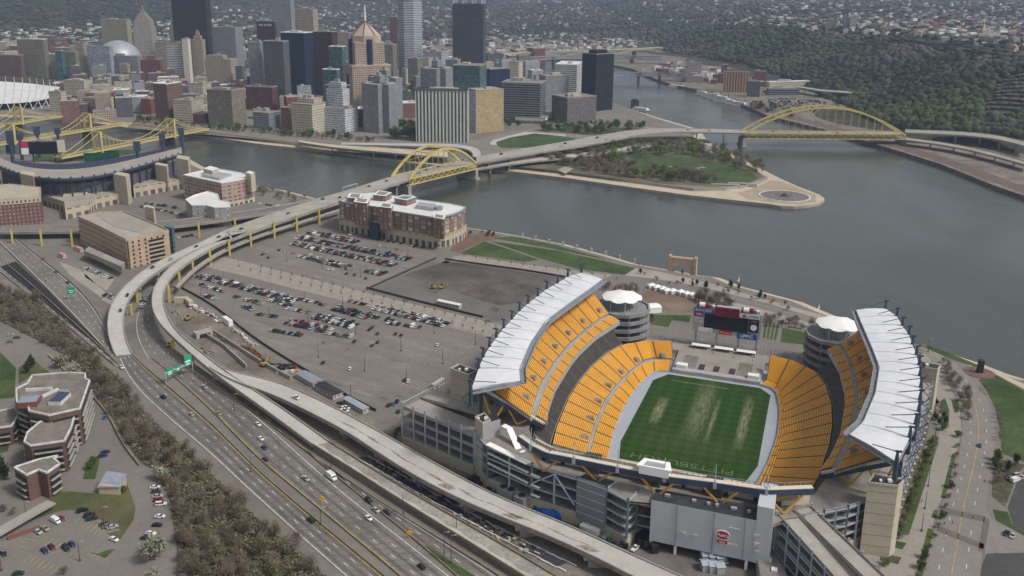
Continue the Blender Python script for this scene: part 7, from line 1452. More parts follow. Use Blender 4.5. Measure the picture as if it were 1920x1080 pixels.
def inpoly(x, y, P_):
 r = False; n = len(P_); j = n-1
 for i in range(n):
  if (P_[i][1] > y) != (P_[j][1] > y) and x < (P_[j][0]-P_[i][0])*(y-P_[i][1])/(P_[j][1]-P_[i][1])+P_[i][0]: r = not r
  j = i
 return r
rg = random.Random(5)
def scatter(kinds, poly, n, smin, smax, where, group, z=7, mind=3.5, adj=None):
 W = [V2(G(x, y, z)) for x, y in poly]; xs_ = [p[0] for p in W]; ys_ = [p[1] for p in W]; got = []; tries = 0
 while len(got) < n and tries < n*60:
  tries += 1; x, y = rg.uniform(min(xs_), max(xs_)), rg.uniform(min(ys_), max(ys_))
  if not inpoly(x, y, W) or any((x-a)**2+(y-b)**2 < mind**2 for a, b in got): continue
  got.append((x, y)); k = rg.choice(kinds); plant(k, (x, y, z), rg.uniform(smin, smax), {'bare': 'bare brown tree', 'budding': 'budding olive tree', 'green': 'green tree', 'dark': 'dark evergreen', 'blossom': 'pale blossoming tree', 'bright': 'bright green tree', 'young': 'young bare tree'}[k], where, group, rg)
WOOD = [(-20, 540), (60, 556), (130, 622), (190, 680), (218, 705), (245, 745), (300, 800), (375, 865), (435, 928), (490, 978), (590, 1062), (620, 1090), (330, 1090), (335, 1040), (325, 985), (318, 935), (288, 880), (264, 868), (232, 820), (205, 775), (178, 742), (160, 698), (95, 650), (-20, 592)]
flat('woodland_floor', WOOD, 7.08, 'scrub', 'rough woodland floor along the expressway')
Wp = [V2(G(x, y, 7)) for x, y in WOOD]; bx0, bx1 = min(p[0] for p in Wp), max(p[0] for p in Wp); by0, by1 = min(p[1] for p in Wp), max(p[1] for p in Wp); q = []
while len(q) < 16000:
 x, y = rg.uniform(bx0, bx1), rg.uniform(by0, by1)
 if inpoly(x, y, Wp): q.append((x, y, 7+rg.uniform(0, 1.8)))
q = np.array(q); n = len(q); r2 = np.random.default_rng(3); d1 = r2.normal(0, 1, (n, 3)); d1 /= np.linalg.norm(d1, axis=1)[:, None]; d2 = np.cross(d1, r2.normal(0, 1, (n, 3))); d2 /= np.linalg.norm(d2, axis=1)[:, None]; s = r2.uniform(.3, .9, (n, 1))
me = bpy.data.meshes.new('undergrowth'); me.from_pydata(np.stack([q-d1*s, q+d2*s*.6, q+d1*s, q-d2*s*.6], 1).reshape(-1, 3).tolist(), [], np.arange(4*n).reshape(n, 4).tolist()); me.materials.append(M['twig']); me.materials.append(M['leaf']); me.materials.append(M['bud']); me.polygons.foreach_set('material_index', r2.choice([0]*14+[1, 2, 2], n).tolist()); o = bpy.data.objects.new('undergrowth', me); COL.objects.link(o); tag(o, 'brown and green undergrowth below the bare trees', kind='stuff')
gW = 'bare woodland trees beside the expressway'
scatter(['bare']*8+['budding'], WOOD, 210, .45, 1.35, 'in the woodland strip beside the expressway', gW, mind=4.0)
scatter(['budding', 'bare', 'bare'], [(330, 1000), (420, 1010), (500, 1085), (330, 1085)], 22, .7, 1.0, 'at the lower end of the woodland', gW)
for x, y, k, s in ((116, 690, 'blossom', 1.1), (140, 700, 'blossom', .9), (148, 712, 'blossom', .6), (60, 690, 'dark', .9), (52, 700, 'dark', .8), (290, 1050, 'blossom', 1.2), (302, 900, 'blossom', .9), (285, 1086, 'blossom', .7), (180, 690, 'budding', 1), (176, 665, 'budding', 1.1), (8, 900, 'dark', 1.0), (0, 885, 'dark', 1.1), (168, 880, 'green', .5), (174, 872, 'green', .5), (232, 925, 'green', .4), (120, 1078, 'budding', .6), (8, 960, 'bare', .7), (25, 965, 'bare', .7)): plant(k, G(x, y, 7), s, {'blossom': 'pale blossoming tree', 'dark': 'dark evergreen', 'budding': 'budding olive tree', 'green': 'small green shrub', 'bare': 'bare brown tree'}[k], 'around the brown brick campus', 'trees around the campus', rg)
gS = 'trees around the stadium'
scatter(['bare'], [(1090, 534), (1200, 540), (1205, 550), (1120, 548)], 12, .7, 1.0, 'behind the left ramp tower', gS); scatter(['bare', 'budding'], [(1300, 548), (1350, 556), (1385, 575), (1370, 590), (1330, 575), (1300, 562)], 18, .9, 1.2, 'left of the scoreboard top', gS); scatter(['bare'], [(1430, 590), (1510, 606), (1540, 625), (1440, 612)], 14, .8, 1.1, 'behind the right ramp tower', gS)
scatter(['bare', 'budding', 'dark'], [(1190, 510), (1240, 518), (1400, 545), (1480, 575), (1480, 583), (1380, 556), (1230, 528)], 26, .4, .7, 'in planting beds near the stone monument', gS)
scatter(['green', 'budding'], [(1218, 594), (1222, 612), (1226, 612), (1222, 594)], 3, .5, .6, 'on the small lawn beside the ramp tower', gS)
for i in range(13): t = i/12; plant('budding', G(1752-68*t, 830+180*t, 7), .75, 'budding olive tree', 'along the lawn strip by the stadium wall', gS, rg)
for i in range(8): plant(rg.choice(['green', 'bright']), G(1744-60*i/7+rg.uniform(-5, 5), 835+160*i/7, 7), .55, 'small green tree', 'along the lawn strip by the stadium wall', gS, rg)
for i in range(15): t = i/14; x = np.interp(t, [0, .3, .6, 1], [1800, 1793, 1768, 1722]); plant(rg.choice(['budding', 'bare', 'green']), G(x-4, 820+265*t, 7), .5, 'kerbside tree', 'between promenade and boulevard', gS, rg)
scatter(['bare'], [(1755, 672), (1775, 680), (1820, 745), (1815, 790), (1800, 775), (1795, 740), (1760, 700)], 20, .7, .95, 'along the bend of the boulevard', gS); scatter(['bare', 'dark', 'green'], [(1756, 755), (1768, 770), (1778, 800), (1765, 815), (1752, 790)], 9, .45, .6, 'in the bed beside the stadium corner', gS)
scatter(['dark', 'bare', 'green'], [(1862, 860), (1905, 870), (1890, 905), (1870, 920)], 10, .4, .7, 'beside the dark new car park', gS); scatter(['young'], [(1840, 720), (1855, 745), (1868, 780), (1875, 850), (1880, 850), (1875, 790), (1862, 750), (1850, 722)], 10, .8, 1, 'along the lawn right of the boulevard', gS)
for x, y in ((840, 752), (836, 770), (748, 812), (742, 820), (832, 758), (1548, 1052), (1640, 1075), (1660, 1060)): plant('bright', G(x, y, 7), .5, 'small bright green tree', 'at the feet of the stadium towers', gS, rg)
for i in range(24):
 t = i/23;
 for (x0, y0, x1, y1) in ((490, 505, 930, 617), (470, 510, 905, 627)): plant('young', G(x0+(x1-x0)*t, y0+(y1-y0)*t, 7), .9, 'young bare street tree', 'on the pale strip between parking fields', 'young trees on the pale strip', rg)
for i in range(14): plant('young', G(870+22*i, 484+3.2*i, 7), .8, 'young bare street tree', 'beside the riverside lawn', 'young trees beside the lawn', rg)
scatter(['bare', 'bare', 'budding'], [(480, 350), (530, 362), (575, 372), (560, 385), (500, 375), (478, 362)], 16, .8, 1.2, 'on the bank left of the nearer arch bridge', 'trees on the near bank'); scatter(['green', 'budding'], [(876, 432), (930, 440), (925, 446), (880, 440)], 5, .4, .6, 'by the brick offices', 'trees on the near bank')
gP = 'park trees at the point'
scatter(['bare', 'bare', 'bare', 'budding', 'budding', 'bright'], [(1000, 298), (1100, 285), (1200, 272), (1290, 270), (1370, 286), (1425, 312), (1436, 326), (1412, 326), (1350, 303), (1260, 291), (1170, 298), (1180, 316), (1290, 342), (1240, 342), (1120, 325), (1050, 313)], 260, 1.1, 2.1, 'in the park at the point', gP, z=6.5, mind=6)
scatter(['bare', 'budding'], [(1220, 318), (1300, 328), (1345, 345), (1270, 340)], 34, 1.3, 1.9, 'in front of the oval lawn', gP, z=6.5, mind=7)
scatter(['bare', 'budding', 'green'], [(1000, 244), (1120, 232), (1220, 238), (1150, 252), (1060, 250)], 50, 1.1, 1.7, 'between the black tower and the elevated highway', gP, z=6.5, mind=7); scatter(['green', 'leaf' and 'green', 'budding'], [(725, 262), (750, 235), (782, 240), (780, 266)], 22, 1.5, 2.1, 'left of the white striped slab', gP, z=6.5, mind=7)
scatter(['bare', 'budding', 'green'], [(250, 232), (420, 246), (560, 258), (700, 268), (700, 262), (560, 252), (420, 240), (260, 226)], 110, .8, 1.4, 'along the river road below downtown', 'river road trees', z=6.5, mind=7)
scatter(['bare', 'green', 'budding'], [(880, 258), (960, 240), (1050, 235), (1040, 229), (930, 236), (870, 250)], 16, .9, 1.3, 'in front of the gold slab', gP, z=6.5, mind=7); scatter(['dark', 'green', 'bare'], [(1420, 195), (1450, 200), (1500, 225), (1470, 222), (1425, 207)], 14, 1.2, 1.8, 'on the far bank left of the long arch', 'far bank trees', z=5, mind=7)
realise_trees()
def forest(name, polys, total, rmin, rmax, cols, label, seed=1):
 r = np.random.default_rng(seed); pts = []
 for poly, n in polys:
  x0, x1 = min(p[0] for p in poly), max(p[0] for p in poly); y0, y1 = min(p[1] for p in poly), max(p[1] for p in poly); c = 0; tr = 0
  while c < n and tr < n*6:
   tr += 1; x, y = r.uniform(x0, x1), r.uniform(y0, y1)
   if not inpoly(x, y, poly) or (seed == 1 and inpoly(x, y, BARE)): continue
   g = hit(x, y, 4)
   if g is None: continue
   pts.append(g); c += 1
 P_ = np.array(pts); n = len(P_); vs, fs = ICO[2]; fs = np.array(fs); nv = len(vs); R_ = (rmin+(rmax-rmin)*r.uniform(0, 1, n)**1.6)*(1+np.clip((P_[:, 1]-2500)/6000, 0, 1)*.6)
 flt = .95 if seed == 1 else .45; j = 1+r.uniform(-.3, .3, (n, nv, 1)); V = vs[None]*j*R_[:, None, None]*np.array([1, 1, flt])+P_[:, None, :]+np.array([0, 0, .4*flt])*R_[:, None, None]
 me = bpy.data.meshes.new(name); F_ = (fs[None]+np.arange(n)[:, None, None]*nv).reshape(-1, 3); me.vertices.add(n*nv); me.vertices.foreach_set('co', V.ravel()); me.loops.add(F_.size); me.loops.foreach_set('vertex_index', F_.ravel()); me.polygons.add(len(F_)); me.polygons.foreach_set('loop_start', np.arange(0, F_.size, 3)); me.update(calc_edges=True)
 for c in cols: me.materials.append(c)
 nzz = np.sin(P_[:, 0]/90)+np.sin(P_[:, 1]/70+P_[:, 0]/130)+r.normal(0, .45, n); mi = np.digitize(nzz, [-1.1, -.2, .6, 1.5])[:, None]*np.ones((1, len(fs)), int); me.polygons.foreach_set('material_index', np.minimum(mi, len(cols)-1).ravel()); o = bpy.data.objects.new(name, me); COL.objects.link(o); tag(o, label, kind='stuff')
BARE = [(1832, 205), (1850, 178), (1885, 148), (1930, 132), (1930, 215), (1890, 232), (1850, 228)]
fc = [K('f1', (.11, .09, .07), var=.2, scale=.05), K('f2', (.075, .068, .048), var=.2, scale=.05), K('f3', (.028, .036, .018), var=.2, scale=.05), K('f4', (.04, .055, .02), var=.2, scale=.05), K('f5', (.06, .08, .026), var=.2, scale=.05)]
forest('forest', [([(1225, 92), (1440, 57), (1600, 72), (1700, 92), (1800, 108), (1930, 132), (1930, 262), (1740, 250), (1690, 232), (1620, 190), (1480, 150), (1400, 122), (1300, 108)], 5600), ([(1490, 158), (1560, 172), (1640, 192), (1700, 235), (1760, 246), (1700, 244), (1650, 232), (1570, 196)], 330), ([(960, 80), (1100, 74), (1240, 85), (1450, 55), (1440, 5), (1200, 0), (960, 10)], 2600)], 0, 3.5, 9.5, fc, 'dense woods on the steep hillside')
forest('forest', [(BARE, 260)], 0, 2.5, 6, [K('fb', (.15, .11, .095), var=.25, scale=.05), K('fb2', (.17, .14, .11), var=.25, scale=.05), fc[0]], 'bare brown brush on the steep rocky slope at the right edge', 3)
forest('forest', [([(1440, 60), (1600, 70), (1925, 125), (1925, 0), (1440, 0)], 1500), ([(0, 112), (330, 105), (330, 0), (0, 0)], 2600), ([(330, 100), (960, 85), (960, 0), (330, 0)], 2000)], 0, 7, 14, [fc[2], fc[1], fc[2], fc[3]], 'patchy woods among the houses on distant hills', 2)
HM = []
for k, (wc, rc) in enumerate(((M['white'], M['grey_roof']), (M['cream'], M['grey_roof']), (K('brickh', (.25, .12, .09)), M['tan_roof']), (M['silver'], M['dark_roof']), (M['beige'], K('redroof', (.2, .08, .06))), (M['white'], M['tan_roof']))):
 mb = MB(); mb.box(0, 0, -3, 8, 11, 9.5, 0, 0); mb.add([(-4.4, -5.8, 6.4), (4.4, -5.8, 6.4), (4.4, 5.8, 6.4), (-4.4, 5.8, 6.4), (0, -5.8, 10), (0, 5.8, 10)], [(0, 4, 5, 3), (1, 2, 5, 4), (0, 1, 4), (3, 5, 2)], [1, 1, 0, 0]); mb.box(2, 2, 7.5, 1, 1, 3.4, 0, 1)
 for y in (-3, 2.6): mb.beam((-1.8, -5.55 if y < 0 else 5.55, 1+0*y), (-.6, -5.55 if y < 0 else 5.55, 1), .1, 1.6, 2); mb.beam((.6, -5.55 if y < 0 else 5.55, 4.2), (1.8, -5.55 if y < 0 else 5.55, 4.2), .1, 1.4, 2)
 o = mb.build('house', [wc, rc, M['glass_dark']]); HM.append(o.data); bpy.data.objects.remove(o)
hn = ['white', 'cream', 'red brick', 'grey', 'beige', 'white']
def houses(poly, n, where):
 c = 0
 while c < n:
  x, y = rg.uniform(min(p[0] for p in poly), max(p[0] for p in poly)), rg.uniform(min(p[1] for p in poly), max(p[1] for p in poly))
  if not inpoly(x, y, poly): continue
  g = hit(x, y, 4)
  if g is None: continue
  k = rg.randrange(6); o = bpy.data.objects.new('house', HM[k]); COL.objects.link(o); o.location = tuple(map(float, g)); s = rg.uniform(.9, 1.6); o.scale = (s, s, s); o.rotation_euler = (0, 0, rg.uniform(-.5, .5)+rg.choice([0, PI/2])); tag(o, None, 'house', 'houses on the distant hills'); later(o, hn[k]+' house', where); c += 1
houses([(1500, 58), (1620, 66), (1720, 78), (1800, 84), (1870, 92), (1925, 110), (1925, 20), (1700, 25), (1560, 28)], 165, 'on the hilltop above the wooded slope'); houses([(1360, 50), (1420, 56), (1425, 46), (1365, 42)], 10, 'in a clearing on the wooded hillside'); houses([(960, 60), (1080, 50), (1130, 20), (1080, 0), (960, 5)], 70, 'on the hill beyond the far river bridges'); houses([(560, 30), (760, 30), (850, 50), (850, 5), (560, 0)], 55, 'on the slope behind the middle towers')
def roofs(name, polys, label, seed):
 r = np.random.default_rng(seed); mb = MB()
 for poly, n in polys:
  c = 0
  while c < n:
   x, y = r.uniform(min(p[0] for p in poly), max(p[0] for p in poly)), r.uniform(min(p[1] for p in poly), max(p[1] for p in poly))
   if not inpoly(x, y, poly): continue
   g = hit(x, y, 5); c += 1
   if g is None: continue
   w_, d_, h = r.uniform(8, 22), r.uniform(8, 18), r.uniform(5, 12); mb.box(g[0], g[1], g[2]-3, w_, d_, h+3, r.uniform(-.4, .4), int(r.integers(0, 5)), int(r.integers(5, 8)))
 o = mb.build(name, [M['white'], M['cream'], M['brickh'], M['silver'], M['brick_brown'], M['grey_roof'], M['tan_roof'], M['white_roof']]); tag(o, label, kind='stuff')
roofs('distant_town', [([(0, 112), (330, 112), (330, 40), (0, 60)], 460), ([(330, 105), (960, 100), (960, 15), (400, 15)], 760), ([(1440, 55), (1925, 80), (1925, 2), (1440, 2)], 620), ([(960, 100), (1180, 92), (1230, 82), (1050, 62), (960, 66)], 260), ([(960, 50), (1440, 45), (1440, 0), (960, 0)], 160), ([(1225, 135), (1330, 150), (1440, 178), (1440, 160), (1330, 128), (1240, 116)], 60)], 'countless small roofs of distant neighbourhoods', 4)
# ------------------------------------------------------------ vehicles
PAINT = {'white': (.70, .70, .69), 'silver': (.38, .39, .40), 'dark grey': (.06, .065, .07), 'black': (.015, .016, .018), 'dark blue': (.025, .04, .09), 'red': (.20, .02, .022), 'maroon': (.10, .02, .025), 'dark green': (.02, .05, .04), 'tan': (.32, .27, .19), 'blue': (.06, .14, .35), 'grey': (.17, .175, .18)}
for k, c in PAINT.items(): K('car_'+k, c, rough=.3, var=.03)
K('car_glass', (.02, .025, .03), rough=.1); K('tyre', (.015, .015, .015)); K('lamp_white', (.7, .7, .65), rough=.2); K('lamp_red', (.3, .01, .01), rough=.3)
def loft(mb, secs, m):   # secs: (x, half width, z0, z1); a closed body from cross sections
 vs = []
 for x, w_, z0, z1 in secs: vs += [(x, -w_, z0), (x, w_, z0), (x, w_*.97, z1), (x, -w_*.97, z1)]
 fs = [(0, 1, 2, 3)]
 for k in range(len(secs)-1):
  b = 4*k; fs += [(b, b+4, b+5, b+1), (b+1, b+5, b+6, b+2), (b+2, b+6, b+7, b+3), (b+3, b+7, b+4, b)]
 b = 4*(len(secs)-1); fs.append((b+3, b+2, b+1, b)); mb.add(vs, fs, m)
SH = {'car': (4.6, [(-2.3, .8, .45, .8), (-2.15, .88, .3, .95), (-1.5, .9, .25, 1.0), (1.0, .9, .25, .98), (2.0, .86, .28, .82), (2.3, .75, .4, .65)], [(-1.75, .74, .95, 1.0), (-1.1, .70, .95, 1.42), (.25, .70, .95, 1.44), (1.05, .76, .95, .99)]),
 'suv': (4.9, [(-2.45, .85, .5, 1.0), (-2.4, .93, .35, 1.1), (1.0, .95, .35, 1.12), (2.2, .9, .38, 1.0), (2.45, .8, .45, .8)], [(-2.4, .85, 1.1, 1.2), (-2.2, .8, 1.1, 1.78), (.4, .8, 1.1, 1.8), (1.2, .86, 1.1, 1.14)]),
 'van': (5.6, [(-2.8, .95, .45, 2.1), (-2.7, 1.0, .35, 2.25), (1.2, 1.0, .35, 2.25), (1.9, .98, .4, 1.35), (2.8, .85, .45, .9)], [(1.21, .9, 1.3, 2.15), (1.95, .92, 1.3, 1.38)]),
 'pickup': (5.5, [(-2.75, .93, .5, 1.0), (-.6, .95, .4, 1.02), (1.4, .95, .4, 1.05), (2.5, .9, .42, .98), (2.75, .8, .5, .8)], [(-.7, .85, 1.02, 1.1), (-.5, .78, 1.02, 1.75), (.8, .78, 1.02, 1.77), (1.5, .84, 1.04, 1.08)])}
def car_mesh(shape, col):
 L, b, g = SH[shape]; mb = MB(); loft(mb, b, 0); loft(mb, g, 1); x0, x1 = g[1][0], g[-2][0] if len(g) > 2 else g[0][0]; zt = max(q[3] for q in g)
 if shape != 'van': mb.box((x0+x1)/2, 0, zt-.03, abs(x1-x0)+.1, 1.36, .06, 0, 0)
 for x in (-L*.3, L*.3):
  for y in (-.86, .86): mb.tube((x, y-.1, .33), (x, y+.1, .33), .33, n=8, m=2)
 for y in (-.6, .6): mb.box(L/2-.05, y, .6, .12, .3, .14, 0, 3); mb.box(-L/2+.03, y, .7, .12, .28, .14, 0, 4)
 o = mb.build(shape, [M['car_'+col], M['car_glass'], M['tyre'], M['lamp_white'], M['lamp_red']]); me = o.data; bpy.data.objects.remove(o); return me
CM = {}
def cm(shape, col):
 if (shape, col) not in CM: CM[(shape, col)] = car_mesh(shape, col)
 return CM[(shape, col)]
rc = random.Random(21); LOT = []
COLW = ['white']*5+['silver']*6+['dark grey']*5+['black']*4+['dark blue']*4+['grey']*3+['red', 'maroon', 'maroon', 'dark green', 'tan', 'tan']
def rowcars(a, b, fill, where, z=7.12, off=None):
 A, B = V2(G(*a)), V2(G(*b)); d = B-A; L = np.linalg.norm(d); d /= L; n = max(1, int(L/2.65)); an = math.atan2(d[1], d[0])+PI/2
 for i, sd_ in [(i, s_) for i in range(n) for s_ in ((-2.7, 2.7) if fill > .88 else (0,))]:
  if rc.random() > fill: continue
  p = A+d*(i+.5)*2.65+np.array([-d[1], d[0]])*sd_+np.array([-d[1], d[0]])*rc.uniform(-.4, .4); LOT.append((rc.choice(['car', 'car', 'car', 'suv', 'suv', 'pickup', 'van'] if rc.random() < .5 else ['car', 'car', 'suv']), rc.choice(COLW), p, an+rc.uniform(-.04, .04)+(PI if rc.random() < .4 else 0), where))
for a, b, f, wh in (((580, 436), (672, 456), .9, 'in the row nearest the brick offices'), ((557, 446), (772, 488), .95, 'in the second row from the brick offices'), ((549, 457), (742, 499), .95, 'in the third row from the brick offices'), ((562, 479), (665, 505), .9, 'in the fourth row from the brick offices'), ((688, 508), (724, 516), .9, 'beside the dark fence corner'),
     ((374, 518), (480, 545), .9, 'in the row along the pale strip'), ((366, 531), (425, 550), .75, 'in the short row nearest the viaduct'), ((425, 529), (545, 562), .75, 'in the second row below the pale strip'), ((385, 556), (413, 564), .8, 'in the pair row near the viaduct'), ((440, 556), (500, 574), .6, 'in the loose row near the white lorry'),
     ((627, 578), (702, 598), .95, 'in the dense middle block, upper row'), ((702, 577), (762, 592), .9, 'in the dense middle block, upper row'), ((766, 592), (838, 611), .9, 'in the row below the pale strip, right end'), ((655, 565), (687, 573), .8, 'in the short row beside the pale strip'), ((592, 594), (672, 615), .95, 'in the dense middle block, middle row'), ((700, 595), (742, 604), .8, 'in the middle of the big car park'), ((725, 606), (802, 617), .75, 'at the right edge of the parked rows'),
     ((540, 604), (620, 622), .9, 'in the dense middle block, lower row'), ((505, 620), (568, 630), .85, 'in the row nearest the construction yard'), ((610, 625), (672, 635), .8, 'in the lowest busy row'), ((480, 589), (522, 596), .8, 'by the tall lamp near the yard'), ((536, 579), (586, 588), .8, 'beside the coloured stalls'), ((482, 546), (560, 567), .93, 'in the third row below the pale strip'), ((500, 562), (548, 576), .8, 'in the third row below the pale strip'), ((560, 561), (612, 573), .7, 'beside the pale strip'), ((452, 573), (478, 583), .8, 'in the gap near the white lorry')):
 rowcars(a, b, f, wh)
for x, y, c in ((492, 478, 'dark grey'), (500, 475, 'silver'), (503, 484, 'dark green'), (523, 470, 'black'), (532, 472, 'silver'), (550, 475, 'tan'), (616, 506, 'white'), (624, 507, 'white'), (650, 514, 'dark green'), (665, 516, 'dark grey'), (686, 523, 'maroon'), (712, 462, 'white'), (725, 464, 'silver'), (744, 468, 'grey'), (606, 681, 'dark green'), (656, 693, 'white'), (759, 714, 'dark green'), (765, 716, 'white'), (820, 648, 'white'), (708, 627, 'dark grey'), (742, 627, 'maroon'), (752, 630, 'black'), (698, 649, 'dark grey'), (708, 643, 'maroon'), (665, 641, 'dark green'), (608, 642, 'tan'), (693, 619, 'dark blue'), (698, 615, 'maroon'), (729, 761, 'maroon'), (737, 758, 'blue'), (744, 754, 'black'), (747, 773, 'dark green')):
 LOT.append(('car', c, V2(G(x, y)), rc.uniform(.2, .5)+1.2, 'standing alone in the car park' if y < 740 else 'near the car park corner by the ramp building'))
for a, b, f, wh in (((640, 437), (800, 466), .3, 'at the kerb of the brick offices'), ((265, 388), (345, 404), .7, 'in the lot beside the apartment building'), ((260, 380), (340, 392), .6, 'in the lot beside the apartment building'), ((485, 382), (540, 391), .7, 'in the small lot on the near bank'), ((1880, 1000), (1912, 1012), .6, 'in the new car park'), ((1895, 893), (1915, 903), .9, 'at the right edge'), ((330, 447), (370, 441), .7, 'below the approach road'), ((158, 502), (210, 524), .6, 'in front of the tan parking building'), ((196, 553), (226, 566), .7, 'in the small lot left of the outer viaduct'), ((270, 560), (262, 590), .6, 'under the curved viaducts'), ((160, 478), (200, 494), .5, 'in front of the tan parking building')): rowcars(a, b, f, wh)
far = [(cm(rc.choice(['car', 'suv']), rc.choice(COLW)), np.array([*V2(G(rc.uniform(x0, x1), 0, 5)), 5.1]), 0, 1) for x0, x1 in ()]
FARP = [(1440, 183), (1500, 186), (1540, 190), (1600, 205), (1660, 232), (1600, 228), (1520, 210), (1440, 200)]; FQ = [(1230, 118), (1300, 128), (1330, 140), (1270, 138), (1225, 125)]
for poly, n in ((FARP, 380), (FQ, 130), ([(1010, 228), (1100, 222), (1200, 236), (1120, 236)], 60), ([(960, 300), (1060, 290), (1070, 293), (965, 306)], 25)):
 c = 0
 while c < n:
  x, y = rc.uniform(min(p[0] for p in poly), max(p[0] for p in poly)), rc.uniform(min(p[1] for p in poly), max(p[1] for p in poly))
  if inpoly(x, y, poly): z = 5.15 if n > 100 else 6.7; far.append((cm(rc.choice(['car', 'suv']), rc.choice(COLW)), G(x, y, z), round(rc.uniform(0, 3))*PI/2+.4, (1.25, 1.25, 1.25))); c += 1
PROTO = {}
def big_car(shape, col, x, y, an, label, z=7.16, group='cars on the expressway and ramps', cat=None, s=1.0):
 key = (shape, col)
 if key not in PROTO:
  L, b, g = SH[shape]; R_ = bpy.data.objects.new(shape, None); COL.objects.link(R_)
  mb = MB(); loft(mb, b, 0); mb.build('body', M['car_'+col], R_); mb = MB(); loft(mb, g, 0); cb_ = mb.build('cabin_glass', M['car_glass'], R_)
  if shape != 'van': mb = MB(); zt = max(q[3] for q in g); mb.box((g[1][0]+g[-2][0])/2, 0, zt-.03, abs(g[-2][0]-g[1][0])+.1, 1.36, .06); mb.build('roof', M['car_'+col], R_)
  for xx in (-L*.3, L*.3):
   for yy in (-.86, .86): mb = MB(); mb.tube((xx, yy-.1, .33), (xx, yy+.1, .33), .33, n=10); mb.build('wheel', M['tyre'], R_)
  for yy in (-.6, .6): mb = MB(); mb.box(L/2-.05, yy, .6, .12, .3, .14); mb.build('headlight', M['lamp_white'], R_); mb = MB(); mb.box(-L/2+.03, yy, .7, .12, .28, .14); mb.build('taillight', M['lamp_red'], R_)
  PROTO[key] = R_; e = R_
 else: e = copy_tree(PROTO[key])
 e.location = tuple(map(float, G(x, y, z))); e.rotation_euler = (0, 0, an); e.scale = (s, s, s); tag(e, label, cat or {'car': 'car', 'suv': 'car', 'van': 'van', 'pickup': 'pickup truck'}[shape], group); return e
def heading(x, y, x2, y2, z=7.0): a, b = G(x, y, z), G(x2, y2, z); return math.atan2(b[1]-a[1], b[0]-a[0])
hw_ = lambda x, y: heading(x, y, x+20, y+16)
ex = 'on the expressway'
for sh, c, x, y, d in (('car', 'white', 489, 824, 1), ('car', 'dark blue', 496, 841, 1), ('car', 'black', 497, 864, 1), ('pickup', 'silver', 573, 899, 1), ('suv', 'black', 692, 941, 1), ('car', 'silver', 705, 958, 1), ('pickup', 'dark grey', 728, 962, 1), ('car', 'white', 691, 973, 1), ('suv', 'dark green', 583, 977, 0), ('car', 'black', 791, 1065, 1), ('suv', 'black', 306, 746, 0), ('car', 'silver', 384, 727, 1), ('car', 'tan', 410, 777, 1), ('car', 'silver', 359, 778, 0), ('pickup', 'white', 228, 690, 0), ('car', 'white', 484, 797, 1)):
 e = big_car(sh, c, x, y, hw_(x, y)+(0 if d else PI), None); later(e, {'pickup': c+' pickup'}.get(sh, c+(' SUV' if sh == 'suv' else ' car')), ex)
big_car('van', 'white', 622, 897, hw_(622, 897), 'large white shuttle van on the expressway', s=1.25)
for c, x, y, z, an, lb in (('black', 239, 554, 18, heading(239, 554, 226, 583, 17), 'dark car on the outer curved viaduct, the lower of its middle pair'), ('dark grey', 226, 583, 15.4, heading(226, 583, 224, 600, 15), 'dark car lowest on the outer curved viaduct'), ('black', 286, 502, 19.6, heading(286, 502, 262, 520, 19), 'black car on the curved viaduct beside the tan parking building'), ('silver', 320, 487, 20, heading(320, 487, 290, 502, 20), 'silver car high on the outer curved viaduct'), ('dark grey', 368, 463, 20, heading(368, 463, 320, 487, 20), 'dark grey car on the outer curved viaduct near the fork'), ('dark grey', 410, 445, 20, heading(410, 445, 368, 463, 20), 'dark grey car where the two viaducts fork'), ('dark blue', 452, 430, 20, heading(452, 430, 410, 445, 20), 'dark blue car just above the viaduct fork'), ('red', 540, 401, 20, heading(540, 401, 500, 415, 20), 'red car on the straight grey viaduct'), ('black', 605, 374, 20, heading(605, 374, 560, 390, 20), 'black car on the straight viaduct, nearer the fork'), ('black', 637, 371, 20, heading(637, 371, 600, 384, 20), 'black car on the straight viaduct beside the brick offices'), ('white', 555, 747, 14.1, heading(555, 747, 600, 770, 14), 'white pickup standing on the unfinished viaduct'), ('red', 692, 350, 20.1, heading(692, 350, 640, 368, 20), 'red truck approaching the nearer arch bridge')):
 big_car('car' if c != 'white' else 'pickup', c, x, y, an, lb, z+.05)
for x, y in ((725, 340), (800, 319), (822, 313), (850, 305), (868, 301), (790, 325), (940, 290), (1010, 279), (1060, 270), (1120, 259), (1500, 249), (1570, 250), (1620, 251), (1330, 245), (1290, 244), (1450, 247)):
 c = rc.choice(['white', 'silver', 'red', 'dark blue', 'black']); LOT.append((rc.choice(['car', 'van']), c, V2(G(x, y, 20)), heading(x, y, x+30, y-8 if x < 1200 else y+1, 20), 'on the arch bridges and elevated highway', 20.15))
for sh, c, x, y, lb in (('car', 'dark grey', 105, 511, 'dark grey car on the upper slip road, middle of three'), ('car', 'silver', 89, 527, 'silver car on the upper slip road'), ('car', 'black', 127, 531, 'black car lowest on the upper slip road'), ('pickup', 'red', 80, 487, 'red truck on the upper slip road')): big_car(sh, c, x, y, heading(x, y, x+30, y+28), lb)
big_car('car', 'blue', 1837, 836, heading(1837, 836, 1845, 800), 'blue car driving alone on the boulevard'); big_car('suv', 'black', 1478, 578, .1, 'black car on the riverside road') if False else None
big_car('suv', 'black', 1358, 555, heading(1358, 555, 1375, 558), 'black car on the riverside road behind the scoreboard'); big_car('car', 'white', 1369, 561, heading(1358, 555, 1375, 558), 'white car on the riverside road behind the scoreboard')
cp_ = 'cars parked on the campus'
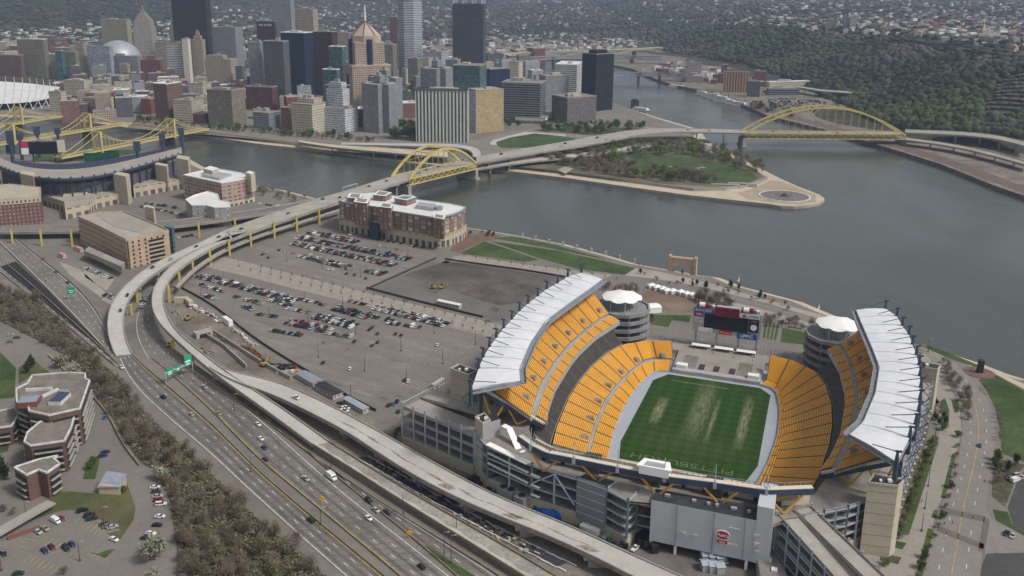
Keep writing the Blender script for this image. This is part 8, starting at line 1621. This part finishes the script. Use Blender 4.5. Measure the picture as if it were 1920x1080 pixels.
for sh, c, x, y, a in (('car', 'dark blue', 198, 849, .6), ('car', 'dark blue', 193, 856, .6), ('car', 'white', 291, 915, .2), ('car', 'dark grey', 293, 923, .2), ('car', 'silver', 296, 932, .2), ('car', 'red', 297, 939, .2), ('suv', 'white', 302, 947, .15), ('car', 'white', 300, 970, 0), ('car', 'black', 295, 986, 0), ('car', 'white', 283, 1002, -.15), ('car', 'dark green', 273, 1011, -.2), ('suv', 'black', 155, 959, .5), ('suv', 'black', 168, 968, .5), ('suv', 'dark green', 173, 974, .5), ('car', 'dark grey', 197, 984, .5), ('car', 'grey', 202, 988, .5), ('car', 'silver', 211, 990, .5), ('car', 'white', 214, 1013, -.5), ('car', 'red', 115, 974, -.6), ('van', 'white', 105, 979, -.6), ('car', 'tan', 85, 993, -.6), ('car', 'silver', 72, 999, -.6), ('car', 'maroon', 97, 1027, -.7), ('car', 'dark blue', 84, 1034, -.7), ('suv', 'black', 124, 1030, -.7), ('car', 'dark blue', 135, 1022, -.7), ('car', 'black', 7, 1039, -.8), ('car', 'dark green', 35, 1077, .2), ('car', 'blue', 199, 783, 1.4), ('car', 'dark grey', 32, 634, .3), ('car', 'grey', 19, 642, .3), ('car', 'silver', 19, 629, .3)):
 e = big_car(sh, c, x, y, a, None, 7.1, cp_); later(e, c+' '+{'car': 'car', 'suv': 'SUV', 'van': 'van'}[sh], 'in the campus car park and drive')
NB = sum(1 for o in bpy.data.objects if o.get('category') in ('car',))
LOT.sort(key=lambda t: np.linalg.norm(t[2]))
for i, t in enumerate(LOT):
 sh, c, p, an, wh = t[:5]; z = t[5] if len(t) > 5 else 7.12
 if i < 298-NB:
  o = bpy.data.objects.new({'car': 'parked_car', 'suv': 'parked_car', 'van': 'parked_car', 'pickup': 'parked_car'}[sh], cm(sh, c)); COL.objects.link(o); o.location = (float(p[0]), float(p[1]), z); o.rotation_euler = (0, 0, an); tag(o, None, 'car', 'cars in the big car park' if z < 10 else 'traffic on the bridges'); later(o, c+' '+{'car': 'car', 'suv': 'SUV', 'van': 'van', 'pickup': 'pickup'}[sh], wh)
 else: far.append((cm(sh, c), np.array([*p, z]), an, (1, 1, 1)))
cmats = [M['car_'+k] for k in PAINT]+[M['car_glass'], M['tyre'], M['lamp_white'], M['lamp_red']]
joined('distant_cars', far, cmats, 'countless small cars in the farthest lots')
e1 = V2(G(917, 632))-V2(G(550, 542)); e1 /= np.linalg.norm(e1); e2 = np.array([-e1[1], e1[0]]); O = V2(G(550, 560)); LP = [(V2(G(x, y))) for x, y in ((500, 600), (560, 560), (700, 590), (900, 640), (845, 680), (845, 700), (780, 760), (745, 785), (640, 735), (560, 680), (480, 622), (440, 590))]; LQ = [(V2(G(x, y))) for x, y in ((545, 440), (600, 430), (700, 452), (800, 475), (780, 498), (690, 540), (560, 512), (490, 492), (470, 470))]
mb = MB()
for P_ in (LP, LQ):
 for r in range(-16, 17):
  for k in range(-80, 110):
   p = O+e2*(r*8.4+(0 if r % 2 else 2.2))+e1*(k*2.7)
   if inpoly(p[0], p[1], P_):
    q = p+e2*5.0*(1 if r % 2 else -1); mb.quad((*p, 7.04), (*(p+e1*.26), 7.04), (*(q+e1*.26), 7.04), (*q, 7.04))
o = mb.build('parking_lines', K('stall_line', (.40, .36, .26), var=.25, scale=.05)); o['kind'] = 'structure'
if o.data.polygons[0].normal.z < 0: o.data.flip_normals()
rp = random.Random(9)
for k in range(26):
 x, y = rp.uniform(500, 860), rp.uniform(455, 760)
 if not inpoly(*V2(G(x, y)), LP) and not inpoly(*V2(G(x, y)), LQ): continue
 c = V2(G(x, y)); L, W_ = rp.uniform(6, 26), rp.uniform(1.5, 5); q = [c+e1*L*a+e2*W_*b for a, b in ((-.5, -.4), (.3, -.5), (.5, .3), (-.35, .5))]; b_ = MB(); b_.poly([(*p, 7.02) for p in q]); o = b_.build('asphalt_patch', K('apatch', (.135, .125, .115), var=.15, scale=.3) if k % 3 else K('apatch2', (.235, .215, .19), var=.1, scale=.3)); o['kind'] = 'structure'
# ------------------------------------------------------------ lamps, site plant and yard
lamp_p = None
def lamp(x, y, h, where, z=7.0, arms=2):
 mb = MB(); mb.tube((0, 0, 0), (0, 0, h), .2, .12, 6); mb.tube((0, 0, 0), (0, 0, .7), .45, n=8)
 R_ = empty('lamp_post', None, 'lamp post', G(x, y, z), 0, 'tall lamp posts'); mb.build('pole', K('lamp_brown', (.09, .07, .06)), R_)
 for s_ in ((-1, 1) if arms == 2 else (1,)):
  mb = MB(); mb.beam((0, 0, h), (s_*1.6, 0, h+.2), .12); mb.box(s_*1.9, 0, h+.1, .9, .45, .2); mb.build('lamp_head', M['steel_light'], R_)
 later(R_, 'tall lamp post', where)
for x, yb, yt in ((597, 670, 644), (684, 696, 668), (762, 710, 690), (658, 745, 720), (752, 658, 631), (830, 682, 654), (814, 625, 607), (891, 646, 620), (578, 608, 587), (505, 590, 573), (571, 563, 545), (643, 570, 555), (667, 627, 612), (732, 605, 590), (538, 490, 473), (605, 505, 486), (676, 520, 503), (765, 480, 465), (377, 554, 536), (420, 524, 508), (448, 500, 486)): lamp(x, yb, HT(x, yb, yt), 'in the big car park')
for x, y, h in ((621, 890, 11), (756, 965, 11), (833, 1050, 13), (846, 1056, 13), (602, 985, 9), (440, 770, 10), (856, 1000, 9), (470, 885, 9)): lamp(x, y, h, 'beside the expressway', arms=1)
for x, y in ((195, 985), (150, 1052), (50, 975), (3, 1070)): lamp(x, y, 9, 'on the campus', arms=1)
for i in range(9): lamp(1740+i*3-(i > 4)*(i-4)*9, 660+i*42, 9, 'along the boulevard pavement', arms=1)
def box_thing(name, label, cat, x, y, sx, sy, sz, an, m, z=7.08, roof=None, extra=None, group=None, floors=None):
 R_ = empty(name, label, cat, G(x, y, z), an, group); mb = MB(); mb.box(0, 0, 0, sx, sy, sz, 0, 0, 0); mb.build('body', m if not isinstance(m, str) else M[m], R_)
 if roof:
  mb = MB(); mb.add([(-sx/2-.3, -sy/2-.3, sz), (sx/2+.3, -sy/2-.3, sz), (sx/2+.3, sy/2+.3, sz), (-sx/2-.3, sy/2+.3, sz), (-sx/2-.3, 0, sz+.9), (sx/2+.3, 0, sz+.9)], [(0, 1, 5, 4), (2, 3, 4, 5), (1, 2, 5), (3, 0, 4)]); mb.build('roof', M[roof], R_)
 if extra: extra(R_)
 return R_
al = heading(560, 700, 640, 745)
tw = F('f_trailer', (.50, .48, .43), (.06, .07, .08), bay=2.6, fl=3.2, fw=.35, fh=.35)
box_thing('site_office', 'long white site office with grey roof, upper of two end to end', 'site office', 580, 715, 19, 6.5, 3, al, tw, roof='steel'); box_thing('site_office', 'long white site office with darker roof, lower of two end to end', 'site office', 617, 737, 19, 7, 3, al, tw, roof='dark_roof'); box_thing('site_office', 'narrow site trailer with pale blue roof by the fence end', 'site office', 668, 764, 19, 4, 2.8, al, tw, roof='steel_light')
for x, y, c, lb in ((648, 766, 'white', 'white pickup parked beside the site trailer'), (646, 771, 'white', 'white pickup nearest the viaduct beside the site trailer'), (648, 778, 'silver', 'silver pickup below the site trailer'), (640, 758, 'dark grey', 'dark pickup between site office and trailer')): big_car('pickup', c, x, y, al+.3, lb, 7.12, 'vehicles on the construction site')
box_thing('motorhome', 'cream motorhome parked beside the car park edge', 'motorhome', 821, 724, 11, 2.6, 3.2, heading(810, 730, 832, 716), F('f_rv', (.5, .47, .38), (.05, .05, .06), bay=2.4, fl=3.2, fw=.5, fh=.4)); box_thing('trailer', 'long white trailer in the fenced asphalt yard', 'trailer', 843, 574, 19, 3.6, 3, heading(825, 570, 862, 578), tw, roof='white')
def excavator(label, x, y, an, m='road_mach', s=1.0):
 R_ = empty('excavator', label, 'excavator', G(x, y, 7.1), an, 'construction machines'); R_.scale = (s, s, s); K('road_mach', (.38, .25, .07), rough=.5)
 for yy in (-1.1, 1.1): mb = MB(); mb.box(0, yy, 0, 3.8, .6, .9); mb.build('track', M['tyre'], R_)
 mb = MB(); mb.box(-.3, 0, .9, 3.2, 2.4, 1.2); mb.build('body', M[m], R_); mb = MB(); mb.box(.6, .6, 2.1, 1.3, 1.1, 1.3); mb.build('cab', M['car_glass'], R_); mb = MB(); mb.beam((1.2, -.4, 1.8), (3.6, -.4, 4.6), .45); mb.beam((3.6, -.4, 4.6), (5.6, -.4, 2.4), .4); mb.beam((5.6, -.4, 2.4), (5.2, -.4, 1.0), .9, .9); mb.build('boom', M[m], R_)
excavator('yellow excavator left of a pair on the bare soil', 812, 541, 2.8, s=1.0); excavator('yellow excavator right of a pair on the bare soil', 827, 541, .4, s=1.0); excavator('orange excavator beside the piled steel', 495, 686, 1.2, s=1.2); excavator('small yellow excavator under the inner viaduct', 352, 600, .9)
excavator('yellow machine at the viaduct foot by the expressway', 316, 650, .2, s=.8)
def tank(label, x, y, L, r, m, an):
 R_ = empty('tank', label, 'tank', G(x, y, 7.1), an, 'tanks and silos on the site'); mb = MB(); mb.tube((-L/2, 0, r+.3), (L/2, 0, r+.3), r, n=12); mb.build('vessel', M[m], R_); mb = MB(); mb.box(-L*.3, 0, 0, .6, r*1.6, .6); mb.box(L*.3, 0, 0, .6, r*1.6, .6); mb.build('saddle', M['steel'], R_)
a2 = heading(420, 600, 460, 630)
box_thing('lorry', 'white box lorry by the car park fence', 'lorry', 427, 607, 12, 3, 4, a2, 'white'); box_thing('container', 'beige box container under the yellow columns, right one', 'container', 353, 569, 13, 3.4, 3.6, a2, 'beige'); box_thing('container', 'beige box container under the yellow columns, left one', 'container', 337, 567, 7, 3.4, 4, a2+1, 'beige')
rs = random.Random(4)
K('rust', (.19, .075, .035), var=.25); K('tarp_blue', (.015, .11, .42), rough=.5, var=.1); K('site_green', (.06, .16, .09));
def pile(label, x0, y0, x1, y1, n, mats, wmin, wmax, lmax, h, spread, cat='stack', z=7.1):
 a, b = V2(G(x0, y0)), V2(G(x1, y1)); d = b-a; L = np.linalg.norm(d); d /= L; an = math.atan2(d[1], d[0]); c = (a+b)/2; mb = MB()
 for i in range(n): t = rs.uniform(-.5, .5)*L; s_ = rs.uniform(-spread, spread); mb.box(t, s_, 0, rs.uniform(1, lmax), rs.uniform(wmin, wmax), rs.uniform(.4, h), rs.uniform(-.3, .3), rs.randrange(len(mats)))
 o = mb.build('material_pile', [M[m] for m in mats]); o.location = (*map(float, c), z); o.rotation_euler = (0, 0, an); tag(o, label, cat)
pile('rusty brown heap of steel reinforcement on the construction yard', 462, 652, 490, 676, 60, ['rust', 'rust', 'brick_brown'], .2, 1.2, 5, 1.8, 2.5); pile('white and grey stacked forms along the car park fence', 438, 618, 478, 648, 50, ['white', 'silver', 'concrete', 'tan_stone'], .3, 1.5, 4, 1.6, 1.8); pile('green stacked beams beside the sunken roadway', 405, 627, 428, 643, 26, ['site_green', 'site_green', 'concrete'], .3, .9, 6, 1.4, 1.6); pile('black steel piles heaped by the fence corner', 508, 690, 552, 690, 46, ['black', 'black', 'steel', 'rust'], .3, 1.4, 8, 2.2, 3.5)
pile('orange and white barrels and forms below the black piles', 520, 700, 560, 696, 30, ['silver', 'white', 'road_yellow'], .5, 1.4, 2, 1.5, 1.5); pile('orange red stacked barriers beside the site offices', 549, 696, 560, 693, 8, ['sign_red'], .6, 1.2, 1.6, 1.5, .8); pile('jumble of white and rusty parts beyond the yellow columns', 355, 575, 395, 592, 44, ['silver', 'white', 'rust', 'navy'], .4, 1.6, 5, 2.0, 2.0); pile('parts and cars jumble by the lorry', 396, 592, 415, 606, 14, ['white', 'rust', 'steel'], .5, 1.6, 3.4, 1.6, 2)
for i, (x0, y0, x1, y1) in enumerate(((310, 575, 350, 600), (370, 655, 395, 665))): pile('scattered timber and parts near the %s' % ('viaduct bend' if i == 0 else 'sunken roadway'), x0, y0, x1, y1, 20, ['dirt', 'rust', 'concrete', 'tan_stone'], .3, 1, 3, .8, 3)
A, B, sr = strip('sunken_road', [(386, 640), (440, 675), (490, 712), (520, 732)], [(398, 634), (452, 668), (505, 700), (545, 722)], 7.12, 'dirt', 14, label='sunken roadway between concrete walls')
for pts, lb in (([(372, 622), (420, 652), (462, 690)], 'dark steel edged wall left of the sunken roadway'), ([(390, 618), (440, 650), (500, 690), (545, 712)], 'pale concrete wall right of the sunken roadway')): line('trench_wall', pts, 7, .8, 2.6, 'concrete' if 'pale' in lb else 'old_concrete', label=lb, cat='wall')
R_ = empty('tunnel_portal', 'concrete portal with a dark opening at the head of the sunken roadway', 'tunnel portal', G(384, 632, 7), a2); mb = MB(); mb.box(-3, 0, 0, 7, 11, 3.4); mb.build('portal_box', M['concrete'], R_); mb = MB(); mb.box(.8, 0, .2, .8, 6.5, 2.4); mb.build('opening', M['black'], R_)
a, b, n = (668, 862), (965, 1022), 34
A = pl([(668, 858), (760, 912), (860, 968), (965, 1024), (1060, 1072)], 7.2, 46); B = pl([(690, 856), (780, 906), (880, 962), (980, 1014), (1080, 1062)], 7.2, 46); R_ = empty('sheeted_bays', 'row of black sheeted bays with white edges between the two decks', 'ground cover', A[22]); lc = A[22]
for i in range(45):
 if i % 9 == 8: continue
 mb = MB(); t = .04; q = [A[i]*(1-t)+A[i+1]*t, B[i]*(1-t)+B[i+1]*t, B[i]*t+B[i+1]*(1-t), A[i]*t+A[i+1]*(1-t)]; mb.quad(*[p-lc+[0, 0, .1] for p in q]); o = mb.build('black_sheet', K('sheet', (.045, .05, .058), rough=.5, var=.35, scale=.7), R_)
 if o.data.polygons[0].normal.z < 0: o.data.flip_normals()
for P_ in (A, B):
 mb = MB()
 for i in range(45):
  j = np.array([rs.uniform(-.3, .3), rs.uniform(-.3, .3), .2]); mb.beam(P_[i]-lc+j, P_[i+1]-lc+j, rs.uniform(.3, .8), .4)
 mb.build('edge_strip', M['paint_white'], R_)
pile('loose boards and rubble beside the black sheeted bays', 700, 862, 860, 950, 50, ['dirt', 'concrete', 'rust', 'black'], .3, 1.2, 3, .8, 3.5); pile('boards and parts under the far half of the unfinished viaduct', 860, 960, 1010, 1040, 50, ['dirt', 'concrete', 'tan_stone', 'black'], .3, 1.2, 3, .8, 3.5)
for i, (x, y) in enumerate(((300, 625), (305, 640), (310, 654), (316, 664), (325, 675), (340, 684), (356, 697), (370, 706), (386, 720), (405, 737), (425, 752), (441, 764), (460, 779))):
 mb = MB(); mb.tube((0, 0, 0), (0, 0, .5), .3, .28, 8); mb.tube((0, 0, .5), (0, 0, .8), .28, .26, 8, 1); mb.tube((0, 0, .8), (0, 0, 1.1), .26, .22, 8); o = mb.build('traffic_barrel', [K('cone_orange', (.6, .15, .03)), M['sign_white']]); o.location = G(x, y, 7.16); tag(o, cat='traffic barrel', group='barrels along the closed lane'); later(o, 'orange and white traffic barrel', 'along the closed lane')
ay = heading(900, 895, 1000, 935)
def cool(label, x, y, w_, n):
 R_ = empty('cooling_unit', label, 'cooling unit', G(x, y, 7.1), ay, 'cooling units in the service yard'); mb = MB(); mb.box(0, 0, 0, w_, 5, 6.2); mb.build('casing', M['silver'], R_)
 for i in range(n):
  xx = (i-(n-1)/2)*w_/n; mb = MB(); mb.lathe(xx, 0, [(1.6, 6.2), (1.6, 6.7), (1.3, 6.7), (1.3, 6.3)], 14, 0); mb.build('fan', M['dark_roof'], R_)
cool('larger grey cooling unit with twin fans', 951, 938, 8.5, 2); cool('smaller grey cooling unit with one fan pair', 978, 952, 5.5, 1)
def tarp(label, x, y, L, W_, H, seed):
 r = np.random.default_rng(seed); mb = MB(); vs, fs = ICO[3]; v = vs.copy(); v = np.sign(v)*np.abs(v)**.6*np.array([L/2, W_/2, H])*(1+r.uniform(-.06, .06, (len(v), 1))); v[:, 2] = np.maximum(v[:, 2], 0); mb.add(v, fs); o = mb.build('tarped_load', M['tarp_blue'], smooth=False); o.location = G(x, y, 7.1); o.rotation_euler = (0, 0, ay+.1*seed); tag(o, label, 'tarpaulin', 'blue tarpaulins in the service yard')
tarp('blue tarpaulin over a stack, leftmost of three larger ones', 1013, 956, 9, 5, 4, 1); tarp('blue tarpaulin over a long low stack, middle of three', 1029, 966, 8, 5, 3.4, 2); tarp('blue tarpaulin over a stack, rightmost of three', 1045, 968, 7, 5, 4.4, 3); tarp('small blue tarpaulin left of the cooling units', 935, 928, 5, 3, 2.6, 4)
for lb, x0, y0, x1, y1, n, ms in (('black covered equipment at the foot of the beige stair tower', 885, 902, 905, 912, 16, ['black', 'dark_roof']), ('dark machines left of the cooling units', 918, 915, 935, 925, 14, ['dark_roof', 'steel', 'navy']), ('red and dark crates right of the tarpaulins', 1080, 995, 1098, 1002, 22, ['brick_red', 'maroon_block', 'steel']), ('green gas cylinders below the base wall', 1128, 1012, 1140, 1020, 16, ['site_green', 'silver', 'site_green']), ('black bins beside the steel stair', 1152, 1022, 1172, 1030, 18, ['black', 'dark_roof'])): pile(lb, x0, y0, x1, y1, n, ms, .8, 2.2, 2.6, 2.6, 2.6)
box_thing('lorry', 'white tanker truck among crates in the service yard', 'lorry', 1106, 1000, 9, 3, 3.2, ay, 'white')
for k, (x, y) in enumerate(((1197, 1012), (1208, 1017), (1222, 1024))): box_thing('trailer', '%s black trailer from the left at the end of the silver block' % ordw(k+1), 'trailer', x, y, 3, 11, 3.6, .12, 'black', group='black trailers')
big_car('pickup', 'white', 1191, 1030, .9, 'white pickup beside the black trailers', 7.12, 'service yard vehicles'); big_car('suv', 'white', 1360, 1052, 1.5, 'white car beside the stacked pale containers', 7.12, 'service yard vehicles')
for k in range(6): box_thing('container', '%s container, %s row, under the silver block' % (['left', 'middle', 'right'][k % 3], ['rear', 'front'][k//3]), 'container', 1322+(k % 3)*13.5-(k//3)*.5, 1050+(k//3)*17+(k % 3)*2, 3.2, 4.2, 3.2, .12, 'silver', roof='steel_light', group='pale containers')
box_thing('lorry', 'white lorry with rounded roof below the curved facade', 'lorry', 1598, 1066, 4, 14, 4.2, -.35, 'white');
for k, (x, y) in enumerate(((1222, 540), (1232, 543), (1243, 546), (1251, 549), (1262, 550), (1277, 552), (1288, 555), (1298, 557))):
 R_ = empty('tent', '%s white tent from the left beside the bare brown ground' % ordw(k+1), 'tent', G(x, y, 7.1), .2+.05*k, 'white tents'); mb = MB(); mb.box(0, 0, 0, 6, 5, 2.6); mb.build('walls', M['paint_white'], R_); mb = MB(); mb.add([(-3.2, -2.7, 2.6), (3.2, -2.7, 2.6), (3.2, 2.7, 2.6), (-3.2, 2.7, 2.6), (0, 0, 4.3)], [(0, 1, 4), (1, 2, 4), (2, 3, 4), (3, 0, 4)]); mb.build('roof', M['membrane'], R_)
box_thing('tent', 'larger white marquee beside the left ramp tower', 'tent', 1222, 583, 11, 10, 4, .3, 'membrane', roof='membrane')
for k, (x, y, L) in enumerate(((148, 470, 13), (117, 482, 10))):
 R_ = box_thing('bus', ['red and white bus by the tan parking building', 'red and white truck by the upper slip road'][k], 'bus', x, y, L, 3, 3.2, heading(x, y, x+20, y+9), F('f_bus', (.5, .08, .05), (.6, .6, .58), bay=20, fl=1.6, fw=1, fh=.45), group='red and white buses')
def person(label, x, y, z, c1, c2, an):
 me = bpy.data.meshes.new('person'); V = [(0, 0, .95), (0, 0, 1.2), (0, 0, 1.42), (0, 0, 1.52), (0, 0, 1.66), (.1, 0, .9), (.12, .08, .5), (.12, 0, .06), (.12, .14, .03), (-.1, 0, .9), (-.12, -.06, .5), (-.12, -.14, .06), (-.12, 0, .03), (.2, 0, 1.4), (.26, .03, 1.13), (.26, .12, .88), (-.2, 0, 1.4), (-.26, -.03, 1.13), (-.26, .04, .88)]
 E = [(0, 1), (1, 2), (2, 3), (3, 4), (0, 5), (5, 6), (6, 7), (7, 8), (0, 9), (9, 10), (10, 11), (11, 12), (2, 13), (13, 14), (14, 15), (2, 16), (16, 17), (17, 18)]; me.from_pydata(V, E, []); o = bpy.data.objects.new('person', me); COL.objects.link(o); sk = o.modifiers.new('skin', 'SKIN'); R = [.15, .15, .16, .06, .11, .1, .07, .05, .045, .1, .07, .05, .045, .07, .05, .035, .07, .05, .035]
 for v, r in zip(me.skin_vertices[0].data, R): v.radius = (r, r*.85)
 me.skin_vertices[0].data[0].use_root = True; me.materials.append(c1); o.location = tuple(map(float, G(x, y, z))); o.rotation_euler = (0, 0, an); tag(o, label, 'person', 'people around the stadium'); return o
for k, (x, y, z) in enumerate(((1261, 660, 7.1), (1300, 655, 9.1), (1322, 648, 9.1), (1337, 664, 9.1), (1391, 667, 9.1), (1375, 672, 9.1), (1411, 678, 9.1), (1414, 671, 9.1), (1198, 498, 3.1), (1206, 500, 3.1), (1224, 505, 3.1), (1786, 982, 7.2), (1770, 985, 7.2), (1845, 905, 7.2), (1728, 942, 7.1), (654, 656, 7.1))):
 wh = 'on the terrace' if z > 8 or k == 0 else ('on the riverside walk' if k in (8, 9, 10) else ('walking near the boulevard' if x > 1700 else 'walking in the car park')); o = person(None, x, y, z, [M['black'], M['navy'], M['car_dark blue'], M['brick_red']][k % 4], None, k*.7); later(o, 'person in dark clothes', wh)
# ------------------------------------------------------------ air
mb = MB(); x0, x1, y0, y1, z0, z1 = -7500, 9500, -600, 13500, -20, 420
mb.add([(x0, y0, z0), (x1, y0, z0), (x1, y1, z0), (x0, y1, z0), (x0, y0, z1), (x1, y0, z1), (x1, y1, z1), (x0, y1, z1)], [(3, 2, 1, 0), (4, 5, 6, 7), (0, 1, 5, 4), (1, 2, 6, 5), (2, 3, 7, 6), (3, 0, 4, 7)])
m = bpy.data.materials.new('haze'); m.use_nodes = True; n = m.node_tree; n.nodes.clear(); ou = n.nodes.new('ShaderNodeOutputMaterial'); pv = n.nodes.new('ShaderNodeVolumePrincipled'); pv.inputs['Color'].default_value = (.38, .48, .66, 1); pv.inputs['Density'].default_value = 1.1e-4; pv.inputs['Anisotropy'].default_value = .1; n.links.new(pv.outputs[0], ou.inputs['Volume'])
o = mb.build('haze', m); o['kind'] = 'stuff'; o['label'] = 'pale blue air haze over the whole scene'
finish_labels()
